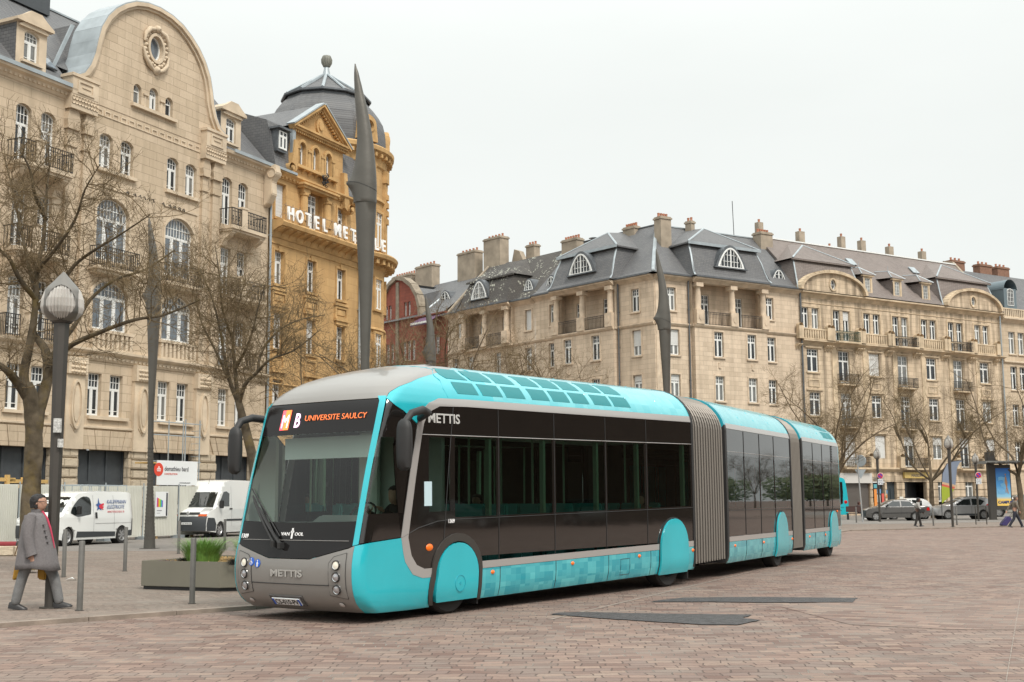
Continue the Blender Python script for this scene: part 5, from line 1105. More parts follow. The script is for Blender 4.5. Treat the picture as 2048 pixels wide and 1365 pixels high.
    inn=[(-.44,.66),(-.62,.66),(-.78,.72),(-.89,.85),(-.96,1.09),(-.685,2.45),(-.64,2.62),(-.58,2.72),(-.48,2.80),(-.3,2.87),(0.3,2.885),(1.0,2.885)]
    for i in range(len(out)-1): pass
    patch(A,sz(out[::-1])+sz(inn),.016,'side_frame_line',SILV,T,.08)
    patch(A,mirp(sz(out[::-1])+sz(inn)),.016,'side_frame_line',SILV,T,.08)
    def body(S,M,u0,u1,front,wheels,win,far=True,pix=True,panels=(),roofp=PIXR,ends=True):
        """straight side of one section: skirt, silver lines, black glazing band, roof cove"""
        for side in (0,1):
            mm=M if side==0 else M@Matrix.Translation((0,WB,0))@Matrix.Diagonal((1,-1,1,1))
            xs=[u0]; segs=[]; cur=u0
            for (c,w,z1,kind) in wheels: segs.append((cur,c-w/2)); cur=c+w/2
            segs.append((cur,u1))
            st=(.3,.1)
            for i,(a_,b_) in enumerate(segs):
                if b_-a_<.02: continue
                if not (front and i==0):
                    sk=patch(S,[(a_,.17),(b_,.17),(b_,.585),(a_,.585)],.012,'skirt',CYAN if (front and b_-a_<.1) else PIX,T,st,M=mm)
                    patch(S,[(a_,.59),(b_,.59),(b_,.69),(a_,.69)],.016,'silver_line',SILV,T,st,M=mm)
            # black band with window holes and wheel cut
            top=2.88; wins=win if side==0 else [w_ for w_ in win]
            poly=[(u1,.695),(u1,top),(u0,top),(u0,.695)]
            bot=[]
            for (c,w,z1,kind) in wheels:
                if kind=='open': bot+=[(c-w/2*math.cos(PI*i/14),max(.695,.12+(z1-.12)*.45+(z1-.12)*.55*math.sin(PI*i/14))) for i in range(15)]
            if front:
                inl=[(-.44,.66),(-.62,.66),(-.78,.72),(-.89,.85),(-.96,1.09),(-.685,2.45),(-.64,2.62),(-.58,2.72),(-.48,2.80),(-.3,2.87),(0.3,2.885),(1.0,2.885)]
                po=sz([(u1,2.885)]+inl[::-1])+sz([p for p in bot if p[1]>.70]+[(u1,.695)])
            else: po=[(u0,.695)]+bot+[(u1,.695),(u1,top),(u0,top)]
            hl=[sz(w_) if front else w_ for w_ in [loop_rect(x0,x1,z0,z1) for x0,x1,z0,z1 in wins]]
            patch(S,po,.008,'side_glazing_band',BLK,T,(.25,.25),M=mm,holes=hl)
            for hi,h_ in enumerate(hl): patch(S,h_,.005,'side_window',WSG if (side and front and hi<3) else SIDEG,T,(.6,.6),thick=.003,M=mm)
            a0=1.0 if front else u0
            patch(S,[(a0,2.885),(u1,2.885),(u1,2.985),(a0,2.985)],.016,'silver_line',SILV,T,(.5,.1),M=mm)
            patch(S,[(a0,2.987),(u1,2.987),(u1,3.459),(a0,3.459)],.012,'roof_cove',roofp,T,(.4,.05),M=mm)
        r=MB(); g=.95; z=ZS(3.46); n=6
        if front:
            pts=[(A.P(q,3.459,.0)) for q in [1,.8,.5,.2,-.2,-.6,-1,-1.3,-1.5,-1.75,-2.1,-2.6]]
            poly=[(p.x,p.y) for p in pts]; poly2=[(x,WB-y) for x,y in poly[::-1]]
            ring=[(u1,g)]+poly+poly2+[(u1,WB-g)]
            r.add([(x,y,ZS(3.455)+S.sh*x+S.dz-.004) for x,y in ring],[list(range(len(ring)))])
        else: r.quad((u0,g,z+S.dz),(u1,g,z+S.dz),(u1,WB-g,z+S.dz),(u0,WB-g,z+S.dz))
        o=r.build('roof_panel',SILV,T); o.matrix_local=M
    # wheel covers: (centre, width, top, kind)
    w1=[(whl,1.06,1.06,'open'),(6.32,1.02,1.1,'cover')]
    def UP(px): return U(px)
    w_edges=[(909,992),(999,1104),(1111,1209),(1214,1289),(1296,1381)]
    win=[(U(a_),U(b_),1.33,2.46) for a_,b_ in w_edges]
    winf=[(-.52,U(899),1.42,2.44)]+win
    for z_ in (): pass
    body(A,M1,-.44,R1,True,w1,winf)
    # panel joints in the glazing band, thin light belt line
    for px in (903,996,1108,1211,1293):
        u=U(px); seam(A,[(u,.7),(u,2.87)],'panel_joint',T,I,.012,.006)
    seam(A,sz([(-.68,2.47),(R1,2.475)]),'belt_line',T,I,.013,.006,SILV); seam(A,[(U(903),1.30),(R1,1.30)],'lower_belt_line',T,I,.012,.005)
    for px in (998,1109,1214,1298): u=U(px); seam(A,[(u,.18),(u,.585)],'skirt_joint',T,I,.014,.006)
    seam(A,sz([(-1.1,1.09),(-.75,1.21),(-.35,1.285),(.0,1.30)]),'panel_joint',T,I,.012,.006)
    # front wheel: arch rubber ring and turquoise cover
    ro=arcpts(whl,1.12,.18,1.11); ri=arcpts(whl,.98,.1,1.0)
    patch(A,sz([(ro[0][0],.17)]+ro+[(ro[-1][0],.17),(ri[-1][0],.17)]+ri[::-1]+[(ri[0][0],.17)]),.03,'wheel_arch',mat('dark_grey_rubber',(.045,.04,.035),.5),T,.09,thick=.12)
    cov=arcpts(whl,.9,.2,.98); cp=patch(A,sz([(cov[0][0],.2)]+cov+[(cov[-1][0],.2)]),.045,'wheel_cover',CYAN,T,.07,thick=.06)
    b=MB(); b.lathe([(.105,-.003),(.105,.0)],24,(0,0,0),'y'); b.ring(loop_ell(0,0,.115,.115,24),loop_ell(0,0,.105,.105,24),'y',-.003,.002); b.ring(loop_ell(0,0,.02,.02,8),loop_ell(0,0,.008,.008,8),'y',-.003,.002); o=b.build('cap_joint',CYD,cp); o.matrix_local=on_shell(A,I,A.s_of(.12,.42),.42,.047)
    def cover(S,M,c,w=1.0,z1=1.12):
        pts=[(c-w/2*math.cos(PI*i/18)*(1.0),.62+(z1-.62)*math.sin(PI*i/18)) for i in range(19)]
        poly=[(c-w/2-.02,.17)]+pts+[(c+w/2+.02,.17)]
        patch(S,poly,.055,'wheel_cover',CYAN,T,.08,thick=.05,M=M); pp=[(c+(x-c)*1.05,z+.03 if z>.2 else z) for x,z in poly]; patch(S,pp,.02,'wheel_cover_gap',BLKM,T,.1,thick=.02,M=M)
    cover(A,M1,6.32)
    cover(A,M1@Matrix.Translation((0,WB,0))@Matrix.Diagonal((1,-1,1,1)),6.32)
    patch(A,[(-5.2-q,z) for q,z in sz([(cov[0][0],.2)]+cov+[(cov[-1][0],.2)])][::-1],.045,'wheel_cover',CYAN,T,.07,thick=.06)
    for M,us,zz in ((M1,(.05,6.3),.47),):
        for u in us:
            wheel(T,M,u,.24); wheel(T,M,u,WB-.24)
    # ---- roof cove windows (dark turquoise mesh panels)
    PANEL=mat('teal_mesh_panel',(.008,.19,.21),.5)
    def pu(px): return F1.uz(px,780,.2)[0]
    for (x0,x1,n) in ((889,1034,3),(1040,1162,3),(1166,1245,2)):
        a_,b_=pu(x0),pu(x1); w=(b_-a_)/n
        for i in range(n):
            for (z0,z1,sk) in ((3.05,3.195,.06),(3.235,3.37,0)):
                q0=a_+w*i+.05+sk; q1=a_+w*(i+1)-.05+sk; patch(A,sz([(q0,z0),(q1,z0),(q1-.02,z1),(q0-.02,z1)]),.016,'roof_mesh_panel',PANEL,T,.07,thick=.004)
    for px in (876,1037,1164,1245,1305):
        u=pu(px); seam(A,sz([(u,2.99),(u,3.2),(u-.02,3.44)]),'roof_joint',T,I,.013,.006,CYD)
    # ---- lights, badges, plate and lettering on the front
    LH=mat('headlight_chrome',(.6,.6,.6),.12,metal=.9); LG=mat('headlight_glass',(.5,.47,.4),.08,emit=(1,.93,.75),es=.2); ORA=mat('orange_marker',(.75,.13,.01),.25,emit=(1,.25,.02),es=.12)
    for s_,sg in ((-1.89,1),(-3.31,-1)):
        pz=[(s_-.1*1,.86+.0),(s_+.1,.90)] 
        pan=[(s_-.11,.40),(s_+.12,.36),(s_+.12,.93),(s_-.05,.88),(s_-.11,.8)] if sg>0 else [(s_-.12,.36),(s_+.11,.40),(s_+.11,.8),(s_+.05,.88),(s_-.12,.93)]
        hp=patch(A,pan,.02,'headlight_panel',BGREY,T,.08); seam(A,pan+[pan[0]],'panel_seam',hp,I,.018,.005)
        for k,z in enumerate((.775,.63,.475)):
            b=MB(); b.lathe([(0,.0),(.035,-.004),(.05,-.012),(.056,-.02),(.064,-.004),(.066,.01)],20,(0,0,0),'y'); o=b.build('headlight',[LH],T,auto=.7); o.matrix_local=on_shell(A,I,s_,z,.026)
            g=MB(); g.lathe([(0,-.024),(.03,-.02),(.048,-.012)],18,(0,0,0),'y'); g.build('lens',LG if k==0 else mat('clear_lens',(.5,.5,.52),.05,metal=.6),o,auto=.8)
            rg=MB(); rg.lathe([(.052,-.018),(.058,-.022),(.064,-.016),(.066,.0)],20,(0,0,0),'y'); rg.build('bezel',BLKM,o)
        b=MB(); b.lathe([(0,-.012),(.035,-.008),(.042,.0)],16,(0,0,0),'y'); o=b.build('fog_light',mat('fog_lens',(.45,.42,.4),.2),T,auto=.8); o.matrix_local=on_shell(A,I,s_-.0,.28,.02)
    def onfront(txt,q,z,size,m,name,sx=1,bold=0,off=.02,sp=1):
        o=text(txt,size,m,None,.003,name,ax='CENTER',bold=bold,sp=sp); o.parent=T; o.scale=(1,1,1); o.matrix_local=on_shell(A,I,q,z,off)@Matrix.Rotation(0,4,'X')@Matrix.Diagonal((sx,1,1,1))@Matrix.Rotation(PI/2,4,'X'); return o
    LT=mat('pale_lettering',(.5,.5,.48),.35); LTG=mat('silver_lettering',(.42,.41,.385),.4,metal=0); WH=mat('white_lettering',(.8,.8,.8),.4)
    onfront('METTIS',-2.62,.615,.125,LTG,'front_badge',1.5,.003)
    onfront('VAN',-2.71,1.14,.062,WH,'maker_letters',1.3,.001,.014); onfront('OOL',-2.50,1.14,.062,WH,'maker_letters',1.2,.001,.014)
    b=MB(); b.box(-.016,.016,-.003,0,-.03,.11); b.box(-.03,.03,-.003,0,.05,.075); o=b.build('maker_emblem',WH,T); o.matrix_local=on_shell(A,I,-2.605,1.13,.014)
    onfront('1309',-3.4,1.10,.08,WH,'fleet_number',1,.002,.014)
    b=MB(); b.box(-.31,.31,-.004,.02,-.085,.085); b.build('plate_recess',mat('dark_recess',(.09,.085,.08),.6),T).matrix_local=on_shell(A,I,-2.68,.30,.014)
    b=MB(); b.box(-.26,.26,-.016,0,-.055,.055); pl=b.build('licence_plate',mat('plate_white',(.75,.76,.76),.35),T); pl.matrix_local=on_shell(A,I,-2.68,.30,.022)
    b=MB(); b.box(-.26,-.225,-.018,-.0162,-.055,.055); b.box(.225,.26,-.018,-.0162,-.055,.055); b.build('plate_band',mat('plate_blue',(.02,.1,.5),.4),pl)
    t_=text('CS-010-PV',.115,mat('plate_black',(.01,.01,.01),.5),pl,.001,'plate_characters',(0,-.0175,-.04),(PI/2,0,0),'CENTER',.86,.002)
    for q,kind in ((-3.195,0),(-3.09,1)):
        b=MB(); b.lathe([(0,-.004),(.055,-.003),(.056,0)],24,(0,0,0),'y'); o=b.build('blue_sticker',mat('sticker_blue',(.02,.13,.6),.4),T); o.matrix_local=on_shell(A,I,q,.79-(.02 if kind else 0),.016)
        b=MB()
        if kind: b.lathe([(0,-.007),(.011,-.006)],10,(0,0,.034),'y'); b.prism([(-.008,.02),(.008,.02),(.02,-.01),(.012,-.012),(.012,-.045),(-.012,-.045),(-.012,-.012),(-.02,-.01)][::-1],'y',-.007,-.005)
        else: b.lathe([(0,-.007),(.009,-.006)],10,(-.008,0,.034),'y'); b.prism([(-.012,.02),(-.004,.02),(-.004,.0),(.014,-.002),(.018,-.03),(.01,-.03),(.004,-.01),(-.012,-.01)][::-1],'y',-.007,-.005); b.ring(loop_ell(-.004,-.018,.026,.024,14),loop_ell(-.004,-.018,.02,.018,14),'y',-.007,-.005)
        b.build('pictogram',WH,o)
    # destination display behind the header: pixel block M B and the orange line
    ON=(1,.2,.03); b=MB(); b.box(-.09,.09,-.004,0,-.145,.145); o=b.build('display_block',mat('display_pink_red',(.6,.06,.08),.4,emit=(1,.13,.16),es=.8),T); b=MB(); b.box(-.02,.09,-.006,-.004,-.145,.145); b.build('display_orange_half',mat('display_orange',(.6,.15,.03),.4,emit=(1,.27,.05),es=.8),o); o.matrix_local=on_shell(A,I,-3.10,2.71,.013)
    onfront('M',-3.10,2.6,.28,mat('display_pink',(.9,.6,.8),.4,emit=(1,.66,.9),es=.75),'display_letter',.72,.0,.019); onfront('B',-2.89,2.6,.29,MATS['display_pink'],'display_letter',.72,.004,.019)
    onfront('UNIVERSITE SAULCY',-2.30,2.68,.115,mat('display_amber',(.9,.2,.05),.4,emit=(1,.23,.07),es=.35),'display_line',1.06,-.001,.014)
    # wipers
    for (q0,z0,q1,z1,bl) in ((-3.35,1.66,-2.83,1.02,0),(-3.2,1.5,-2.72,1.0,1)):
        b=MB(); P=lambda q,z,o_: A.P(q,z,o_); pts=[P(q0+(q1-q0)*i/8,z0+(z1-z0)*i/8,.05+.02*math.sin(PI*i/8)) for i in range(9)]; b.tube(pts,[.014]+[.022]*7+[.035],6); b.tube([P(q0-.06+(q1-q0)*.0,z0+.1,.03)]+[P(q0+(q1-q0)*i/8+.05,z0+(z1-z0)*i/8,.022) for i in range(1,7)],.011,5)
        b.cbox(pts[-1],(.08,.06,.08)); b.build('wiper',BLKM,T,auto=.7)
    # mirrors
    def mir(sgn):
        y=lambda v: v if sgn>0 else WB-v
        b=MB(); c=[(-.72,.02,2.67),(-.8,-.22,2.74),(-1.05,-.34,2.76),(-1.3,-.36,2.70),(-1.42,-.34,2.56)] if sgn>0 else [(-1.0,.03,2.68),(-1.15,-.1,2.74),(-1.45,-.16,2.76),(-1.65,-.17,2.7),(-1.75,-.17,2.56)]
        b.tube([(p[0],y(p[1]),p[2]) for p in c],[.05,.055,.055,.05,.05],10); mm=b.build('mirror_arm',BLKM,T,smooth=True)
        e=c[-1]; h=MB(); ct=Vector((e[0]-.0,y(e[1]),2.28))
        n=10
        def cs(z,sx,sy): return [(ct.x+sx*math.cos(2*PI*i/12)*(1 if math.cos(2*PI*i/12)>0 else .8),ct.y+sy*math.sin(2*PI*i/12),z) for i in range(12)]
        lv=[(2.62,.03,.04),(2.58,.075,.09),(2.5,.09,.115),(2.3,.1,.12),(2.1,.095,.115),(1.99,.08,.1),(1.95,.03,.04)]; rings=[cs(*l) for l in lv]; vs=[p for r in rings for p in r]; fs=[(i*12+k,i*12+(k+1)%12,(i+1)*12+(k+1)%12,(i+1)*12+k) for i in range(len(lv)-1) for k in range(12)]+[tuple(range(12)),tuple((len(lv)-1)*12+k for k in range(12))]
        h.add(vs,fs); h.build('mirror_housing',BLKM,mm,smooth=True)
    mir(1); mir(-1)
    def marker(S,M,u,z,r=.027,dz=0):
        b=MB(); b.lathe([(0,-.025),(r*.6,-.02),(r,-.008),(r*1.1,0)],14,(0,0,0),'y'); o=b.build('side_marker',ORA,T,auto=.9); o.matrix_local=on_shell(S,M,S.s_of(u,z),z,.014)@Matrix.Diagonal((1.5,1,1,1))
    marker(A,I,-.52,.94,.045)
    for px in (983,1142,1275,1390): marker(A,I,U(px) if px<1390 else 7.05,.52)
    side=lambda txt,u,z,size,m,name,sx=1,off=.014: setattr(onfront(txt,A.s_of(u,z),z,size,m,name,sx,.004,off),'name',name)
    onfront('METTIS',A.s_of(-.2,2.66),2.64,.185,LT,'side_badge',1.2,.003,.014); onfront('1309',A.s_of(-.05,1.27),1.255,.075,WH,'fleet_number',1,.002,.014)
    seam(A,[(U(1238),.24),(U(1256),.24),(U(1256),.5),(U(1238),.5),(U(1238),.24)],'service_flap_joint',T,I,.014,.004)
    b=MB(); b.box(0,.16,-.003,0,0,.33); o=b.build('paper_notice',mat('pale_blue_paper',(.5,.65,.7),.6),T); o.matrix_local=on_shell(A,I,A.s_of(-.63,1.5),1.5,.012)
    # ---- rear sections
    B=Shell(False,0,.11); e2=F2.uz(1583,1000)[0]; s2=F2.uz(1453,1000)[0]
    win2=[(s2+.12,s2+1.25,1.25,2.35),(s2+1.32,s2+2.45,1.25,2.35),(s2+2.52,s2+3.65,1.25,2.35),(s2+3.72,e2-.1,1.25,2.35)]
    c2=F2.uz(1563,1100)[0]; body(B,M2,s2,e2,False,[(c2,.9,1.1,'cover')],win2); cover(B,M2,c2,.95,1.15)
    for k in range(1,4): u=s2+.08+1.2*k; seam(B,[(u,.7),(u,2.87)],'panel_joint',T,M2,.012,.006); seam(B,[(u,.18),(u,.585)],'skirt_joint',T,M2,.014,.006); seam(B,[(u,2.99),(u,3.44)],'roof_joint',T,M2,.013,.006,CYD)
    seam(B,[(s2,2.42),(e2,2.42)],'belt_line',T,M2,.012,.005,SILV); seam(B,[(s2,1.22),(e2,1.22)],'lower_belt_line',T,M2,.012,.005)
    for u in (s2+.45,s2+2.6,e2-.12): marker(B,M2,u,.5)
    wheel(T,M2,c2,.24,z=.47); wheel(T,M2,c2,WB-.24,z=.47)
    s3=F3.uz(1606,1000)[0]; e3=F3.uz(1679,1000)[0]; c3=F3.uz(1667,1080)[0]
    win3=[(s3+.12,s3+1.15,1.25,2.35),(s3+1.22,s3+2.2,1.25,2.35),(s3+2.27,e3-1.25,1.25,2.35)]
    body(B,M3,s3,e3,False,[(c3,.85,1.05,'cover')],win3); cover(B,M3,c3,.9,1.12); wheel(T,M3,c3,.24,z=.47); wheel(T,M3,c3,WB-.24,z=.47)
    for k in range(1,4): u=s3+.08+1.08*k; seam(B,[(u,.7),(u,2.87)],'panel_joint',T,M3,.012,.006); seam(B,[(u,.18),(u,.585)],'skirt_joint',T,M3,.014,.006); seam(B,[(u,2.99),(u,3.44)],'roof_joint',T,M3,.013,.006,CYD)
    seam(B,[(s3,2.42),(e3,2.42)],'belt_line',T,M3,.012,.005,SILV); seam(B,[(s3,1.22),(e3,1.22)],'lower_belt_line',T,M3,.012,.005)
    for u in (s3+.5,s3+2.3): marker(B,M3,u,.5)
    marker(B,M3,e3-.45,1.1)
    for k in range(7):
        b=MB(); b.box(-.04,.04,-.004,0,0,.045); o=b.build('vent_slot',BLKM,T); o.matrix_local=on_shell(B,M3,e3-.85,2.42+.07*k,.013)
    for i in range(2):
        for (z0,z1) in ((3.05,3.195),(3.235,3.37)): patch(B,[(e3-1.5+.62*i,z0),(e3-.95+.62*i,z0),(e3-.95+.62*i,z1),(e3-1.5+.62*i,z1)],.016,'roof_mesh_panel',PANEL,T,.07,thick=.004,M=M3)
    # closed ends of each section
    def cap(S,M,u,inner,name,m,th=.12):
        zs=[.17,.3,.6,1,1.6,2.2,2.85]+[2.95,3.04,3.13,3.22,3.3,3.37,3.42,3.455]
        out=[(interp(GZ,z)-.02,ZS(z)+S.dz+S.sh*u+.01) for z in zs]; out=out+[(WB-y,z) for y,z in out[::-1]]; c=(WB/2,1.7)
        inn=[(c[0]+(y-c[0])*inner,c[1]+(z-c[1])*inner) for y,z in out]; b=MB(); n=len(out)
        for i in range(n):
            j=(i+1)%n; b.k=1 if min(out[i][1],out[j][1])>2.9+S.dz else 0
            b.add([(x,)+q for x in (u-th/2,u+th/2) for q in (out[i],out[j],inn[j],inn[i])],[(0,1,2,3),(7,6,5,4),(0,4,5,1),(3,2,6,7)])
        o=b.build(name,[BLKM,m],T); o.matrix_local=M
    cap(A,M1,R1-.02,.94,'section_end_frame',BLKM,.08); cap(B,M2,s2,.93,'section_end_frame',CYD); cap(B,M2,e2-.02,.94,'section_end_frame',BLKM,.08); cap(B,M3,s3,.93,'section_end_frame',CYD)
    b=MB(); zs=[.17,.6,1.6,2.85,2.95,3.13,3.3,3.42,3.455]; o_=[(interp(GZ,z),ZS(z)+.11) for z in zs]; b.prism(o_+[(WB-y,z) for y,z in o_[::-1]],'x',e3-.03,e3+.12); o=b.build('rear_panel',CYAN,T,bevel=.04); o.matrix_local=M3
    # bellows
    BEL=mat('grey_bellows_fabric',(.09,.08,.07),.75,noise=.12,nscale=3); BELD=mat('bellows_rib',(.22,.2,.175),.5,metal=.3)
    def bellows(Ma,ua,dza,Mb,ub,dzb,nr):
        pa,pb=Ma@Vector((ua,WB/2,0)),Mb@Vector((ub,WB/2,0)); aa=Ma.to_euler().z; ab=Mb.to_euler().z; zs=[.24,.35,.6,1,1.6,2.2,2.85,2.95,3.04,3.13,3.22,3.3,3.37,3.42,3.44]; vs=[]; n=nr*4
        prof=[(interp(GZ,max(z,.4))+(.0),ZS(z)) for z in zs]; prof=prof+[(WB-y,z) for y,z in prof[::-1]]; rb=MB()
        for i in range(n+1):
            t=i/n; p=pa.lerp(pb,t); an=aa+(ab-aa)*t; Mx=Matrix.Translation((p.x,p.y,dza+(dzb-dza)*t))@Matrix.Rotation(an,4,'Z'); k=[.975,.93,.885,.93][i%4]
            ring=[Mx@Vector((0,(y-WB/2)*k,1.75+(z-1.75)*(k+.01))) for y,z in prof]; vs+=ring
            if i%4==0: rb.tube(ring,.02,4,cap=False)
        m=len(prof); b=MB(); b.add(vs,[(i*m+k,i*m+k+1,(i+1)*m+k+1,(i+1)*m+k) for i in range(n) for k in range(m-1)]); b.add([v for v in vs],[(i*m+m-1,i*m,(i+1)*m,(i+1)*m+m-1) for i in range(n)]); o=b.build('bellows',BEL,T); rb.build('bellows_ribs',BELD,o)
    bellows(M1,R1,.1,M2,s2,.11,13); bellows(M2,e2,.11,M3,s3,.11,9)
    # ---- interior
    INT=mat('grey_green_interior',(.66,.72,.64),.6); FLO=mat('dark_bus_floor',(.06,.06,.06),.7); SEAT=mat('teal_seat_fabric',(.08,.4,.38),.8); POL=mat('pale_green_pole',(.3,.46,.33),.35)
    b=MB(); b.box(-1.2,R1,.1,WB-.1,.32,.36); b.box(R1,R1+.05,.1,WB-.1,.3,1.0); b.build('floor',FLO,T); b=MB(); b.box(-.7,R1,.14,WB-.14,2.62,2.66); b.build('ceiling',INT,T)
    b=MB(); b.box(-1.6,-.95,.18,WB-.18,1.0,1.28); b.prism([(-1.65,1.24),(-.9,1.24),(-.95,1.34),(-1.4,1.38)],'y',.2,1.2); b.build('dashboard',mat('grey_dashboard',(.25,.29,.27),.6),T,bevel=.03)
    b=MB(); b.box(-.12,-.05,.1,1.45,.36,2.5); b.build('cab_partition',mat('grey_partition',(.5,.56,.52),.5),T); b=MB(); b.box(-.3,-.24,1.15,1.5,.36,2.55); b.build('door_post',INT,T)
    b=MB(); b.box(-1.28,-1.24,.25,WB-.35,2.15,2.45); b.build('sun_blind',mat('grey_green_blind',(.6,.68,.64),.7),T)
    b=MB(); b.tube([(-1.13+.19*math.cos(2*PI*i/20)*.5,.65+.22*math.sin(2*PI*i/20),1.38+.19*math.cos(2*PI*i/20)*.86) for i in range(21)],.016,6); b.build('steering_wheel',BLKM,T)
    for i,u in enumerate((1.2,2.1,3.0,3.9,5.2,5.9)):
        for v in (.25,.68,1.62,2.0):
            b=MB(); b.box(u,u+.42,v,v+.38,.78,.85); b.box(u+.38,u+.46,v,v+.38,.8,1.5); b.box(u+.05,u+.35,v+.1,v+.28,.36,.78); b.build('passenger_seat',SEAT,T,bevel=.02)
    for u in (.75,1.9,2.75,3.65,4.6,5.7,6.7):
        b=MB(); b.tube([(u,1.2,.36),(u,1.2,2.62)],.018,6); b.build('grab_pole',POL,T)
    for px in (990,1098,1204,1285,1376): 
        u=U(px); b=MB(); b.box(u-.08,u-.02,.05,.12,1.3,2.6); b.build('window_post',POL,T)
    for (MM,a_,b_) in ((M2,s2,e2),(M3,s3,e3)):
        q=MB(); q.box(a_,b_,.1,WB-.1,.35,.4); q.box(a_,b_,.14,WB-.14,2.7,2.74); o=q.build('floor_and_ceiling',FLO,T); o.matrix_local=MM
    q=MB(); q.box(-.6,R1,.5,WB-.5,.22,.31); q.build('underbody',BLKM,T)
    for (MM,a_,b_) in ((M2,s2,e2),(M3,s3,e3)): q=MB(); q.box(a_,b_,.5,WB-.5,.25,.34); q.build('underbody',BLKM,T).matrix_local=MM
    q=MB(); q.box(6.95,6.98,.06,.4,.1,.4); q.box(.62,.65,.06,.4,.1,.4); q.build('mud_flap',BLKM,T)
    return T,F1
BUS,F1=bus()
# ================================================================ GROUND
def paver_mat(name,bw,bh,rot,cols,joint,jw=.006,wobble=.05,light=None,bumpd=.006):
    m=D.materials.new(name); t,b=nodes(m); b.inputs['Roughness'].default_value=.8; b.inputs['Specular IOR Level'].default_value=.3
    tc=t.nodes.new('ShaderNodeTexCoord'); mp=t.nodes.new('ShaderNodeMapping'); mp.inputs['Rotation'].default_value=(0,0,rot); t.links.new(tc.outputs['Object'],mp.inputs[0])
    nz=t.nodes.new('ShaderNodeTexNoise'); nz.inputs['Scale'].default_value=1.1; nz.inputs['Detail'].default_value=2; t.links.new(mp.outputs[0],nz.inputs[0])
    nz2=t.nodes.new('ShaderNodeTexNoise'); nz2.inputs['Scale'].default_value=14; nz2.inputs['Detail'].default_value=2; t.links.new(mp.outputs[0],nz2.inputs[0])
    sp=t.nodes.new('ShaderNodeSeparateXYZ'); t.links.new(mp.outputs[0],sp.inputs[0])
    M_=lambda op,a,b_=None,c=None: math_node(t,op,a,b_,c)
    wob=M_('ADD',M_('MULTIPLY',M_('SUBTRACT',nz.outputs[0],.5),wobble*6),M_('MULTIPLY',M_('SUBTRACT',nz2.outputs[0],.5),wobble))
    x=M_('ADD',sp.outputs[0],M_('MULTIPLY',wob,.7)); y=M_('ADD',sp.outputs[1],wob)
    row=M_('FLOOR',M_('DIVIDE',y,bh)); wn0=t.nodes.new('ShaderNodeTexWhiteNoise'); wn0.noise_dimensions='1D'; t.links.new(row,wn0.inputs['W'])
    xs=M_('ADD',M_('DIVIDE',x,bw),M_('ADD',M_('MULTIPLY',M_('FLOORED_MODULO',row,2.0),.5),M_('MULTIPLY',wn0.outputs[0],.35)))
    col=M_('FLOOR',xs); cb=t.nodes.new('ShaderNodeCombineXYZ'); t.links.new(col,cb.inputs[0]); t.links.new(row,cb.inputs[1])
    wn=t.nodes.new('ShaderNodeTexWhiteNoise'); t.links.new(cb.outputs[0],wn.inputs[0])
    rp=t.nodes.new('ShaderNodeValToRGB'); rp.color_ramp.interpolation='CONSTANT'; e=rp.color_ramp.elements
    for i,c in enumerate(cols):
        el=e[i] if i<2 else e.new(i/len(cols)); el.position=i/len(cols); el.color=(*c,1)
    t.links.new(wn.outputs[0],rp.inputs[0])
    fx=M_('FRACT',xs); fy=M_('FRACT',M_('DIVIDE',y,bh))
    ex=M_('MULTIPLY',M_('MINIMUM',fx,M_('SUBTRACT',1.0,fx)),bw); ey=M_('MULTIPLY',M_('MINIMUM',fy,M_('SUBTRACT',1.0,fy)),bh)
    ed=M_('MINIMUM',ex,ey); mr=t.nodes.new('ShaderNodeMapRange'); mr.inputs[1].default_value=jw*.5; mr.inputs[2].default_value=jw*1.6; t.links.new(ed,mr.inputs[0])
    n3=noise(t,mp.outputs[0],22,5,.3,.7); n4=noise(t,tc.outputs['Object'],.22,4,.4,.65); n5=noise(t,tc.outputs['Object'],1.5,5,.45,.7)
    c=mixc(t,M_('MULTIPLY',n3,.35),rp.outputs[0],tuple(q*.62 for q in cols[0]))
    c=mixc(t,M_('MULTIPLY',n5,.4),c,(.235,.215,.185)); c=mixc(t,M_('MULTIPLY',n4,.38),c,light or (.27,.2,.165))
    jn=mixc(t,noise(t,tc.outputs['Object'],.9,3,.5,.62),joint,(.22,.2,.175))
    mp3=t.nodes.new('ShaderNodeMapping'); mp3.inputs['Scale'].default_value=(.6,3.2,1); t.links.new(mp.outputs[0],mp3.inputs[0]); c=mixc(t,M_('MULTIPLY',noise(t,mp3.outputs[0],1.6,6,.42,.66),.4),c,tuple(q*.72 for q in cols[1])); c=mixc(t,mr.outputs[0],jn,c); t.links.new(c,b.inputs['Base Color'])
    bp=t.nodes.new('ShaderNodeBump'); bp.inputs['Distance'].default_value=bumpd; bp.inputs['Strength'].default_value=.9
    hh=M_('ADD',M_('ADD',mr.outputs[0],M_('MULTIPLY',wn.outputs[0],.5)),M_('MULTIPLY',n3,.3)); t.links.new(hh,bp.inputs['Height']); t.links.new(bp.outputs[0],b.inputs['Normal']); MATS[name]=m
    return m
PC=[(0.223, 0.151, 0.122), (0.169, 0.116, 0.097), (0.268, 0.188, 0.152), (0.209, 0.167, 0.142), (0.145, 0.089, 0.072), (0.238, 0.164, 0.132), (0.292, 0.212, 0.167), (0.195, 0.141, 0.121)]
PAVE=paver_mat('red_brown_pavers',.235,.17,.02,PC,(.095,.07,.058))
PAVE2=paver_mat('turned_pavers',.3,.2,math.radians(28),PC,(.2,.17,.145))
SIDEW=paver_mat('pavement_setts',.2,.1,.35,[(.225,.18,.148),(.21,.168,.138),(.25,.2,.165),(.2,.172,.145),(.185,.145,.12)],(.1,.08,.065))
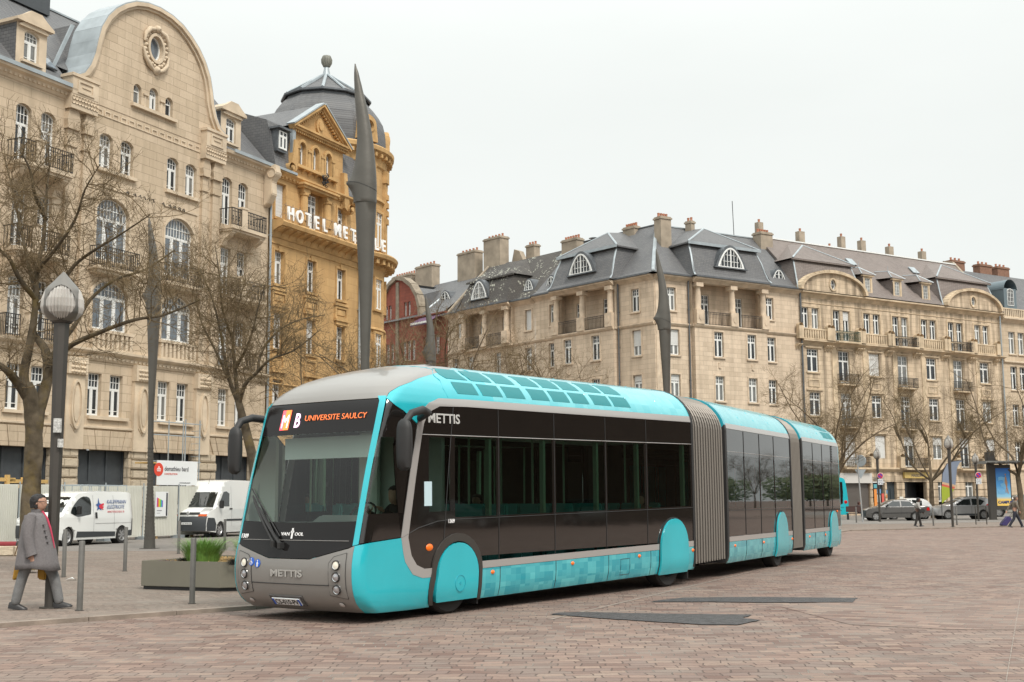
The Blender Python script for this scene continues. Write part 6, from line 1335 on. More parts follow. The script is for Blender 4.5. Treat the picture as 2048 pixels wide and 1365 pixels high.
KERB=mat('kerb_stone',(.235,.19,.155),.8,noise=.25,nscale=2.5,bump=.4,bscale=14)
ASPH=mat('asphalt_patch',(.075,.072,.072),.85,noise=.4,nscale=9,bump=.8,bscale=180)
ROADM=mat('pale_asphalt_road',(.19,.172,.155),.85,noise=.15,nscale=1.2,bump=.4,bscale=90)
def flat(name,pts,z,m,kind='structure'):
    if 'asphalt' in name:
        r_=random.Random(2); q=[]
        for i,a in enumerate(pts):
            c=pts[(i+1)%len(pts)]; k=max(1,int(math.dist(a,c)/.12)); q+=[(a[0]+(c[0]-a[0])*j/k+r_.uniform(-.012,.012),a[1]+(c[1]-a[1])*j/k+r_.uniform(-.018,.018)) for j in range(k)]
        pts=q
    b=MB(); b.quad(*[(p[0],p[1],z) for p in pts]); o=b.build(name,m); tag(o,kind=kind); return o
b=MB(); b.quad((-900,-300,0),(900,-300,0),(900,1500,0),(-900,1500,0)); tag(b.build('paved_square',PAVE),kind='structure')
# raised pavement to the left and beyond
line=[(-40,-13.7),(-6.6,15.8),(-3.77,18.3),(-1.9,21.0),(.2,25),(3.9,32),(8,40.5),(12.2,51),(16.2,59.6),(27.7,66.4),(60,85.5)]
ZP=.05
def offs(l,d):
    out=[]
    for i,p in enumerate(l):
        a=Vector(l[max(i-1,0)]); c=Vector(l[min(i+1,len(l)-1)]); t=(c-a).normalized(); out.append((p[0]-t.y*d,p[1]+t.x*d))
    return out
inn=offs(line,.16)
b=MB(); poly=inn+[(60,95),(-90,160),(-90,-13)]; tri=tessellate_polygon([[Vector((x,y,0)) for x,y in poly]]); b.add([(x,y,ZP) for x,y in poly],[list(t) for t in tri]); tag(b.build('pavement',SIDEW),kind='structure')
b=MB()
for i in range(len(line)-1):
    A_,B_,C_,D_=line[i],line[i+1],inn[i+1],inn[i]; L_=(Vector(B_)-Vector(A_)).length; n=max(1,int(L_))
    for k in range(n):
        f=lambda P,Q,t:(P[0]+(Q[0]-P[0])*t,P[1]+(Q[1]-P[1])*t); t0,t1=k/n+.004/ n,(k+1)/n-.004/n
        p=[f(A_,B_,t0),f(A_,B_,t1),f(D_,C_,t1),f(D_,C_,t0)]; b.add([(x,y,-.02) for x,y in p]+[(x,y,ZP+.008) for x,y in p],[(3,2,1,0),(4,5,6,7),(0,1,5,4),(1,2,6,5),(2,3,7,6),(3,0,4,7)])
tag(b.build('kerb',KERB,auto=.5),kind='structure')
g=lambda x,y,z=.0: tuple(ground(x,y,z)[:2])
flat('road',[(-40,44),(-9,39),(-4,52),(6,75),(-8,100),(-60,100)],ZP+.004,ROADM)
flat('road',[(14,72),(24,74),(60,92),(80,120),(40,118),(12,96),(8,84)],ZP+.004,ROADM)
f1=lambda a:[(1024+x/2,1080+y/2) for x,y in a]
flat('asphalt_patch',[g(*p) for p in f1([(555,250),(600,243),(690,233),(1000,231),(1382,235),(1362,252),(1000,253),(800,250)][::-1])],.01,ASPH)
flat('asphalt_patch',[g(*p) for p in f1([(150,300),(190,294),(260,291),(600,298),(960,302),(922,316),(992,324),(900,343),(760,341),(600,332),(380,318)][::-1])],.01,ASPH)
flat('turned_paving',[g(*p) for p in [(1560,1214),(1705,1199),(2048,1199),(2300,1199),(2300,1262),(1900,1260),(1700,1250)][::-1]],.004,PAVE2)
b=MB()  # pale joint bands running across the square
def band(a,c,w,m=None):
    A_,B_=Vector(g(*a)),Vector(g(*c)); n=Vector((-(B_-A_).y,(B_-A_).x)).normalized()*w; b.add([(*(A_-n),.0045),(*(B_-n),.0045),(*(B_+n),.0045),(*(A_+n),.0045)],[(0,1,2,3)])
band((1100,1240),(1500,1145),.03); band((2012,1365),(2040,1200),.005)
tag(b.build('pale_joint_bands',mat('pale_mortar',(.24,.2,.17),.9,noise=.35,nscale=9)),kind='structure')
# ================================================================ BARE TREES
BARK=mat('mossy_bark',(.1,.08,.055),.9,noise=.5,nscale=3.5,bump=.7,bscale=14,spec=.15)
def bark():
    m=BARK; t=m.node_tree; b_=t.nodes['Principled BSDF']; src=b_.inputs['Base Color'].links[0].from_socket; tc=t.nodes.new('ShaderNodeTexCoord')
    t.links.new(mixc(t,math_node(t,'MULTIPLY',noise(t,tc.outputs['Object'],2.6,5,.5,.68),.35),src,(.2,.14,.035)),b_.inputs['Base Color'])
bark()
BARK2=mat('haze_paled_bark',(.15,.115,.078),.9,noise=.4,nscale=3,bump=.6,bscale=14,spec=.15)  # bark of the distant trees, haze put into its colour as a paler tone
TWIG=mat('brown_twigs',(.15,.11,.062),.85,noise=.35,nscale=1.5,spec=.15)
class Tree:
    def __init__(s,seed): s.rnd=random.Random(seed); s.big=MB(); s.tw=MB()
    def limb(s,pts,r0,r1,n=9):
        """smooth tapering limb through given points"""
        P=[Vector(p) for p in pts]; out=[]
        for i in range(len(P)-1):
            p0,p1,p2,p3=P[max(i-1,0)],P[i],P[i+1],P[min(i+2,len(P)-1)]
            for k in range(4):
                t=k/4; out.append(.5*((2*p1)+(p2-p0)*t+(2*p0-5*p1+4*p2-p3)*t*t+(3*p1-p0-3*p2+p3)*t**3))
        out.append(P[-1]); m=len(out); rs=[r0+(r1-r0)*(i/(m-1)) for i in range(m)]; rs=[r*(1+.06*s.rnd.uniform(-1,1)) for r in rs]
        s.big.tube(out,rs,n,cap=True); return out
    def grow(s,p,d,L,r,lev,maxlev=3,up=.12,kids=(5,7),wig=.42):
        rnd=s.rnd; n=5 if lev<maxlev else 4; pts=[p.copy()]; d=d.normalized()
        for i in range(n):
            d=(d+Vector((rnd.gauss(0,wig),rnd.gauss(0,wig),rnd.gauss(0,wig)+up))*.62).normalized(); pts.append(pts[-1]+d*(L/n))
        mb=s.big if r>.022 else s.tw
        mb.tube(pts,[max(.0034,r*(1-.68*i/n)) for i in range(n+1)],6 if r>.03 else (4 if r>.012 else 3),cap=False)
        if lev>=maxlev: return
        k=rnd.randint(*kids)
        for j in range(k):
            t=rnd.uniform(.22,1); f=t*n; i=min(n-1,int(f)); q=pts[i].lerp(pts[i+1],f-i); ax=(pts[i+1]-pts[i]).normalized()
            o=Vector((rnd.gauss(0,1),rnd.gauss(0,1),rnd.gauss(.2,.8))); o=(o-ax*o.dot(ax)).normalized()
            s.grow(q,ax*rnd.uniform(.35,.9)+o*rnd.uniform(.6,1.1),L*rnd.uniform(.42,.68)*(1.1-.35*t),r*.52*(1-.35*t),lev+1,maxlev,up,kids,wig)
    def sprout(s,pts,n,L,r,t0=.2,maxlev=2,up=.12,kids=(4,6)):
        for _ in range(n):
            t=s.rnd.uniform(t0,1); f=t*(len(pts)-1); i=min(len(pts)-2,int(f)); q=pts[i].lerp(pts[i+1],f-i); ax=(pts[i+1]-pts[i]).normalized()
            o=Vector((s.rnd.gauss(0,1),s.rnd.gauss(0,1),s.rnd.gauss(.25,.8))); o=(o-ax*o.dot(ax)).normalized(); s.grow(q,ax*.5+o,L*s.rnd.uniform(.6,1.2),r,0,maxlev,up,kids)
    def done(s,name,label,loc,rz=0,group='bare trees round the square'):
        T=thing(name,loc,rz,label,'tree',group); s.big.build('trunk',getattr(s,'bark',BARK),T,auto=1.2); s.tw.build('crown_twigs',TWIG,T); return T
def V(px,py,Y,dy,base): return atdepth(px,py,Y+dy)-base
def left_tree():
    Y=27.5; base=ground(66,1137,ZP); base=Vector((atdepth(66,1130,Y).x,Y,ZP)); v=lambda px,py,dy=0: atdepth(px,py,Y+dy)-base; t=Tree(3)
    tr=t.limb([v(58,1140),v(62,1000),v(68,880),v(62,800),v(52,770)],.235,.15,12); tr=t.limb([v(68,880),v(78,820,.1),v(95,760,.3),v(98,720,.3)],.17,.1,10)
    A1=t.limb([v(58,800),v(30,760,-.3),v(5,735,-.6),v(-60,690,-.8),v(-120,600,-1)],.12,.03); A2=t.limb([v(56,790),v(48,750),v(60,690,-.1),v(68,640,-.1),v(72,590,0),(v(75,540,.1)),v(88,470,.2),v(92,400,.4),v(100,330,.6)],.115,.015)
    A3=t.limb([v(98,740,.3),v(90,700,.5),v(70,672,.6),v(64,655,.4)],.12,.06)
    A4=t.limb([v(72,600),v(40,560,-.5),v(20,520,-.8),v(0,500,-1.),v(-50,430,-1.3)],.065,.015); A5=t.limb([v(70,620),v(120,570,.4),v(150,530,.5),v(190,500,.3),v(240,470,0),v(300,430,-.4)],.062,.012)
    A6=t.limb([v(95,760,.3),v(130,700,.0),v(200,665,-.5),v(270,640,-.8),v(330,630,-.9),v(400,600,-1)],.075,.015); A7=t.limb([v(72,590),v(55,520,.7),v(40,450,1.2),v(25,380,1.5),v(10,320,1.6)],.055,.012)
    A8=t.limb([v(75,540),v(110,500,-.8),v(150,440,-1.2),v(170,380,-1.5),v(200,330,-1.7)],.05,.01); A9=t.limb([v(98,720,.3),v(150,650,.9),v(180,600,1.3),(v(230,560,1.5)),v(290,540,1.6),v(350,500,1.7)],.06,.015)
    A10=t.limb([v(92,440,.3),v(70,390,-.3),v(60,340,-.6),v(40,300,-.8)],.05,.015)
    for a,n in ((A1,12),(A2,24),(A4,14),(A5,18),(A6,18),(A7,14),(A8,14),(A9,18),(A10,10)): t.sprout(a,int(n*1.45),1.25,.0125,.12,2,.1,(5,7))
    t.done('bare_tree','big bare tree with mossy forked limbs behind the left lamp post',base)
left_tree()
def second_tree():
    Y=38; base=Vector((atdepth(482,1100,Y).x,Y,ZP)); v=lambda px,py,dy=0: atdepth(px,py,Y+dy)-base; t=Tree(11)
    t.limb([v(520,1105),v(510,950),v(494,870),v(476,800)],.2,.11,10)
    L=[[v(478,810),v(462,770),v(450,720,-.3),v(440,660,-.5),v(425,600,-.8),v(400,540,-1)],[v(476,800),v(470,740,.3),v(466,680,.6),v(475,620,.8),v(490,560,1)],[v(478,810),v(490,770,-.3),v(515,745,-.6),v(540,720,-.8),v(590,700,-1),v(640,660,-1)],
       [v(515,745,-.6),v(525,700,-.3),v(560,660,0),v(600,640,.3),v(650,630,.5)],[v(462,770),v(430,700,.5),v(405,650,1),v(390,600,1.3)],[v(466,680,.6),v(445,620,.3),v(440,560,.0),v(430,490,0)],[v(470,740,.3),v(500,680,-.6),v(515,620,-1),v(530,570,-1.2)]]
    for i,l in enumerate(L): t.sprout(t.limb(l,.075 if i<3 else .05,.012,8),25,1.45,.014,.15,2,.08,(5,8))
    t.done('bare_tree','bare tree with twisted lichened limbs rising right behind the bus mirror',base)
second_tree()
def vase(seed,H=8.5,R=3.2,n=6,lim=20,stub=False,tr=2.6):
    t=Tree(seed); t.bark=BARK2; r=t.rnd; t.limb([(0,0,0),(.05,0,tr*.5),(r.uniform(-.1,.1),0,tr)],.17,.13,10)
    for i in range(n):
        a=2*PI*i/n+r.uniform(-.4,.4); e=r.uniform(.55,1.05); q=[Vector((0,0,tr-.15))]; d=Vector((math.cos(a)*e,math.sin(a)*e,1)).normalized()
        for k in range(4): d=(d+Vector((r.gauss(0,.26),r.gauss(0,.26),r.gauss(.02,.14)))).normalized(); q.append(q[-1]+d*(H-tr)*.27*r.uniform(.85,1.15))
        l=t.limb(q,.075,.016,8); t.sprout(l,lim+3,1.7,.016,.2,2,.1,(4,7))
        if stub and i%2==0: t.limb([l[8],l[8]+Vector((.3,.1,.5)),l[8]+Vector((.5,.2,.9))],.1,.09,8)
    return t
tA=vase(21).done('bare_tree','bare tree behind the bus roof in front of the ochre hotel corner',(atdepth(690,1000,52).x,52,ZP))
tB=vase(33,H=9,R=3.5,n=7,lim=18,stub=True).done('bare_tree','bare tree with sawn limb stubs in front of the red sandstone gable',(atdepth(845,1000,66).x,66,ZP))
tB.scale=(1.3,1.3,1.3)
tC=vase(47,H=8.8,n=7,lim=22,tr=2.4).done('bare_tree','wide bare tree rising behind the rear of the bus',(atdepth(1668,1000,72).x,72,ZP))
for proto,px,Y,rz,sc,lab in ((tB,985,76,2.1,1.22,'bare tree behind the bus in front of the mossy-roofed block'),(tC,1120,80,4.0,1.28,'bare tree behind the bus below the left loggia of the corner block'),(tA,1400,86,1.0,.8,'small bare tree just right of the corner mast'),(tB,1865,92,3.3,1.12,'bare tree with forked trunk between the dark entrance and the feather flag'),
        (tA,2040,84,5.2,1.2,'bare tree behind the advertising shelter at the right edge'),(tA,815,70,2.6,1.25,'bare tree close to the hotel corner above the bus cheek'),(tC,1615,96,1.2,.9,'bare tree behind the middle bellows against the golden block')):
    c=copy_tree(proto); c.location=(atdepth(px,1000,Y).x,Y,ZP); c.rotation_euler=(0,0,rz); c.scale=(sc,sc,sc); c['label']=lab
# more of the square beyond the frame, which the bus glazing mirrors
def beyond():
    for k,(x,y,rz,proto) in enumerate(((110,90,.3,tA),(104,120,1.4,tB),(120,150,2.2,tC),(98,100,3,tA))):
        c=copy_tree(proto); c.location=(x,y,ZP); c.rotation_euler=(0,0,rz); c['label']='bare tree beyond the right edge of the picture, seen only in the bus glass'
    LEAF=mat('young_leaves',(.1,.13,.05),.6,noise=.4,nscale=2); r=random.Random(4)
    for k,(x,y) in enumerate(((100,112),(108,124),(116,132),(122,142),(97,136),(92,142),(104,148),(88,132),(126,128))):
        c=copy_tree(tC); c.location=(x,y,ZP); c.scale=(1,1,.75); c['label']='leafing tree beyond the right edge of the picture, seen only in the bus glass'; c.name='leafy_tree'; q=MB()
        for i in range(2600):
            a,e,R=r.uniform(0,2*PI),r.uniform(-.9,1),4.6*r.random()**.5; v=Vector((R*1.4*math.cos(a),R*1.4*math.sin(a),4.0+2.2*e)); d=Vector((r.gauss(0,1),r.gauss(0,1),r.gauss(0,1))).normalized()*.3; w=d.orthogonal().normalized()*.22; q.add([v,v+d+w,v+2*d,v+d-w],[(0,1,2,3)])
        q.build('leaves',LEAF,c)
    T=thing('station_building',(72,-70,0),PI/2,'large dark sandstone station facing the square outside the frame','building')
    w=[(u,1.0,2.2,5.5,1.1,'wide',{}) for u in range(6,132,6)]+[(u,9.0,1.4,3.0,.6,'wide',{}) for u in range(6,132,6)]
    ST=masonry('station_sandstone',(.16,.12,.085),(.13,.1,.07),(.08,.065,.05),1.4,.6,.02,(.06,.05,.04),.5); facade(T,'wall',0,136,0,15,w,ST,ST,sill=False)
    r=MB(); r.quad((0,-.6,15),(136,-.6,15),(136,9,22),(0,9,22)); r.quad((0,9,22),(136,9,22),(136,18,15),(0,18,15)); r.build('roof',SLATE,T)
    b=MB(); b.box(0,136,6,6.3,0,15); b.build('rear_wall',ST,T)
beyond()
# ================================================================ STREET FURNITURE
MASTM=mat('bronze_grey_mast',(.105,.098,.085),.42,metal=.35,noise=.12,nscale=1.5,bump=.15,bscale=10)
POST=mat('dark_brown_grey_post',(.06,.054,.047),.5,metal=.2,noise=.08)
def masts():
    z2=lambda x,y:(380+x/2.731,60+y/2.731); z4=lambda x,y:(380+x/2.731,400+y/2.731)
    Lf=[z2(899,186),z2(896,240),z2(897,300),z2(902,400),z2(911,520),z2(912,600),z2(908,660),z2(900,740),z2(897,800),z2(893,840),z2(893,872),z2(893,930),z4(902,20),z4(910,200),z4(920,400),z4(927,600),z4(931,880)]
    Rt=[z2(905,186),z2(921,230),z2(936,290),z2(962,400),z2(985,510),z2(998,590),z2(1006,660),z2(1014,740),z2(1018,800),z2(1020,840),z2(1020,900),z2(1019,960),z4(1018,20),z4(1010,200),z4(1001,400),z4(992,600),z4(980,880)]
    Y=26.7; base=Vector((atdepth(736,1000,Y).x,Y,ZP)); rows=[]
    for a,b_ in zip(Lf,Rt):
        A_,B_=atdepth(*a,Y),atdepth(*b_,Y); rows.append(((A_.x+B_.x)/2-base.x,(B_.x-A_.x)/2,(A_.z+B_.z)/2-ZP,A_.z-B_.z))
    R2=[]
    for i in range(len(rows)-1):
        p0,p1,p2,p3=rows[max(i-1,0)],rows[i],rows[i+1],rows[min(i+2,len(rows)-1)]
        for k in range(3):
            t=k/3; R2.append(tuple(p1[c]+(p2[c]-p1[c])*t if c==2 or i in (8,9) else .5*((2*p1[c])+(p2[c]-p0[c])*t+(2*p0[c]-5*p1[c]+4*p2[c]-p3[c])*t*t+(3*p1[c]-p0[c]-3*p2[c]+p3[c])*t**3) for c in range(3))+(0,))
    rows=R2+[rows[-1]]; lc,lw,lz,_=rows[-1]
    rows+=[(lc*.5,lw*.95,lz*.5,0),(0.0,.2,0,0)]
    def shaft_at(z):
        for (c0,w0,z0,_),(c1,w1,z1,_) in zip(rows,rows[1:]):
            if z1<=z<=z0: t=(z-z1)/(z0-z1); return c1+(c0-c1)*t,w1+(w0-w1)*t
        return 0,.2
    zk=rows[27][2]
    def spur(z): d_=abs(z-zk); return .17*max(0,1-d_/(.55 if z>zk else .4))**2
    def make(name,label,loc,rz=0):
        T=thing(name,loc,rz,label,'mast','sculptural masts along the square'); b=MB(); n=16; vs=[]
        for (c,w,z,sk) in rows:
            for k in range(n): a=2*PI*k/n; vs.append((c+w*math.cos(a)-spur(z)*max(0,-math.cos(a))**5,min(w*.75,.2+w*.15)*math.sin(a),z))
        fs=[(i*n+k,i*n+(k+1)%n,(i+1)*n+(k+1)%n,(i+1)*n+k) for i in range(len(rows)-1) for k in range(n)]+[tuple(range(n)),tuple((len(rows)-1)*n+k for k in range(n))]
        b.add(vs,fs); b.build('shaft',MASTM,T,smooth=True); s=MB(); kn=27; c,w,z,sk=rows[kn]
        pts=[(c+w*1.004*math.cos(a)-spur(z)*max(0,-math.cos(a))**5,min(w*.75,.2+w*.15)*1.01*math.sin(a),z-.02-.0-(.11*math.cos(a)+.05)*1.0) for a in [2*PI*k/24 for k in range(25)]]; s.tube(pts,.005,4); s.build('joint_line',BLKM,T)
        s=MB(); s.box(-.27,.27,-.24,.24,-.02,.02); s.build('base_plate',POST,T); return T
    m=make('sculptural_mast','tall blade-shaped grey mast rising right behind the front of the bus',base)
    for px,Y2,rz,lab in ((302,41.5,.0,'blade-shaped mast with scaly foot standing between the two white vans'),(1343,47.6,0,'blade-shaped mast in front of the corner of the tan block'),(866,58,0,'blade-shaped mast in front of the red sandstone building')):
        c=copy_tree(m); c.location=(atdepth(px,1000,Y2).x,Y2,ZP); c.rotation_euler=(0,0,rz); c['label']=lab
        if px==302:
            s=MB()
            for i in range(26):
                for k in range(8): a=2*PI*(k+.5*(i%2))/8; zz=.35+i*.12; cc,ww=shaft_at(zz); s.cbox((cc+(ww-.012)*math.cos(a),min(ww*.75,.2+ww*.15)*.95*math.sin(a),zz),(.035,.05,.05),a)
            s.build('scaly_foot',MASTM,c)
masts()
GLB=mat('ribbed_lamp_glass',(.43,.41,.38),.15,spec=.8,noise=.15)
def lamp_post():
    T=thing('lamp_post',(0,0,0),0,'','lamp post','street lamps with bud-shaped heads'); H=4.05
    b=MB(); n=8
    b.prism([(.155*math.cos(PI/8+PI*k/4),.155*math.sin(PI/8+PI*k/4)) for k in range(8)],'z',-.02,.02)
    vs=[]; 
    for r,z in ((.076,0),(.08,1.6),(.092,3.0),(.108,H)):
        vs+=[(r*1.08*math.cos(PI/8+PI*k/4),r*1.08*math.sin(PI/8+PI*k/4),z) for k in range(8)]
    b.add(vs,[(i*8+k,i*8+(k+1)%8,(i+1)*8+(k+1)%8,(i+1)*8+k) for i in range(3) for k in range(8)]+[tuple(24+k for k in range(8))]); b.build('column',POST,T)
    prof=[(.13,0),(.21,.05),(.275,.12),(.3,.2),(.295,.32),(.25,.45),(.2,.51),(.13,.585),(.0,.735)]
    prof2=[(r*.95,z) for r,z in prof if z<.55]
    g=MB(); m=72; vs=[]
    for (r,z) in prof2: vs+=[((r*(1+.05*math.cos(k*PI)))*math.cos(2*PI*k/m),(r*(1+.05*math.cos(k*PI)))*math.sin(2*PI*k/m),H+z) for k in range(m)]
    g.add(vs,[(i*m+k,i*m+(k+1)%m,(i+1)*m+(k+1)%m,(i+1)*m+k) for i in range(len(prof2)-1) for k in range(m)]); g.build('lamp_glass',GLB,T)
    RB=mat('pale_bronze_rib',(.17,.16,.145),.4,metal=.4); zz=[.735*k/30 for k in range(31)]
    def rz_(z): return interp([(q,r) for r,q in prof],z)+.012
    for j in range(4):   # four leaf-shaped ribs that close into the pointed cap and leave oval panes between them
        a=PI/4+PI/2*j-.1; f=MB(); m_=9; vs=[]
        for z in zz:
            t_=1-((z-.262)/.25)**2; gl_=(PI/4-.07)*math.sqrt(t_) if t_>0 else 0; dl=PI/4-gl_
            for k in range(m_): w_=a-dl+2*dl*k/(m_-1); r_=max(.002,rz_(z)-.004*abs(k-4)/4); vs.append((r_*math.cos(w_),r_*math.sin(w_),H+z))
        f.add(vs,[(q*m_+k,q*m_+k+1,(q+1)*m_+k+1,(q+1)*m_+k) for q in range(30) for k in range(m_-1)]); f.build('metal_rib',RB,T,auto=.8)
    c=MB(); c.lathe([(.13,H-.02),(.2,H+.06),(.15,H+.08)],16); c.build('collar',POST,T); return T
L0=lamp_post(); L0.location=(atdepth(109,1000,18.2).x,18.2,ZP); L0.scale=(1.04,1.04,1.04); L0.rotation_euler=(0,0,.35); L0['label']='big lamp post with ribbed bud-shaped glass head, beside the walking person in grey coat'
for px,Y,sc,lab in ((1903,64.5,1.0,'lamp post standing in front of the silver hatchback'),(1758,80,1.0,'lamp post carrying a no-parking sign over the grey saloon'),(1955,80,.92,'lamp post behind a no-parking sign, left of the advertising shelter')):
    c=copy_tree(L0); c.location=(atdepth(px,1000,Y).x,Y,ZP if Y>66 else ZP); c.scale=(sc*.78,sc*.78,sc); c.rotation_euler=(0,0,.9); c['label']=lab
s=MB(); s.cbox((0,-.13,2.55),(.11,.012,.2)); s.cbox((.05,-.131,2.3),(.08,.012,.12)); s.build('peeling_sticker',mat('torn_sticker',(.45,.45,.43),.6,noise=.5,nscale=30),L0)
def bollard(px,yb,lab,h=.98,first=[None],grp='grey post bollards by the kerb',z=ZP):
    p=ground(px,yb,z)
    if first[0] is None:
        T=thing('bollard',p,0,lab,'bollard',grp); b=MB(); b.lathe([(.0425,0),(.0425,h-.01),(.036,h),(0,h+.002)],16); b.build('post',mat('grey_bollard_paint',(.12,.115,.105),.5,noise=.12,nscale=8),T,auto=.6)
        b=MB(); b.lathe([(.06,0),(.06,.008),(.04,.012)],16); b.build('foot_ring',POST,T); first[0]=T
    else: T=copy_tree(first[0]); T.location=p; T['label']=lab
    return T
for px,yb,lab in ((159,1222,'grey bollard standing right of the big lamp post foot'),(384,1208,'grey bollard in front of the planter'),(249.5,1143,'grey bollard in front of the rear wheel of the left van'),(127,1155,'grey bollard just behind the big lamp post'),(357,1108,'grey bollard behind the left end of the planter'),(449,1100,'grey bollard beside the right van door'),
    (1713,1046,'grey bollard beside the second bus'),(1867,1052,'grey bollard behind the person with a shoulder bag'),(1914,1050.5,'grey bollard right of the lamp post by the silver hatchback')): bollard(px,yb,lab)
T=thing('hoop_barrier',ground(1963,1049.5,ZP),.1,'low steel hoop barrier in front of the silver hatchback rear wheel','barrier'); b=MB(); b.tube([(-.32,0,0),(-.32,0,1.0),(.32,0,1.0),(.32,0,0)],.03,8); b.tube([(-.32,0,.25),(.32,0,.25)],.02,6); b.build('tube_frame',POST,T)
# planter
def planter():
    A_=ground(281,1179,ZP); C_=ground(438,1184,ZP); d=(C_-A_); rz=math.atan2(d.y,d.x); L_=d.length; T=thing('planter',A_,rz,'long grey-brown metal planter filled with straw and grasses beside the bus','planter')
    PM=mat('grey_brown_planter',(.165,.155,.12),.55,noise=.08,nscale=1); n=.62
    poly=[(0,0),(L_,0),(L_+.75,.75),(L_+.75,1.9),(L_,2.3),(0,2.3)]; pin=[(.05,.05),(L_-.02,.05),(L_+.7,.78),(L_+.7,1.87),(L_-.02,2.25),(.05,2.25)]
    b=MB(); b.ring(poly,pin,'z',.06,.5); b.build('box',PM,T,bevel=.008); b=MB(); b.prism([(x*.97+.03,y*.96+.04) for x,y in poly],'z',0,.06); b.build('plinth',BLKM,T)
    b=MB(); b.grid(lambda u,v:(u,v,.44+.04*math.sin(u*7)*math.cos(v*5)+.02*random.random()),[.04+(L_+.6)*i/30 for i in range(31)],[.05+2.2*j/30 for j in range(31)])
    b2=MB(); b2.prism(pin,'z',.3,.45); b2.build('soil',mat('straw_mulch',(.34,.24,.12),.95,noise=.45,nscale=25,bump=1,bscale=60),T)
    rnd=random.Random(5); base=Matrix.Translation(A_)@Matrix.Rotation(rz,4,'Z')
    s=MB()
    for i in range(900):
        x,y=rnd.uniform(.1,L_+.3),rnd.uniform(.08,2.1); a=rnd.uniform(0,PI); l=rnd.uniform(.02,.07); z=.455+rnd.random()*.03; s.add([(x,y,z),(x+l*math.cos(a),y+l*math.sin(a),z+rnd.random()*.03),(x+l*math.cos(a),y+l*math.sin(a)+.008,z)],[(0,1,2)])
    st=s.build('straw',mat('straw',(.5,.36,.17),.9),T); st['kind']='stuff'
    GR=mat('fresh_green_grass',(.13,.26,.05),.6,noise=.35,nscale=8); DK=mat('black_mondo_grass',(.02,.022,.022),.5); PU=mat('dark_purple_leaves',(.06,.03,.035),.6)
    def tuft(x,y,h,r,n,m,lab,name='grass_clump',flop=.75,w=.006):
        g=MB(); p=base@Vector((x,y,.45))
        for i in range(n):
            a=rnd.uniform(0,2*PI); q=rnd.random()**.6*r*.5; bx,by=q*math.cos(a),q*math.sin(a); hh=h*rnd.uniform(.55,1.1); lean=(q/(r*.5+1e-6))*flop*hh*rnd.uniform(.4,1.2); a2=a+rnd.gauss(0,.5)
            px_=[(bx+lean*math.cos(a2)*t**1.8,by+lean*math.sin(a2)*t**1.8,hh*(t-.25*flop*t**3)) for t in (0,.4,.75,1)]; wx,wy=w*math.cos(a+1.57),w*math.sin(a+1.57)
            vs=[]; 
            for k,pt in enumerate(px_[:3]): vs+=[(pt[0]-wx*(1-.25*k),pt[1]-wy*(1-.25*k),pt[2]),(pt[0]+wx*(1-.25*k),pt[1]+wy*(1-.25*k),pt[2])]
            vs.append(px_[3]); g.add(vs,[(0,1,3,2),(2,3,5,4),(4,5,6)])
        o=g.build(name,m); o.location=p; tag(o,lab,'plant','plants in the planter')
    tuft(.95,.5,.52,.6,1300,GR,'bright green feathery grass clump left of the nearest bollard in the planter'); tuft(1.45,1.5,.5,.5,1100,GR,'green grass clump at the back of the planter behind the bollard'); tuft(1.9,.9,.55,.7,1400,GR,'largest green grass clump, beside the bus side of the planter'); tuft(1.1,1.9,.42,.5,900,GR,'low green grass clump at the far back of the planter')
    tuft(.72,.3,.14,.25,260,DK,'blackish drooping grass tuft at the left in the planter',flop=1.2,w=.006); tuft(1.95,.22,.16,.32,420,DK,'blackish drooping grass tuft at the front right of the planter',flop=1.2,w=.006); tuft(.35,.22,.07,.3,160,PU,'flat dark purple leafy plant at the left end of the planter','leafy_plant',flop=1.3,w=.018)
planter()
# signs
def disc_sign(px,Y,zc,lab,r=.18,kind='nopark',base=ZP,pole=True):
    T=thing('no_parking_sign',(atdepth(px,1000,Y).x,Y,base),0,lab,'sign','no-parking signs on the lamp posts'); b=MB(); b.lathe([(0,-.02),(r,-.02),(r,0),(0,0)],28,(0,0,zc),'y'); d=b.build('disc',mat('sign_red',(.55,.02,.03),.4),T)
    b=MB(); b.lathe([(0,-.024),(r*.74,-.024),(r*.74,-.02)],28,(0,0,zc),'y'); b.build('disc_centre',mat('sign_blue',(.02,.06,.4),.4),d); b=MB(); b.T=Matrix.Translation((0,0,zc))@Matrix.Rotation(PI/4,4,'Y'); b.box(-r*.8,r*.8,-.03,-.025,-.04,.04); b.build('disc_bar',MATS['sign_red'],d)
    b=MB(); b.lathe([(r*1.0,-.021),(r*1.07,-.015),(r*1.07,.0)],28,(0,0,zc),'y'); b.build('disc_edge',WHITE,d)
    b=MB(); b.box(-.17,.17,-.02,0,zc-.58,zc-.22); p=b.build('panel',mat('sign_panel_white',(.62,.64,.66),.5),T); b=MB(); b.box(-.12,-.05,-.024,-.02,zc-.33,zc-.28); b.box(-.02,.12,-.024,-.02,zc-.33,zc-.3); b.box(-.13,.13,-.024,-.02,zc-.42,zc-.4); b.box(-.12,-.05,-.024,-.02,zc-.53,zc-.48); b.box(.05,.12,-.024,-.02,zc-.53,zc-.48); b.build('panel_marks',mat('sign_panel_grey',(.1,.11,.14),.5),p)
    return T
disc_sign(1762.5,79.6,2.95,'round red and blue no-parking sign with white panel on the left lamp post'); disc_sign(1959.5,79.6,2.95,'round red and blue no-parking sign with white panel beside the shelter')
p=ground(1726,1045,ZP); T=thing('traffic_sign_post',p,.0,'leaning galvanised post with the backs of a round and a triangular sign','sign'); b=MB(); b.tube([(0,0,0),(-.22,0,4.35)],.045,8); b.build('post',mat('galvanised_steel',(.42,.43,.43),.4,metal=.4),T)
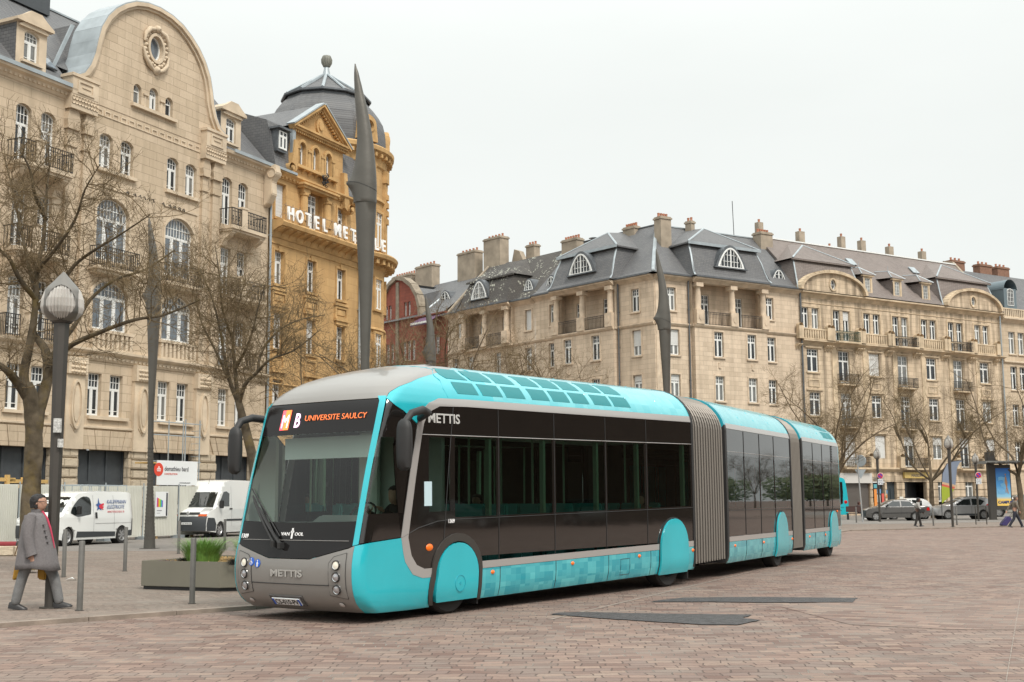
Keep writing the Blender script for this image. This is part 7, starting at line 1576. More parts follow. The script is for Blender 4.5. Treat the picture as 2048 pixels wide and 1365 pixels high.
b=MB(); b.lathe([(0,0),(.36,0),(.38,.03),(.36,.06),(0,.06)],24,(0,0,3.9),'x'); o=b.build('round_sign_back',ZINC,T); o.rotation_euler=(0,0,.9); b=MB(); b.prism([(-.36,3.35),(.36,3.35),(.0,2.75)],'y',.05,.08); b.build('triangular_sign_back',ZINC,T)
# feather flag
p=ground(1884,1040,ZP); T=thing('feather_flag',p,0,'feather flag, blue-grey above and lime green below, in front of the golden block','flag'); b=MB(); sc=p.y/2450
o=[(-.0,.2),(.05,2.2),(.28,3.9),(.75,4.9),(1.5,5.2),(2.6,5.35),(2.2,5.0),(1.9,4.4),(1.75,3.2),(1.6,2.2),(1.1,1.2)]; k=.62
up=[(x*k+.05,z*.58+1.0) for x,z in o]
def cut(poly,z0,z1,s0=0,s1=0):
    bm=bmesh.new(); vs=[bm.verts.new((x,0,z)) for x,z in poly]; bm.faces.new(vs); bmesh.ops.bisect_plane(bm,geom=bm.verts[:]+bm.edges[:]+bm.faces[:],plane_co=(0,0,z1),plane_no=(s1,0,1),clear_outer=True)
    bmesh.ops.bisect_plane(bm,geom=bm.verts[:]+bm.edges[:]+bm.faces[:],plane_co=(0,0,z0),plane_no=(s0,0,1),clear_inner=True); r=[[(v.co.x,v.co.z) for v in f.verts] for f in bm.faces]; bm.free(); return r
for z0,z1,c,nm in ((.0,2.35,(.35,.42,.04),'lime_cloth'),(2.35,2.5,(.6,.12,.08),'red_stripe'),(2.5,2.65,(.6,.4,.25),'pale_stripe'),(2.65,9,(.22,.26,.34),'blue_grey_cloth')):
    q=MB()
    for f in cut(up,z0,z1,.25,.25): q.prism(f,'y',-.01,.01)
    q.build(nm,mat('flag_'+nm,c,.8),T)
b=MB(); b.tube([(.02,0,0),(.05,0,2.0),(.2,0,3.2),(.55,0,3.9),(1.0,0,4.05),(1.65,0,4.1)],.025,6); b.build('pole',IRON,T)
# advertising shelter at the right
def shelter():
    P=ground(2000,1040,ZP); Y=P.y; x=lambda px:atdepth(px,1000,Y).x-P.x; z=lambda py:atdepth(2000,py,Y).z-ZP; T=thing('bus_shelter',P,0,'dark bus shelter with glass roof and a lit blue poster showing a big 3','bus shelter')
    F_=mat('shelter_frame',(.06,.055,.05),.5); b=MB(); b.box(x(1978),x(1990),-.2,.2,0,z(905)); b.build('side_post',F_,T); b=MB(); b.box(x(1990),x(2022),-.18,.18,z(1020),z(930)); b.build('poster_case',F_,T)
    b=MB(); b.box(x(1963),x(2062),-1.2,1.2,z(926),z(923)); 
    for k in range(6): xx=x(1963)+(x(2062)-x(1963))*k/5; b.box(xx-.03,xx+.03,-1.2,1.2,z(928),z(926))
    b.build('roof',mat('shelter_roof',(.2,.2,.19),.3),T); b=MB(); b.box(x(1977),x(1993),-.1,.3,z(925),z(905)); b.build('sign_box',F_,T)
    b=MB(); nx=8
    g_=MB(); x0,x1,z0,z1=x(1992),x(2020),z(1012),z(937); m=D.materials.new('blue_poster'); t,bs=nodes(m); tc=t.nodes.new('ShaderNodeTexCoord'); sp=t.nodes.new('ShaderNodeSeparateXYZ'); t.links.new(tc.outputs['Object'],sp.inputs[0]); mr=t.nodes.new('ShaderNodeMapRange'); mr.inputs[1].default_value=z0; mr.inputs[2].default_value=z1; t.links.new(sp.outputs[2],mr.inputs[0])
    r=t.nodes.new('ShaderNodeValToRGB'); e=r.color_ramp.elements; e[0].position=.16; e[0].color=(.75,.5,.12,1); e[1].position=1; e[1].color=(.02,.09,.3,1); k=e.new(.24); k.color=(.25,.5,.65,1); k=e.new(.55); k.color=(.08,.3,.6,1); t.links.new(mr.outputs[0],r.inputs[0]); t.links.new(r.outputs[0],bs.inputs['Base Color']); t.links.new(r.outputs[0],bs.inputs['Emission Color']); bs.inputs['Emission Strength'].default_value=.15
    g_.box(x0,x1,-.2,-.185,z0,z1); po=g_.build('poster',m,T); W_=x1-x0; H_=z1-z0
    text('3',H_*.62,mat('poster_pale_blue',(.2,.5,.8),.4),po,.01,'poster_numeral',(x0+W_*.05,-.21,z0+H_*.33),bold=.04); text('CAMPUS',W_*.27,mat('poster_navy',(.02,.05,.2),.5),po,.01,'poster_word',(x0+W_*.06,-.21,z0+H_*.06),bold=.01)
    b=MB(); a=[(.62,.36),(.68,.5),(.6,.62),(.62,.74),(.68,.80),(.74,.74),(.8,.6),(.76,.5),(.86,.32),(.8,.32),(.7,.45),(.68,.34)]; b.prism([(x0+W_*p_,z0+H_*q_) for p_,q_ in a][::-1],'y',-.225,-.2); b.lathe([(0,-.23),(W_*.06,-.21)],12,(x0+W_*.68,0,z0+H_*.83),'y'); b.build('poster_figure',mat('poster_skin',(.45,.25,.15),.6),po)
shelter()
T=thing('bench',ground(1700,1040,ZP),.0,'dark wooden bench beside the second bus','bench'); b=MB(); b.box(-.2,1.0,-.2,.25,.42,.47); b.build('seat',mat('dark_bench_wood',(.06,.03,.025),.6),T); b=MB(); b.box(-.2,1.0,.22,.27,.55,.95); b.build('backrest',MATS['dark_bench_wood'],T)
for xx in (-.15,.92): b=MB(); b.box(xx,xx+.05,-.18,.24,0,.42); b.build('leg',IRON,T)
# ================================================================ BUILDING SITE IN FRONT OF THE PALE BLOCK
def site():
    FS=Fr(*atdepth(225,1000,50.5)[:2],.48,1); HM=mat('off_white_corrugated',(.58,.58,.52),.5,noise=.08,nscale=.8); u0=FS.uat(-60); u1=FS.uat(520)
    T=thing('site_hoarding',FS.w(0,0,ZP),FS.ang,'off-white corrugated steel hoarding round the building site','fence'); w=2.2; n=int((u1-u0)/w)
    for i in range(n):
        a=u0+i*w; b=MB(); m=22; pr=[]
        for k in range(m*4+1): pr.append((a+.04+(w-.08)*k/(m*4),[0,.05,.05,0][k%4]))
        vs=[(x,y,.12) for x,y in pr]+[(x,y,2.25) for x,y in pr]; q=len(pr); b.add(vs,[(k,k+1,q+k+1,q+k) for k in range(q-1)]); b.build('corrugated_panel',HM,T)
        p=MB(); p.tube([(a,-.03,0),(a,-.03,2.35)],.025,6); p.box(a-.2,a+.2,-.25,.2,0,.14); p.build('fence_post',ZINC,T)
    S=thing('site_sign_board',FS.w(0,0,ZP),FS.ang,'white board reading demathieu bard construction, raised above the hoarding','sign'); a,zt=FS.uz(308,921,.2); c,zb=FS.uz(387,972,.2); zt-=ZP; zb=FS.uz(345,971,.2)[1]-ZP
    b=MB(); b.box(a,c,.0,.04,zb,zt); bd=b.build('board',mat('board_white',(.72,.74,.74),.4),S); BL=mat('ink_black',(.02,.02,.03),.5); RD=mat('ink_red',(.65,.06,.03),.5); W_=c-a; H_=zt-zb
    text('demathieu bard',H_*.27,BL,bd,.004,'board_lettering',(a+W_*.17,-.006,zb+H_*.58),sx=.80 if False else .86); text('CONSTRUCTION',H_*.1,RD,bd,.003,'board_small_lettering',(a+W_*.17,-.006,zb+H_*.42)); text('www.demathieu-bard.fr',H_*.07,BL,bd,.003,'board_web_line',(a+W_*.55,-.006,zb+H_*.08))
    b=MB(); b.lathe([(0,-.012),(H_*.27,-.012),(H_*.27,0)],28,(a+W_*.03,0,zb+H_*.63),'y'); lg=b.build('board_roundel',RD,bd); text('db',H_*.3,mat('ink_white',(.85,.85,.85),.5),lg,.003,'roundel_letters',(a+W_*.03,-.018,zb+H_*.55),ax='CENTER',sx=.8)
    b=MB(); b.box(a+.1,a+.2,.05,.15,0,zb+.3); b.box(c-.2,c-.1,.05,.15,0,zb+.3); b.build('board_posts',mat('timber',(.45,.3,.14),.8,noise=.2),S)
    P=thing('notice_poster',FS.w(0,0,ZP),FS.ang,'white poster with rainbow-coloured square and black side strip on the hoarding','poster'); a=FS.uat(309); c=FS.uat(334); b=MB(); b.box(a,c,-.06,-.04,.95,2.0); ps=b.build('sheet',MATS['board_white'],P)
    for k,cl in enumerate(((.5,.05,.3),(.6,.1,.05),(.7,.4,.05),(.5,.6,.05),(.05,.4,.1),(.05,.3,.6),(.2,.1,.5))): q=MB(); q.box(a+.08+.055*k,a+.13+.055*k,-.065,-.061,1.35,1.75-.02*k); q.build('rainbow_bar',mat('rainbow_%s'%('red orange yellow green blue violet pink'.split()[k]),cl,.5),ps)
    q=MB(); q.box(c-.12,c-.03,-.066,-.061,.97,1.95); q.build('side_strip',BL,ps); q=MB(); q.box(a+.1,a+.4,-.066,-.061,1.18,1.22); q.box(a+.1,a+.3,-.066,-.061,1.08,1.1); q.build('text_lines',mat('ink_grey',(.3,.3,.32),.6),ps)
    W=thing('timber_formwork',FS.w(0,1.0,ZP),FS.ang,'yellow timber beams and posts behind the hoarding at the left','scaffold'); TM=mat('yellow_timber',(.55,.36,.13),.75,noise=.2,nscale=5)
    for (x0,x1,z) in ((-40,35,958),(20,100,962),(0,90,972)): a,zz=FS.uz(x0,z,.8); c,_=FS.uz(x1,z,.8); b=MB(); b.box(a,c,-.1,.0,zz-ZP-.08,zz-ZP+.06); b.build('beam',TM,W)
    for px,zt in ((80,931),(20,950),(52,955)): a,zz=FS.uz(px,zt,.8); b=MB(); b.box(a-.07,a+.07,-.14,.0,0,zz-ZP); b.build('post',TM,W)
    C=thing('scaffold_tower',FS.w(0,2.0,ZP),FS.ang,'thin steel scaffold beside the white site board','scaffold'); a0,zz=FS.uz(370,900,2); a1=FS.uat(396,2); b=MB()
    for x_ in (a0,a1): b.tube([(x_,0,0),(x_,0,5.4)],.03,6); b.tube([(x_,1.0,0),(x_,1.0,5.4)],.03,6)
    b.build('upright',ZINC,C); b=MB()
    for z_ in (3.4,4.6,5.2): b.tube([(a0-2.2,0,z_),(a1+.1,0,z_)],.025,6)
    for k in range(14): b.tube([(a1,0,1+k*.3),(a1,.5,1+k*.3)],.015,5)
    b.build('rail',ZINC,C); b=MB(); b.box(a0-2.3,a0+.2,0,.9,3.3,3.36); b.build('platform',TM,C); b=MB(); b.cbox((a0-1.6,.1,4.9),(.5,.3,.9)); 
    k=thing('low_brick_kerb',ground(0,1113,ZP),.02,'low brown brick kerb block at the far left edge','kerb block'); b=MB(); b.box(-1,1.55,0,.45,0,.28); b.build('block',ROUGHST,k,bevel=.02)
    k=thing('rolled_barrier',ground(5,1097,ZP),0,'dark red rolled barrier lying against the hoarding','barrier'); b=MB(); b.tube([(-.8,0,.12),(.5,0,.12)],.11,12); b.build('roll',mat('dark_red_plastic',(.2,.01,.015),.5),k); b=MB(); b.tube([(.5,0,.12),(.56,0,.12)],.12,12); b.build('end_cap',BLKM,k)
    hb=thing('hotel_banner',ground(555,1075,ZP),.1,'white hotel board reading HOTEL with three stars, seen through the windscreen','sign'); b=MB(); b.box(-1.1,1.3,0,.05,1.0,2.6); bb=b.build('board',MATS['board_white'],hb); text('HOTEL ***',.42,BL,bb,.004,'board_lettering',(-1.0,-.006,2.05)); text('Mé',.9,BL,bb,.004,'script_letters',(-.9,-.006,1.2)); b=MB(); b.box(-1.0,-.9,.05,.12,0,1.1); b.box(1.1,1.2,.05,.12,0,1.1); b.build('board_post',POST,hb)
site()
b=MB(); 
litter=thing('crumpled_paper',ground(129,1162,ZP),0,'crumpled white paper lying on the pavement by the big lamp post','litter'); b.add([(0,0,.01),(.12,.02,.05),(.2,.1,.01),(.1,.14,.06),(.02,.1,.02),(.24,.0,.03)],[(0,1,3),(1,2,3),(0,3,4),(1,5,2)]); b.build('paper',WHITE,litter)
# ================================================================ VANS, CARS, SECOND BUS
def densify(poly,step):
    out=[]
    for i,p in enumerate(poly):
        q=poly[(i+1)%len(poly)]; L=math.hypot(q[0]-p[0],q[1]-p[1]); k=max(1,int(L/step)); out+=[(p[0]+(q[0]-p[0])*j/k,p[1]+(q[1]-p[1])*j/k) for j in range(k)]
    return out
def spl(pts,k=4):
    out=[]
    for i in range(len(pts)-1):
        p0,p1,p2,p3=pts[max(i-1,0)],pts[i],pts[i+1],pts[min(i+2,len(pts)-1)]
        for j in range(k):
            t=j/k; out.append(tuple(.5*((2*p1[c])+(p2[c]-p0[c])*t+(2*p0[c]-5*p1[c]+4*p2[c]-p3[c])*t*t+(3*p1[c]-p0[c]-3*p2[c]+p3[c])*t**3) for c in (0,1)))
    return out+[pts[-1]]
class Veh:
    """a road vehicle: x forward, y to its left; profile = upper side outline from rear bottom over the roof to front bottom"""
    def __init__(s,name,label,loc,rz,top,W,wheels,rw,belt,tumble,mat_,cat='car',group=None,zb=.22,endr=.25,blunt=.1):
        s.T=thing(name,loc,rz,label,cat,group); s.top=top; s.W=W; s.belt=belt; s.tum=tumble; s.wheels=wheels; s.rw=rw; s.zb=zb; s.x0=min(p[0] for p in top); s.x1=max(p[0] for p in top); s.endr=endr; s.blunt=blunt; s.m=mat_
        out=list(top); bot=[]
        xs=sorted(wheels,reverse=True)
        for c in xs:
            R=rw*1.13; a0=math.asin(max(-1,min(1,(zb-rw)/R))); 
            bot+=[(c+R*math.cos(a0+(PI-2*a0)*i/12),rw+R*math.sin(a0+(PI-2*a0)*i/12)) for i in range(13)]
        poly=out+bot; s.poly=poly
        b=MB(); bm=cutmesh(poly,(.22,.16)); bm.verts.index_update(); cs=[(v.co.x,v.co.y) for v in bm.verts]; fs=[[v.index for v in f.verts] for f in bm.faces]; bm.free()
        for sg in (-1,1): b.add([s.P(x,z,sg) for x,z in cs],fs)
        d=densify(poly,.14); n=len(d); K=[-1,-.8,-.5,0,.5,.8,1]; vs=[s.P(x,z,k) for x,z in d for k in K]; m=len(K)
        b.add(vs,[(i*m+k,i*m+k+1,((i+1)%n)*m+k+1,((i+1)%n)*m+k) for i in range(n) for k in range(m-1)])
        s.body=b.build('body',mat_,s.T,smooth=True); 
        for c in wheels:
            for sg in (-1,1):
                w=MB(); hw=s.hw(c,rw)-.005; y0,y1=(hw-.2)*sg,(hw-.01)*sg
                w.lathe([(0,y0),(rw*.93,y0),(rw,y0+.03*sg),(rw,y1-.03*sg),(rw*.94,y1),(rw*.66,y1)],24,(c,0,rw),'y'); o=w.build('wheel',TYRE,s.T,auto=.7)
                r=MB(); y2=y1-.02*sg; r.lathe([(rw*.67,y1),(rw*.6,y2-.02*sg),(rw*.56,y2-.06*sg),(0,y2-.06*sg)],24,(c,0,rw),'y')
                for k in range(6):
                    a=2*PI*k/6; r.T=Matrix.Translation((c,0,rw))@Matrix.Rotation(a,4,'Y'); r.box(.0,rw*.62,min(y2,y2-.05*sg),max(y2,y2-.05*sg),-rw*.075,rw*.075); r.T=None
                r.build('rim',mat('alloy_rim',(.42,.42,.42),.35,metal=.6),o,auto=.7)
                a=MB(); a.lathe([(rw*1.12,(hw-.3)*sg),(rw*1.12,(hw-.02)*sg)],20,(c,0,rw),'y',a0=-PI*1.1,a1=.1*PI) if False else a.lathe([(0,(hw-.28)*sg),(rw*1.14,(hw-.28)*sg),(rw*1.14,(hw-.03)*sg)],20,(c,0,rw),'y'); a.build('wheel_well',BLKM,s.T)
    def hw(s,x,z):
        h=s.W/2; h-=max(0,z-s.belt)*s.tum; h-=max(0,.5-z)*.08
        e=min(x-s.x0,s.x1-x); 
        if e<s.endr*2: h-=s.endr*.55*(1-max(0,e)/(s.endr*2))**2
        return h
    def P(s,x,z,k,off=0):
        y=s.hw(x,z)*k; ak=abs(k)
        dx=s.blunt*(ak**2.5); dx=-dx if x>(s.x0+s.x1)/2 else dx; w=abs(x-(s.x0+s.x1)/2)/((s.x1-s.x0)/2); 
        return Vector((x+dx*w**3,y+(off if k>0 else -off) if ak==1 else y,z-(ak**4)*.03*(1 if z>s.belt else .3)))
    def side(s,name,poly,m,off=.006,sides=(-1,1),parent=None,round_=False):
        r=[]
        if round_: poly=poly
        for sg in sides:
            bm=cutmesh(poly,(.3,.2)); bm.verts.index_update(); cs=[(v.co.x,v.co.y) for v in bm.verts]; fs=[[v.index for v in f.verts] for f in bm.faces]; bm.free(); b=MB(); b.add([s.P(x,z,sg,off) for x,z in cs],fs); r.append(b.build(name,m,parent or s.T,smooth=True))
        return r
    def strip(s,name,pts,k0,k1,m,off=.01,parent=None,n=8):
        """panel across the width following outline points (front or rear glass, grille ...)"""
        d=[]
        for i in range(len(pts)-1):
            p,q=pts[i],pts[i+1]; k=max(1,int(math.hypot(q[0]-p[0],q[1]-p[1])/.12)); d+=[(p[0]+(q[0]-p[0])*j/k,p[1]+(q[1]-p[1])*j/k) for j in range(k)]
        d.append(pts[-1]); vs=[]
        for i,(x,z) in enumerate(d):
            a=d[max(i-1,0)]; c=d[min(i+1,len(d)-1)]; t=Vector((c[0]-a[0],c[1]-a[1])).normalized(); nn=Vector((t.y,-t.x)); mid=Vector(((s.x0+s.x1)/2,.6)); 
            if nn.dot(Vector((x,z))-mid)<0: nn=-nn
            for j in range(n+1):
                k=k0+(k1-k0)*j/n; p=s.P(x,z,k*.999); vs.append((p.x+nn.x*off,p.y,p.z+nn.y*off))
        m_=n+1; b=MB(); b.add(vs,[(i*m_+j,i*m_+j+1,(i+1)*m_+j+1,(i+1)*m_+j) for i in range(len(d)-1) for j in range(n)]); return b.build(name,m,parent or s.T,smooth=True)
    def mirror(s,x,z,m=None,h=.2):
        for sg in (-1,1):
            b=MB(); y=s.hw(x,z); b.cbox((x,sg*(y+.12),z+.02),(.1,.2,h)); b.cbox((x,sg*(y+.02),z-.03),(.06,.12,.05)); b.build('wing_mirror',m or BLKM,s.T,bevel=.03)
    def box(s,name,c,sz,m,bev=.01): b=MB(); b.cbox(c,sz); return b.build(name,m,s.T,bevel=bev)
CG=mat('dark_car_glass',(.012,.016,.016),.04,spec=1.0); LAMP=mat('clear_lamp_plastic',(.5,.5,.5),.1,metal=.3); REDL=mat('red_lamp_plastic',(.5,.01,.01),.15); AMB=mat('amber_lamp_plastic',(.6,.1,.01),.2); VW=mat('white_van_paint',(.72,.73,.71),.25,coat=.5); GP=mat('grey_bumper_plastic',(.04,.045,.05),.55)
def face(T): return math.atan2(-math.cos(T),-math.sin(T))
def trafic():
    t=math.radians(20); P=ground(240,1087,ZP); top=[(-.95,.3),(-1.0,.7),(-.98,1.3),(-.9,1.85),(-.75,1.95)]+spl([(-.75,1.95),(0,1.98),(1.5,1.98),(2.35,1.93),(2.75,1.75),(3.2,1.35),(3.45,1.12),(3.8,.98),(3.93,.85)],3)[1:]+[(3.98,.6),(3.95,.3)]
    v=Veh('white_van','white electrician van with roof rack and lettering KAUFFMANN ELECTRICITE, left of the masts',P,0,top,1.9,(0,3.1),.33,1.05,.14,VW,'van','white vans by the hoarding',blunt=.22,endr=.3)
    v.T.rotation_euler=(0,0,face(t)); f=Vector((math.cos(face(t)),math.sin(face(t)),0)); left=Vector((-f.y,f.x,0)); v.T.location=P-left*.85*1+Vector((0,0,0))
    # its left side faces the camera
    v.side('cab_window',spl([(1.85,1.15),(1.8,1.5),(1.88,1.76),(2.2,1.8),(2.5,1.7),(2.9,1.38),(3.0,1.2)],2)+[(2.6,1.05)],CG,.008); v.side('lower_cladding',[(.42,.3),(2.65,.3),(2.62,.52),(.42,.47)],GP,.012); v.side('lower_cladding',[(-.95,.3),(-.4,.3),(-.42,.5),(-.75,.52),(-.8,.95),(-.98,.95)],GP,.012)
    v.strip('windscreen',[(2.5,1.86),(2.75,1.745),(3.2,1.345),(3.33,1.21)],-.86,.86,CG); v.strip('front_bumper',[(3.95,.75),(3.985,.6),(3.96,.3)],-1,1,GP,.015); v.strip('grille',[(3.85,.95),(3.93,.84)],-.5,.5,BLKM,.012)
    for k in (-1,1): v.strip('headlight',[(3.62,1.04),(3.8,.965),(3.92,.82)],.55*k,.93*k,LAMP,.015)
    v.side('door_seam',[(1.68,.5),(1.69,.5),(1.69,1.85),(1.68,1.85)],GP,.008); v.side('door_seam',[(.5,.55),(.51,.55),(.51,1.85),(.5,1.85)],GP,.008); v.side('door_handle',[(1.5,.98),(1.62,.98),(1.62,1.22),(1.5,1.22)],BLKM,.02); v.side('side_rub_line',[(-.9,.78),(1.6,.78),(1.6,.795),(-.9,.795)],mat('mid_grey_line',(.3,.3,.3),.5),.008); v.strip('rear_door_edge',[(-.99,1.2),(-.92,1.8)],-.95,.95,GP,.01); v.side('tail_light',[(-.96,1.0),(-.88,1.0),(-.86,1.75),(-.92,1.75)],mat('dark_red_lamp',(.12,.01,.01),.2),.01)  # the rub line is a thin mid-grey strip along the white side
    v.mirror(2.62,1.25,h=.3)
    BLU=mat('van_blue',(.03,.09,.28),.5); REDI=mat('van_red',(.6,.03,.05),.5)
    def vt(s_,x,z,sz,m,sx=.95): o=text(s_,sz,m,v.T,.002,'van_lettering'); p=v.P(x,z,1,.014); o.location=p; o.rotation_euler=(PI/2-.0,0,PI); o.scale=(sx,1,1); o.rotation_euler=(PI/2+.13,0,PI)
    vt('KAUFFMANN',.92,1.54,.2,BLU,.95); vt('ELECTRICITE',.92,1.35,.2,BLU,.88); vt('NANCY 03 83 29 38 31 36',.92,1.2,.105,REDI,.84)
    for k,(c,m_) in enumerate((((1.35,1.48),BLU),((1.22,1.46),REDI))):
        x,z=c; b=MB(); pts=[(x+.2,z+.02),(x+.08,z+.07),(x+.03,z+.28),(x-.02,z+.07),(x-.14,z+.05),(x-.06,z-.06),(x-.1,z-.2),(x+.02,z-.13),(x+.15,z-.2),(x+.1,z-.06)] if k==0 else [(x-.12,z+.1),(x+.1,z+.04),(x+.16,z-.02),(x+.1,z-.1),(x-.12,z-.16),(x-.04,z-.1),(x-.14,z-.04),(x-.02,z-.01),(x-.14,z+.03)]
        b.add([v.P(a,c_,1,.012+.004*k) for a,c_ in pts],[list(q) for q in tessellate_polygon([[Vector((a,c_,0)) for a,c_ in pts]])]); b.build('van_emblem',m_,v.T)
    r=MB()
    for y in (-.6,.6): r.tube([(-.6,y,2.2),(2.1,y,2.2)],.02,6)
    for x in (-.6,-.05,.5,1.05,1.6,2.1): r.tube([(x,-.62,2.0),(x,-.62,2.2),(x,.62,2.2),(x,.62,2.0)],.02,6)
    r.build('roof_rack',ZINC,v.T)
trafic()
def master():
    t=math.radians(17); P=ground(436,1075,ZP); top=[(-3.9,.3),(-3.95,1.2),(-3.9,2.4),(-3.7,2.52)]+spl([(-3.7,2.52),(-1.5,2.55),(-.6,2.5),(-.25,2.33),(.0,2.0),(.42,1.42),(.55,1.28),(.95,1.12),(1.03,1.0)],3)[1:]+[(1.1,.6),(1.08,.3)]
    v=Veh('white_van','tall white panel van facing the camera with grey bumper and diamond badge, beside the planter',P,0,top,2.0,(0,-3.3),.34,1.25,.07,VW,'van','white vans by the hoarding',blunt=.2,endr=.3)
    v.T.rotation_euler=(0,0,face(t)); f=Vector((math.cos(face(t)),math.sin(face(t)),0)); left=Vector((-f.y,f.x,0)); v.T.location=P-left*.9
    v.strip('windscreen',[(-.06,2.03),(.0,1.98),(.42,1.41),(.5,1.33)],-.88,.88,CG,.012); v.strip('front_bumper',[(1.02,.92),(1.06,.88),(1.105,.6),(1.085,.3)],-1,1,GP,.02); v.side('bumper_side',[(.45,.3),(1.07,.3),(1.09,.6),(1.04,.88),(.62,.86),(.45,.62)],GP,.012); v.strip('grille',[(.97,1.1),(1.03,1.0)],-.62,-.06,BLKM,.015); v.strip('grille',[(.97,1.1),(1.03,1.0)],.06,.62,BLKM,.015)
    for k in (-1,1): v.strip('headlight',[(.6,1.27),(.9,1.14),(1.0,1.02)],.56*k,.96*k,LAMP,.016); v.strip('indicator',[(1.0,1.02),(1.04,.93)],.56*k,.96*k,AMB,.018)
    v.side('cab_window',[(-.75,1.38),(-.8,1.95),(-.55,2.05),(-.28,2.02),(.12,1.55),(.15,1.38)],CG,.008); v.side('door_handle',[(-1.0,1.22),(-.75,1.22),(-.75,1.3),(-1.0,1.3)],BLKM,.02); v.side('side_moulding',[(-3.6,.72),(-.5,.72),(-.5,.8),(-3.6,.8)],GP,.015); v.side('door_seam',[(-.95,.5),(-.94,.5),(-.94,2.3),(-.95,2.3)],GP,.008)
    v.mirror(.1,1.42,h=.34); b=MB(); b.ring([(0,-.1),(.065,0),(0,.1),(-.065,0)],[(0,-.05),(.03,0),(0,.05),(-.03,0)],'x',1.0,1.04); o=b.build('front_badge',LAMP,v.T); o.location=(.02,0,1.06)
    v.box('licence_plate',(1.13,.0,.62),(.02,.52,.11),mat('plate_white',(.75,.76,.76),.35)); o=text('333 AMH 54',.1,BLKM,v.T,.001,'plate_characters',(1.142,.0,.585),(PI/2,0,PI/2),'CENTER',.85)
    b=MB(); b.tube([(-.1,.3,2.35),(-.3,.3,2.75)],.008,5); b.build('aerial',BLKM,v.T)
master()
def place_car(px,yb,z=ZP): return ground(px,yb,z)
def small_cars():
    GRY=mat('grey_car_paint',(.12,.118,.115),.25,metal=.4,coat=.5); SIL=mat('silver_car_paint',(.42,.42,.42),.28,metal=.5,coat=.4); WHI=mat('white_car_paint',(.65,.65,.64),.3,coat=.4); GRN=mat('dark_green_car_paint',(.05,.065,.055),.3,coat=.5); SILL=mat('silver_green_sill',(.3,.3,.27),.35)
    def glass(v,sw,ws,rs=None,pil=()):
        for q in sw: v.side('side_window',q,CG,.008)
        v.strip('windscreen',ws,-.88,.88,CG,.01)
        if rs: v.strip('rear_window',rs,-.85,.85,CG,.01)
    # grey saloon, facing left, side-on
    P=ground(1762,1042,ZP); top=spl([(-1.05,.3),(-1.1,.6),(-1.05,.92),(-.6,.99),(-.3,1.02)],2)+spl([(-.3,1.02),(.25,1.34),(.8,1.42),(1.5,1.38),(2.1,1.08),(2.35,.97),(3.0,.84),(3.3,.72)],3)[1:]+[(3.36,.55),(3.33,.28)]
    v=Veh('grey_saloon_car','dark grey saloon car parked facing left behind the person with shoulder bag',P,0,top,1.7,(0,2.6),.3,.93,.42,GRY,'car','cars parked across the square'); v.T.rotation_euler=(0,0,PI-.06); v.T.location=ground(1833,1042,ZP)+Vector((0,.8,0))
    glass(v,[[(.98,.99),(.98,1.33),(1.45,1.32),(1.98,1.03),(1.95,.98)],[(.0,1.0),(.3,1.3),(.9,1.345),(.9,.99)]],[(1.55,1.355),(2.08,1.1),(2.2,1.04)],[(-.25,1.05),(.2,1.31)]); v.strip('front_bumper',[(3.32,.66),(3.36,.55),(3.33,.28)],-1,1,GP,.01)
    for k in (-1,1): v.strip('headlight',[(3.1,.82),(3.3,.71)],.55*k,.95*k,LAMP,.012); v.strip('tail_light',[(-1.1,.65),(-1.05,.9)],.6*k,.97*k,REDL,.012)
    v.side('tail_light',[(-1.05,.68),(-.8,.7),(-.85,.88),(-1.03,.9)],REDL,.01); v.side('rub_strip',[(-.4,.52),(2.2,.5),(2.2,.55),(-.4,.57)],BLKM,.01); v.mirror(1.85,1.0,h=.13); v.side('door_seam',[(.93,.4),(.945,.4),(.945,.98),(.93,.98)],BLKM,.006)
    # white hatchback behind it
    hat=spl([(-.75,.3),(-.8,.6),(-.72,.95),(-.3,1.38),(.3,1.5),(1.2,1.45),(1.9,1.12),(2.2,1.0),(2.9,.85),(3.15,.7)],3)+[(3.2,.5),(3.15,.28)]
    v=Veh('white_hatchback_car','white hatchback with dark windows parked behind the grey saloon',P,0,hat,1.7,(0,2.45),.3,.95,.4,WHI,'car','cars parked across the square'); v.T.rotation_euler=(0,0,PI+.25); v.T.location=ground(1863,1040,ZP)+Vector((-.1,2.4,0))
    glass(v,[[(.2,1.0),(.1,1.36),(.9,1.42),(1.0,1.0)],[(1.08,1.0),(1.0,1.41),(1.3,1.36),(1.85,1.06)]],[(1.25,1.43),(1.88,1.13),(2.05,1.06)],[(-.68,1.02),(-.35,1.34)]); v.strip('tail_light',[(-.8,.65),(-.74,.93)],-.97,-.62,REDL,.012); v.strip('tail_light',[(-.8,.65),(-.74,.93)],.62,.97,REDL,.012)
    # silver crossover
    P=ground(1969,1039,ZP); cr=spl([(-.75,.35),(-.8,.7),(-.68,1.05),(-.5,1.4),(-.2,1.55),(.6,1.58),(1.4,1.5),(2.1,1.16),(2.35,1.06),(3.0,.95),(3.25,.78)],3)+[(3.32,.55),(3.28,.3)]
    v=Veh('silver_hatchback_car','silver high hatchback with red tail lights parked facing left, behind the lamp post',P,0,cr,1.75,(0,2.54),.33,.98,.36,SIL,'car','cars parked across the square',zb=.28); v.T.rotation_euler=(0,0,PI+.04); v.T.location=P+Vector((-.05,.85,0))
    glass(v,[[(.15,1.03),(-.15,1.3),(.2,1.44),(.8,1.46),(.8,1.03)],[(.9,1.03),(.9,1.45),(1.35,1.41),(1.95,1.09),(1.9,1.03)]],[(1.45,1.48),(2.05,1.19),(2.2,1.12)],[(-.66,1.1),(-.45,1.42)])
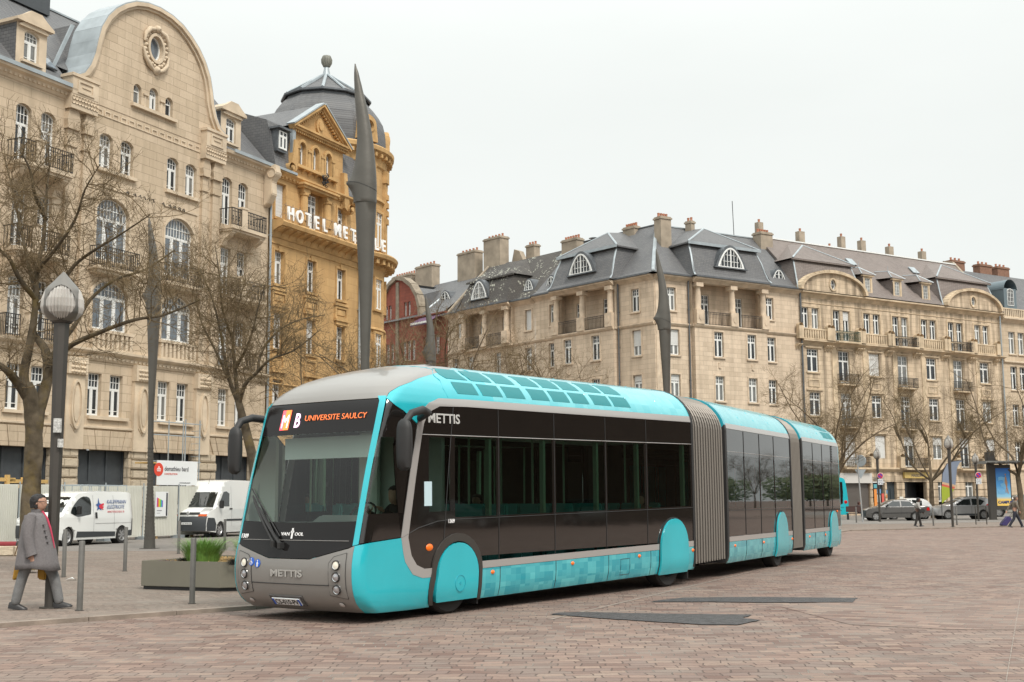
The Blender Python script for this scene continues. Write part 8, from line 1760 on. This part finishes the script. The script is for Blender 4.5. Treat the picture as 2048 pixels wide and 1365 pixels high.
    for k in (-1,1): v.strip('tail_light',[(-.76,.92),(-.64,1.12)],.55*k,.98*k,REDL,.014); v.strip('headlight',[(2.85,.98),(3.18,.83)],.55*k,.95*k,LAMP,.012)
    v.side('tail_light',[(-.68,.95),(-.2,1.0),(-.3,1.1),(-.6,1.12)],REDL,.01); v.side('sill_cladding',[(.45,.3),(2.1,.3),(2.1,.4),(.45,.42)],GP,.012); v.mirror(1.8,1.06,h=.13); v.side('door_seam',[(.85,.4),(.865,.4),(.865,1.0),(.85,1.0)],BLKM,.006); b=MB(); b.tube([(-.1,.55,1.6),(1.3,.55,1.55)],.02,6); b.tube([(-.1,-.55,1.6),(1.3,-.55,1.55)],.02,6); b.build('roof_rail',BLKM,v.T)
    # green car at the edge
    v=Veh('green_estate_car','dark green car with pale lower sides at the right edge, behind the man with suitcase',P,0,cr,1.75,(0,2.54),.33,.98,.36,GRN,'car','cars parked across the square',zb=.28); v.T.rotation_euler=(0,0,PI+.05); v.T.location=ground(2048+35,1034,ZP)+Vector((0,1.5,0)); v.T.scale=(1.25,1.1,1.1)
    glass(v,[[(.15,1.03),(-.15,1.3),(.2,1.44),(.8,1.46),(.8,1.03)],[(.9,1.03),(.9,1.45),(1.35,1.41),(1.95,1.09),(1.9,1.03)]],[(1.45,1.48),(2.05,1.19),(2.2,1.12)],[(-.66,1.1),(-.45,1.42)]); v.side('lower_side_panel',[(.42,.32),(2.12,.32),(2.12,.68),(.42,.68)],SILL,.01); v.mirror(1.8,1.06,h=.13)
    # parked cars outside the frame, seen in the bus windows
    for k,(x,y,c) in enumerate(((52,8,v),(57,14,v),(50,30,v),(54,40,v),(47,48,v))):
        q=copy_tree(v.T); q.location=(x,y,0); q.rotation_euler=(0,0,.3+k); q['label']='car parked beyond the right edge of the picture, seen only in the bus glass'; q['group']='cars outside the frame'
small_cars()
def second_bus():
    P=ground(1697,1039,ZP); Y=P.y; T=thing('city_bus',P,0,'turquoise city bus with black windows standing behind the tail of the long bus','bus'); T.rotation_euler=(0,0,.08)
    L_=12.0; pr=spl([(0,.32),(.06,.9),(.02,1.6),(-.1,2.6),(-.22,2.95),(-.5,3.05)],3); poly=pr+[(-L_+.3,3.05),(-L_,2.9),(-L_,.32)]
    b=MB(); b.prism(poly,'y',0,2.5); b.build('body',CYAN,T,bevel=.06); b=MB(); w=[(-.38,1.15),(-.33,1.9),(-.36,2.72),(-L_+.5,2.72),(-L_+.5,1.2),(-1.9,1.2),(-1.7,.75),(-1.2,.75)]; b.prism(w,'y',-.012,.0); b.build('side_glazing',BLK,T)
    b=MB(); b.prism([(.3,.8),(1.7,.8),(1.7,2.8),(.3,2.8)][::-1],'x',.0,.03); o=b.build('end_window',BLK,T); o.location=(.04,.3,0)
    for x in (-2.4,-8.8):
        w_=MB(); w_.lathe([(0,-.0),(.46,0),(.48,.03),(.48,.28),(0,.28)],24,(x,.02,.48),'y'); w_.build('wheel',TYRE,T,auto=.6)
    b=MB(); b.lathe([(0,-.03),(.1,-.02),(.13,0)],14,(-.15,0,1.25),'y'); b.build('tail_light',REDL,T); b=MB(); b.box(-1.3,-.3,-.01,0,.85,.87); b.box(-.6,-.5,-.012,0,.62,.68); b.build('panel_seam',BLKM,T)
second_bus()
# ================================================================ PEOPLE
def skin_mesh(name,verts,edges,material,parent,sub=1,root=0):
    """grow one continuous surface over a skeleton: verts = [(co, radius or (rx,ry))]"""
    me=D.meshes.new(name); me.from_pydata([tuple(v[0]) for v in verts],edges,[]); o=D.objects.new(name,me); COL.objects.link(o); o.modifiers.new('s','SKIN'); 
    for i,(co,r) in enumerate(verts): o.data.skin_vertices[0].data[i].radius=r if isinstance(r,tuple) else (r,r); o.data.skin_vertices[0].data[i].use_root=(i==root)
    s=o.modifiers.new('b','SUBSURF'); s.levels=sub; s.render_levels=sub
    dg=bpy.context.evaluated_depsgraph_get(); dg.update(); m2=D.meshes.new_from_object(o.evaluated_get(dg)); D.objects.remove(o); m2.materials.clear(); m2.materials.append(material)
    for p in m2.polygons: p.use_smooth=True
    q=D.objects.new(name,m2); COL.objects.link(q); q.parent=parent; return q
SKIN=mat('skin',(.42,.24,.17),.6,noise=.1,nscale=10)
def head_mesh(c,yaw,r=.105,parent=None,m=None):
    """lofted head facing local +x: skull, brow, nose, mouth, chin"""
    prof=[(-1.25,.50,.50,.1),(-1.1,.52,.5,.15),(-.95,.66,.58,.2),(-.8,.84,.68,.12),(-.6,.93,.78,.06),(-.35,.97,.84,.02),(-.1,1.0,.88,0),(.15,1.04,.9,-.02),(.4,1.05,.88,-.05),(.65,.98,.8,-.1),(.85,.82,.66,-.12),(1.02,.55,.44,-.12),(1.1,.2,.16,-.12),(1.12,.02,.02,-.12)]
    b=MB(); n=20; vs=[]; R_=Matrix.Translation(c)@Matrix.Rotation(yaw,4,'Z'); b.T=R_
    for z,a,w,sh in prof:
        for k in range(n):
            t=2*PI*k/n; x=a*math.cos(t)+sh; y=w*math.sin(t); ct=math.cos(t)
            if ct>.85:
                if -.45<z<-.2: x+=.2*(ct-.85)/.15
                if -.2<=z<.2: x+=.1*(ct-.85)/.15
                if -.75<z<-.55: x+=.07
                if -1.0<z<-.85: x+=.06
            elif ct>.6 and 0<z<.2: x-=.06
            vs.append((x*r,y*r,z*r))
    b.add(vs,[(i*n+k,i*n+(k+1)%n,(i+1)*n+(k+1)%n,(i+1)*n+k) for i in range(len(prof)-1) for k in range(n)]+[tuple(range(n))[::-1]])
    for s in (-1,1): b.lathe([(0,-.12*r),(.2*r,-.1*r),(.26*r,.0),(.15*r,.08*r)],10,(-.05*r,s*.9*r,-.1*r),'y'); 
    o=b.build('head',m or SKIN,parent,smooth=True); e=MB(); e.T=R_
    for s in (-1,1): e.lathe([(0,.09*r),(.08*r,.05*r),(.1*r,0)],8,(.93*r-.12*r,s*.33*r,.08*r),'x')
    e.build('eyes',mat('eye_dark',(.03,.02,.015),.3),o); e=MB(); e.T=R_; e.cbox((.93*r,0,-.68*r),(.05*r,.42*r,.06*r)); e.build('mouth',mat('lips',(.3,.1,.08),.6),o); return o,R_
def hair_mesh(R_,r,parent,m,long=0.0,seed=1):
    rnd=random.Random(seed); b=MB(); b.T=R_; n=22; rows=[]
    for i in range(9):
        z=1.2-i*(.24+long*.12); 
        ring=[]
        for k in range(n):
            t=2*PI*k/n; ct=math.cos(t); a=1.12 if z<.55 else 1.12*math.sqrt(max(0,1-((z-.35)/.9)**2))
            if z<.62 and ct>.4: a2=.5 if z<.3 else .84
            else: a2=1
            j=(1+.09*rnd.uniform(-1,1))*(1 if z>-.2 else .93)
            ring.append(((a*ct*j*a2-.12)*r*(1 if ct<.45 or z>.45 else .5),a*.95*math.sin(t)*r*j*(1 if not(z<.45 and ct>.45) else .9),(z+.07*rnd.uniform(-1,1))*r))
        rows.append(ring)
    vs=[p for q in rows for p in q]; b.add(vs,[(i*n+k,i*n+(k+1)%n,(i+1)*n+(k+1)%n,(i+1)*n+k) for i in range(8) for k in range(n)]+[tuple(range(n))]); return b.build('hair',m,parent,smooth=True)
def fingers(b,wr,d,down,side,sc=1.0,curl=.6):
    """palm and five fingers hanging from the wrist wr along d; side = direction across the palm, down = palm normal"""
    d,side,down=Vector(d).normalized(),Vector(side).normalized(),Vector(down).normalized(); p=Vector(wr); b.tube([p,p+d*.04*sc,p+d*.085*sc],[.026*sc,.036*sc,.034*sc],10,flat=.5)
    for i,(o,l) in enumerate(((-.03,.062),(-.01,.07),(.01,.066),(.029,.052))):
        q=p+d*.082*sc+side*o*sc; dd=d.copy(); pts=[q]
        for k in range(3): dd=(dd+down*curl*.55).normalized(); pts.append(pts[-1]+dd*l*sc*.42)
        b.tube(pts,[.0095*sc,.009*sc,.0085*sc,.006*sc],7)
    q=p+d*.03*sc-side*.03*sc; dd=(d*.7-side*.8+down*.2).normalized(); b.tube([q,q+dd*.035*sc,q+dd*.035*sc+(dd*.5+d*.6).normalized()*.03*sc],[.012*sc,.011*sc,.008*sc],7)
def shoe(b,p,yaw,pitch=0,L=.27,w=.048):
    T=b.T; b.T=Matrix.Translation(p)@Matrix.Rotation(yaw,4,'Z')@Matrix.Rotation(pitch,4,'Y'); n=14; vs=[]; pr=[(-.09,.6,.09),(-.07,.95,.1),(0,1,.1),(.06,1,.085),(.12,1.08,.06),(.16,.95,.045),(.185,.5,.03)]
    for x,ww,h in pr:
        x*=L/.27
        for k in range(n): t=2*PI*k/n; y=w*ww*math.cos(t); z=h*max(0,math.sin(t)) if math.sin(t)>0 else .0; vs.append((x,y,z))
    b.add(vs,[(i*n+k,i*n+(k+1)%n,(i+1)*n+(k+1)%n,(i+1)*n+k) for i in range(len(pr)-1) for k in range(n)]+[tuple(range(n)),tuple((len(pr)-1)*n+k for k in range(n))]); b.T=T
def ringloft(name,rings,m,parent,n=24,closed=True,smooth=True):
    """rings = [(centre, rx (forward), ry (sideways), exponent ignored)]"""
    b=MB(); vs=[]
    for c,rx,ry in rings:
        for k in range(n): t=2*PI*k/n; vs.append((c[0]+rx*math.cos(t),c[1]+ry*math.sin(t),c[2]))
    b.add(vs,[(i*n+k,i*n+(k+1)%n,(i+1)*n+(k+1)%n,(i+1)*n+k) for i in range(len(rings)-1) for k in range(n)]); return b.build(name,m,parent,smooth=smooth)
def person(label,loc,rz,H,pose,cols,hair=('dark_hair',(.02,.016,.014)),long=0,group=None,sub=1,bulk=1.0):
    """pose: joints in metres for a 1.72 m figure facing +x; left is +y"""
    T=thing('person',loc,rz,label,'person',group); k=H/1.72; T.scale=(k,k,k); J={q:Vector(v) for q,v in pose.items()}
    body=[(J['pelvis'],(.13*bulk,.15)),(J['waist'],(.11*bulk,.14)),(J['chest'],(.12*bulk,.165)),(J['neck0'],(.07,.09)),(J['neck'],.052),(J['head']+Vector((-.02,0,-.08)),.045)]
    E=[(0,1),(1,2),(2,3),(3,4),(4,5)]; v=list(body)
    for s in ('L','R'):
        i=len(v); v+=[(J['sh'+s],.062),(J['el'+s],.045),(J['wr'+s],.028)]; E+=[(2,i),(i,i+1),(i+1,i+2)]
        i=len(v); v+=[(J['hip'+s],.09),(J['kn'+s],.06),(J['an'+s],.04)]; E+=[(0,i),(i,i+1),(i+1,i+2)]
    skin_mesh('body',v,E,cols['skin'],T,sub)
    i=0; vt=[(J['pelvis']+Vector((0,0,.06)),(.14*bulk,.16)),(J['pelvis']-Vector((0,0,.02)),(.14*bulk,.16))]; et=[(0,1)]
    for s in ('L','R'):
        i=len(vt); m_=J['hip'+s].lerp(J['kn'+s],.5); c_=J['kn'+s].lerp(J['an'+s],.5); vt+=[(J['hip'+s],.105),(m_,.1),(J['kn'+s],.082),(c_,.078),(J['an'+s]+Vector((0,0,-.045)),.072)]; et+=[(1,i),(i,i+1),(i+1,i+2),(i+2,i+3),(i+3,i+4)]
    skin_mesh('trousers',vt,et,cols['trousers'],T,sub)
    vj=[(J['waist']-Vector((0,0,.08)),(.135*bulk,.17)),(J['waist'],(.13*bulk,.165)),(J['chest'],(.145*bulk,.19)),(J['neck0'],(.085,.11))]; ej=[(0,1),(1,2),(2,3)]
    for s in ('L','R'):
        i=len(vj); vj+=[(J['sh'+s],.082),(J['el'+s],.064),(J['wr'+s],.05)]; ej+=[(2,i),(i,i+1),(i+1,i+2)]
    jk=skin_mesh('jacket',vj,ej,cols['jacket'],T,sub,root=2)
    b=MB()
    for s,sg in (('L',1),('R',-1)): shoe(b,J['an'+s]+Vector((0,0,-.085)),0,J['pitch'+s].x if 'pitch'+s in J else 0)
    b.build('shoes',cols['shoes'],T,smooth=True); hd,R_=head_mesh(J['head'],J['yaw'].x if 'yaw' in J else 0,.105,T,cols['skin']); hair_mesh(R_,.105,T,mat(*hair,.6,bump=.6,bscale=60),long)
    b=MB()
    for s,sg in (('L',1),('R',-1)): dd=(J['wr'+s]-J['el'+s]).normalized(); fingers(b,J['wr'+s],dd,(0,-sg,0),(1,0,0),1.0)
    b.build('hands',cols['skin'],T,smooth=True); return T,J
def walk(step=.36,arm=.18,lean=.03):
    return dict(pelvis=(0,0,.95),waist=(.01,0,1.1),chest=(.02+lean,0,1.3),neck0=(.03+lean,0,1.44),neck=(.035+lean,0,1.5),head=(.07+lean,0,1.6),
        shL=(.02+lean,.17,1.39),elL=(-.04-arm*.3,.23,1.12),wrL=(.05-arm*.2,.24,.88),shR=(.02+lean,-.17,1.39),elR=(.03+arm*.4,-.23,1.12),wrR=(.14+arm*.6,-.22,.9),
        hipL=(0,.09,.9),knL=(step*.55,.09,.5),anL=(step*.98,.09,.1),hipR=(0,-.09,.9),knR=(-step*.2,-.09,.48),anR=(-step*.85,-.09,.12),pitchR=(.25,0,0),pitchL=(-.12,0,0))
def people():
    GC=mat('grey_wool_coat',(.17,.158,.16),.95,noise=.12,nscale=40,bump=.5,bscale=140); GT=mat('grey_trousers',(.165,.165,.165),.9,noise=.15,nscale=12,bump=.4,bscale=60); BS=mat('black_shoes',(.018,.016,.016),.4); PK=mat('pink_scarf',(.5,.05,.1),.8)
    # --- the walking person with a grey coat (facing right in the picture = +x)
    po=dict(pelvis=(-.03,0,.93),waist=(-.02,0,1.08),chest=(-.05,0,1.28),neck0=(-.04,0,1.43),neck=(-.03,0,1.48),head=(-.01,0,1.585),shL=(-.04,.18,1.37),elL=(-.02,.27,1.1),wrL=(.1,.26,.88),
        shR=(-.06,-.2,1.36),elR=(-.06,-.27,1.08),wrR=(0,-.26,.80),hipL=(-.02,.09,.9),knL=(.22,.1,.5),anL=(.33,.1,.095),hipR=(-.03,-.09,.9),knR=(-.17,-.09,.5),anR=(-.27,-.09,.1),pitchR=(.12,0,0),pitchL=(-.06,0,0))
    P=ground(70,1219,ZP); T,J=person('person in wide grey wool coat walking right past the big lamp post',P,.06,1.66,po,dict(skin=SKIN,trousers=GT,jacket=GC,shoes=BS),('black_wavy_hair',(.012,.01,.01)),.1,sub=2,bulk=1.15)
    n=40; rings=[]; b=MB(); vs=[]; zs=[(1.43,.1,.12,-.02),(1.37,.15,.2,-.03),(1.25,.19,.22,-.03),(1.1,.215,.235,-.02),(.95,.25,.25,-.01),(.8,.27,.265,.0),(.68,.288,.275,0.0),(.6,.3,.285,.01)]
    for i,(z,rx,ry,cx) in enumerate(zs):
        for k in range(n):
            t=2*PI*k/n; f=1+(.02*math.sin(t*5+1)+.025*math.sin(t*9)+.01*math.sin(t*17))*(i/7); fr=max(0,math.cos(t))**2
            vs.append((cx-.02+rx*f*math.cos(t)+(.04*fr*(i/7)),ry*f*math.sin(t),z+(.012*math.sin(t*3) if i==7 else 0)-(.03*fr if i==7 else 0)))
    b.add(vs,[(i*n+k,i*n+(k+1)%n,(i+1)*n+(k+1)%n,(i+1)*n+k) for i in range(7) for k in range(n)]); ct=b.build('coat_skirt',GC,T,smooth=True)
    md=ct.modifiers.new('t','SOLIDIFY'); md.thickness=.012
    b=MB(); b.tube([J['shR']+Vector((0,-.01,.02)),J['shR'].lerp(J['elR'],.5)+Vector((0,-.02,0)),J['elR'],J['elR'].lerp(J['wrR'],.6),J['wrR']+Vector((0,0,.01))],[.088,.086,.078,.076,.084],14); b.tube([J['wrR']+Vector((-.01,0,.02)),J['wrR']+Vector((0,0,-.005))],[.089,.089],14); sl=b.build('coat_sleeve',GC,T,smooth=True)
    b=MB(); b.lathe([(.075,0),(.085,.02),(.08,.07),(.07,.075)],18,(-.035,0,1.41)); b.build('coat_collar',GC,T,smooth=True)
    b=MB()
    for k in range(4): b.cbox((.125+.022*k,-.15,1.25-.085*k),(.05,.03,.008),-.9)
    b.build('coat_fastenings',mat('dark_coat_trim',(.07,.062,.065),.8),T)
    b=MB(); b.tube([(.05,-.02,1.45),(.13,-.02,1.34),(.185,-.03,1.2),(.225,-.03,1.05),(.26,-.03,.9)],[.02,.016,.014,.012,.006],8,flat=.6); b.build('pink_scarf',PK,T,smooth=True)
    g=MB(); r=.105; R_=Matrix.Translation(J['head']); g.T=R_
    for s in (-1,1): g.ring([(x+s*.034,z) for x,z in loop_ell(0,.008,.024,.018,12)],[(x+s*.034,z) for x,z in loop_ell(0,.008,.021,.015,12)],'x',.106,.11); g.box(.0,.108,s*.092-.002,s*.092+.002,.006,.014)
    g.box(.104,.11,-.012,.012,.012,.016); g.build('glasses',BLKM,T)
    B=thing('handbag',P+Vector((-.33,-.12,0)),.0,'mustard yellow carrier bag hanging behind the person in the grey coat','bag'); b=MB(); b.prism([(-.06,.4),(.1,.45),(.14,.74),(-.01,.76)],'y',.2,.3); b.build('bag_body',mat('mustard_bag',(.38,.2,.015),.6,noise=.2,nscale=12),B,bevel=.02); b=MB(); b.tube([(-.05,.25,.76),(0,.25,.95),(.12,.25,1.0),(.1,.25,.74)],.008,6); b.build('handle',mat('brown_strap',(.15,.08,.03),.6),B); b=MB(); b.box(.0,.05,.19,.2,.58,.66); b.build('bag_mark',mat('bag_mark_yellow',(.6,.45,.1),.6),B)
    b=MB(); b.prism([(.3,.42),(.42,.4),(.44,.72),(.3,.74)],'y',.22,.3); b.build('bag_side',MATS['mustard_bag'],B,bevel=.02)
    # --- small figures across the square
    P=ground(1836,1054,ZP); po=walk(.2); T,J=person('person in light grey hooded top walking right in front of the grey saloon',P,-.2,1.52,po,dict(skin=mat('dark_skin',(.12,.06,.04),.6),trousers=mat('dark_brown_trousers',(.035,.032,.03),.9),jacket=mat('light_grey_top',(.33,.32,.3),.9),shoes=BS),('black_hair',(.01,.01,.01)),0)
    b=MB(); b.tube([(-.06,.12,1.45),(.14,.0,1.28),(.16,-.16,1.05)],.018,6); b.tube([(-.1,.12,1.43),(-.15,-.08,1.2),(.05,-.22,.98)],.018,6); b.build('bag_strap',BLKM,T); B=thing('shoulder_bag',P+Vector((.1,-.26,0)),0,'black shoulder bag at the hip of the person in the light grey top','bag'); b=MB(); b.cbox((.06,0,.84),(.3,.1,.18)); b.build('bag_body',BLKM,B,bevel=.03); b=MB(); b.tube([(-.05,0,.92),(-.08,.05,1.1)],.012,5); b.build('strap',BLKM,B)
    P=ground(2031,1055.5,0); po=walk(.42); po['wrL']=(-.32,.24,.92); po['elL']=(-.2,.25,1.14); po['wrR']=(.2,-.2,.9); T,J=person('man in brown-grey jacket striding right and pulling a purple wheeled suitcase',P,-.05,1.62,po,dict(skin=SKIN,trousers=mat('navy_trousers',(.02,.022,.035),.8),jacket=mat('taupe_jacket',(.16,.135,.105),.85),shoes=BS),('grey_brown_hair',(.12,.09,.07)),0)
    b=MB(); b.prism([(.03,1.05),(.1,1.05),(.12,1.42),(.05,1.42)],'y',-.05,.1); b.prism([(.14,1.0),(.19,1.0),(.16,1.4),(.12,1.4)],'y',-.06,.06); b.build('shirt',mat('pale_blue_shirt',(.5,.55,.65),.8),T,bevel=.01)
    S=thing('wheeled_suitcase',ground(2003,1054,0),0,'purple-blue wheeled suitcase tilted behind the striding man','suitcase'); M_=Matrix.Rotation(.72,4,'Y'); b=MB(); b.T=M_; b.box(-.13,.13,-.2,.2,.04,.66); b.build('case',mat('purple_blue_fabric',(.04,.03,.12),.6,noise=.2,nscale=8),S,bevel=.04); b=MB(); b.T=M_; b.tube([(.02,-.12,.66),(.02,-.12,1.12),(.02,.12,1.12),(.02,.12,.66)],.012,6); b.build('pull_handle',BLKM,S)
    b=MB(); b.lathe([(0,-.22),(.05,-.22),(.05,.22),(0,.22)],10,(.1,0,.05),'y'); b.build('wheels',BLKM,S); b=MB(); b.T=M_; b.box(-.14,-.13,-.15,.15,.15,.4); b.build('front_pocket',mat('dark_purple_fabric',(.025,.02,.06),.7),S)
    # seated figure on the bench, facing right
    P=ground(1717,1039,ZP)
    po=dict(pelvis=(0,0,.52),waist=(-.02,0,.68),chest=(.0,0,.88),neck0=(.03,0,1.02),neck=(.05,0,1.07),head=(.1,0,1.17),shL=(0,.17,.97),elL=(.1,.2,.75),wrL=(.3,.12,.66),shR=(0,-.17,.97),elR=(.1,-.2,.75),wrR=(.3,-.12,.68),hipL=(.05,.1,.52),knL=(.45,.1,.56),anL=(.42,.1,.1),hipR=(.05,-.1,.52),knR=(.46,-.08,.54),anR=(.5,-.08,.1))
    person('person in dark clothes with white shoes sitting on the bench by the shutter',P,.1,1.7,po,dict(skin=SKIN,trousers=mat('black_jeans',(.012,.012,.015),.85),jacket=mat('dark_jacket',(.03,.022,.03),.85),shoes=mat('white_shoes',(.6,.6,.6),.5)),('dark_red_hair',(.06,.02,.015)),.3)
    # driver behind the windscreen and one passenger
    R_=BUS.rotation_euler.z; base=Matrix.Translation(BUS.location)@Matrix.Rotation(R_,4,'Z')
    po2=dict(po); po2={k:(v[0],v[1],v[2]) for k,v in po.items()}; po2['wrL']=(.48,.12,.95); po2['wrR']=(.45,-.16,.93); po2['elL']=(.2,.24,.78); po2['elR']=(.2,-.22,.76)
    q=base@Vector((-.48,.55,.48)); person('bus driver in dark clothes with both hands at the steering wheel',q,R_+PI,1.72,po2,dict(skin=SKIN,trousers=mat('black_jeans',(.012,.012,.015),.85),jacket=mat('driver_black_top',(.012,.011,.012),.85),shoes=BS),('dark_hair',(.02,.016,.014)),.3)
    q=base@Vector((6.15,.5,.42)); person('passenger in yellow-green top seated by the rearmost side window of the front section',q,R_+PI,1.68,po,dict(skin=SKIN,trousers=mat('black_jeans',(.012,.012,.015),.85),jacket=mat('olive_top',(.16,.16,.04),.85),shoes=BS),('dark_hair',(.02,.016,.014)),.2)
people()
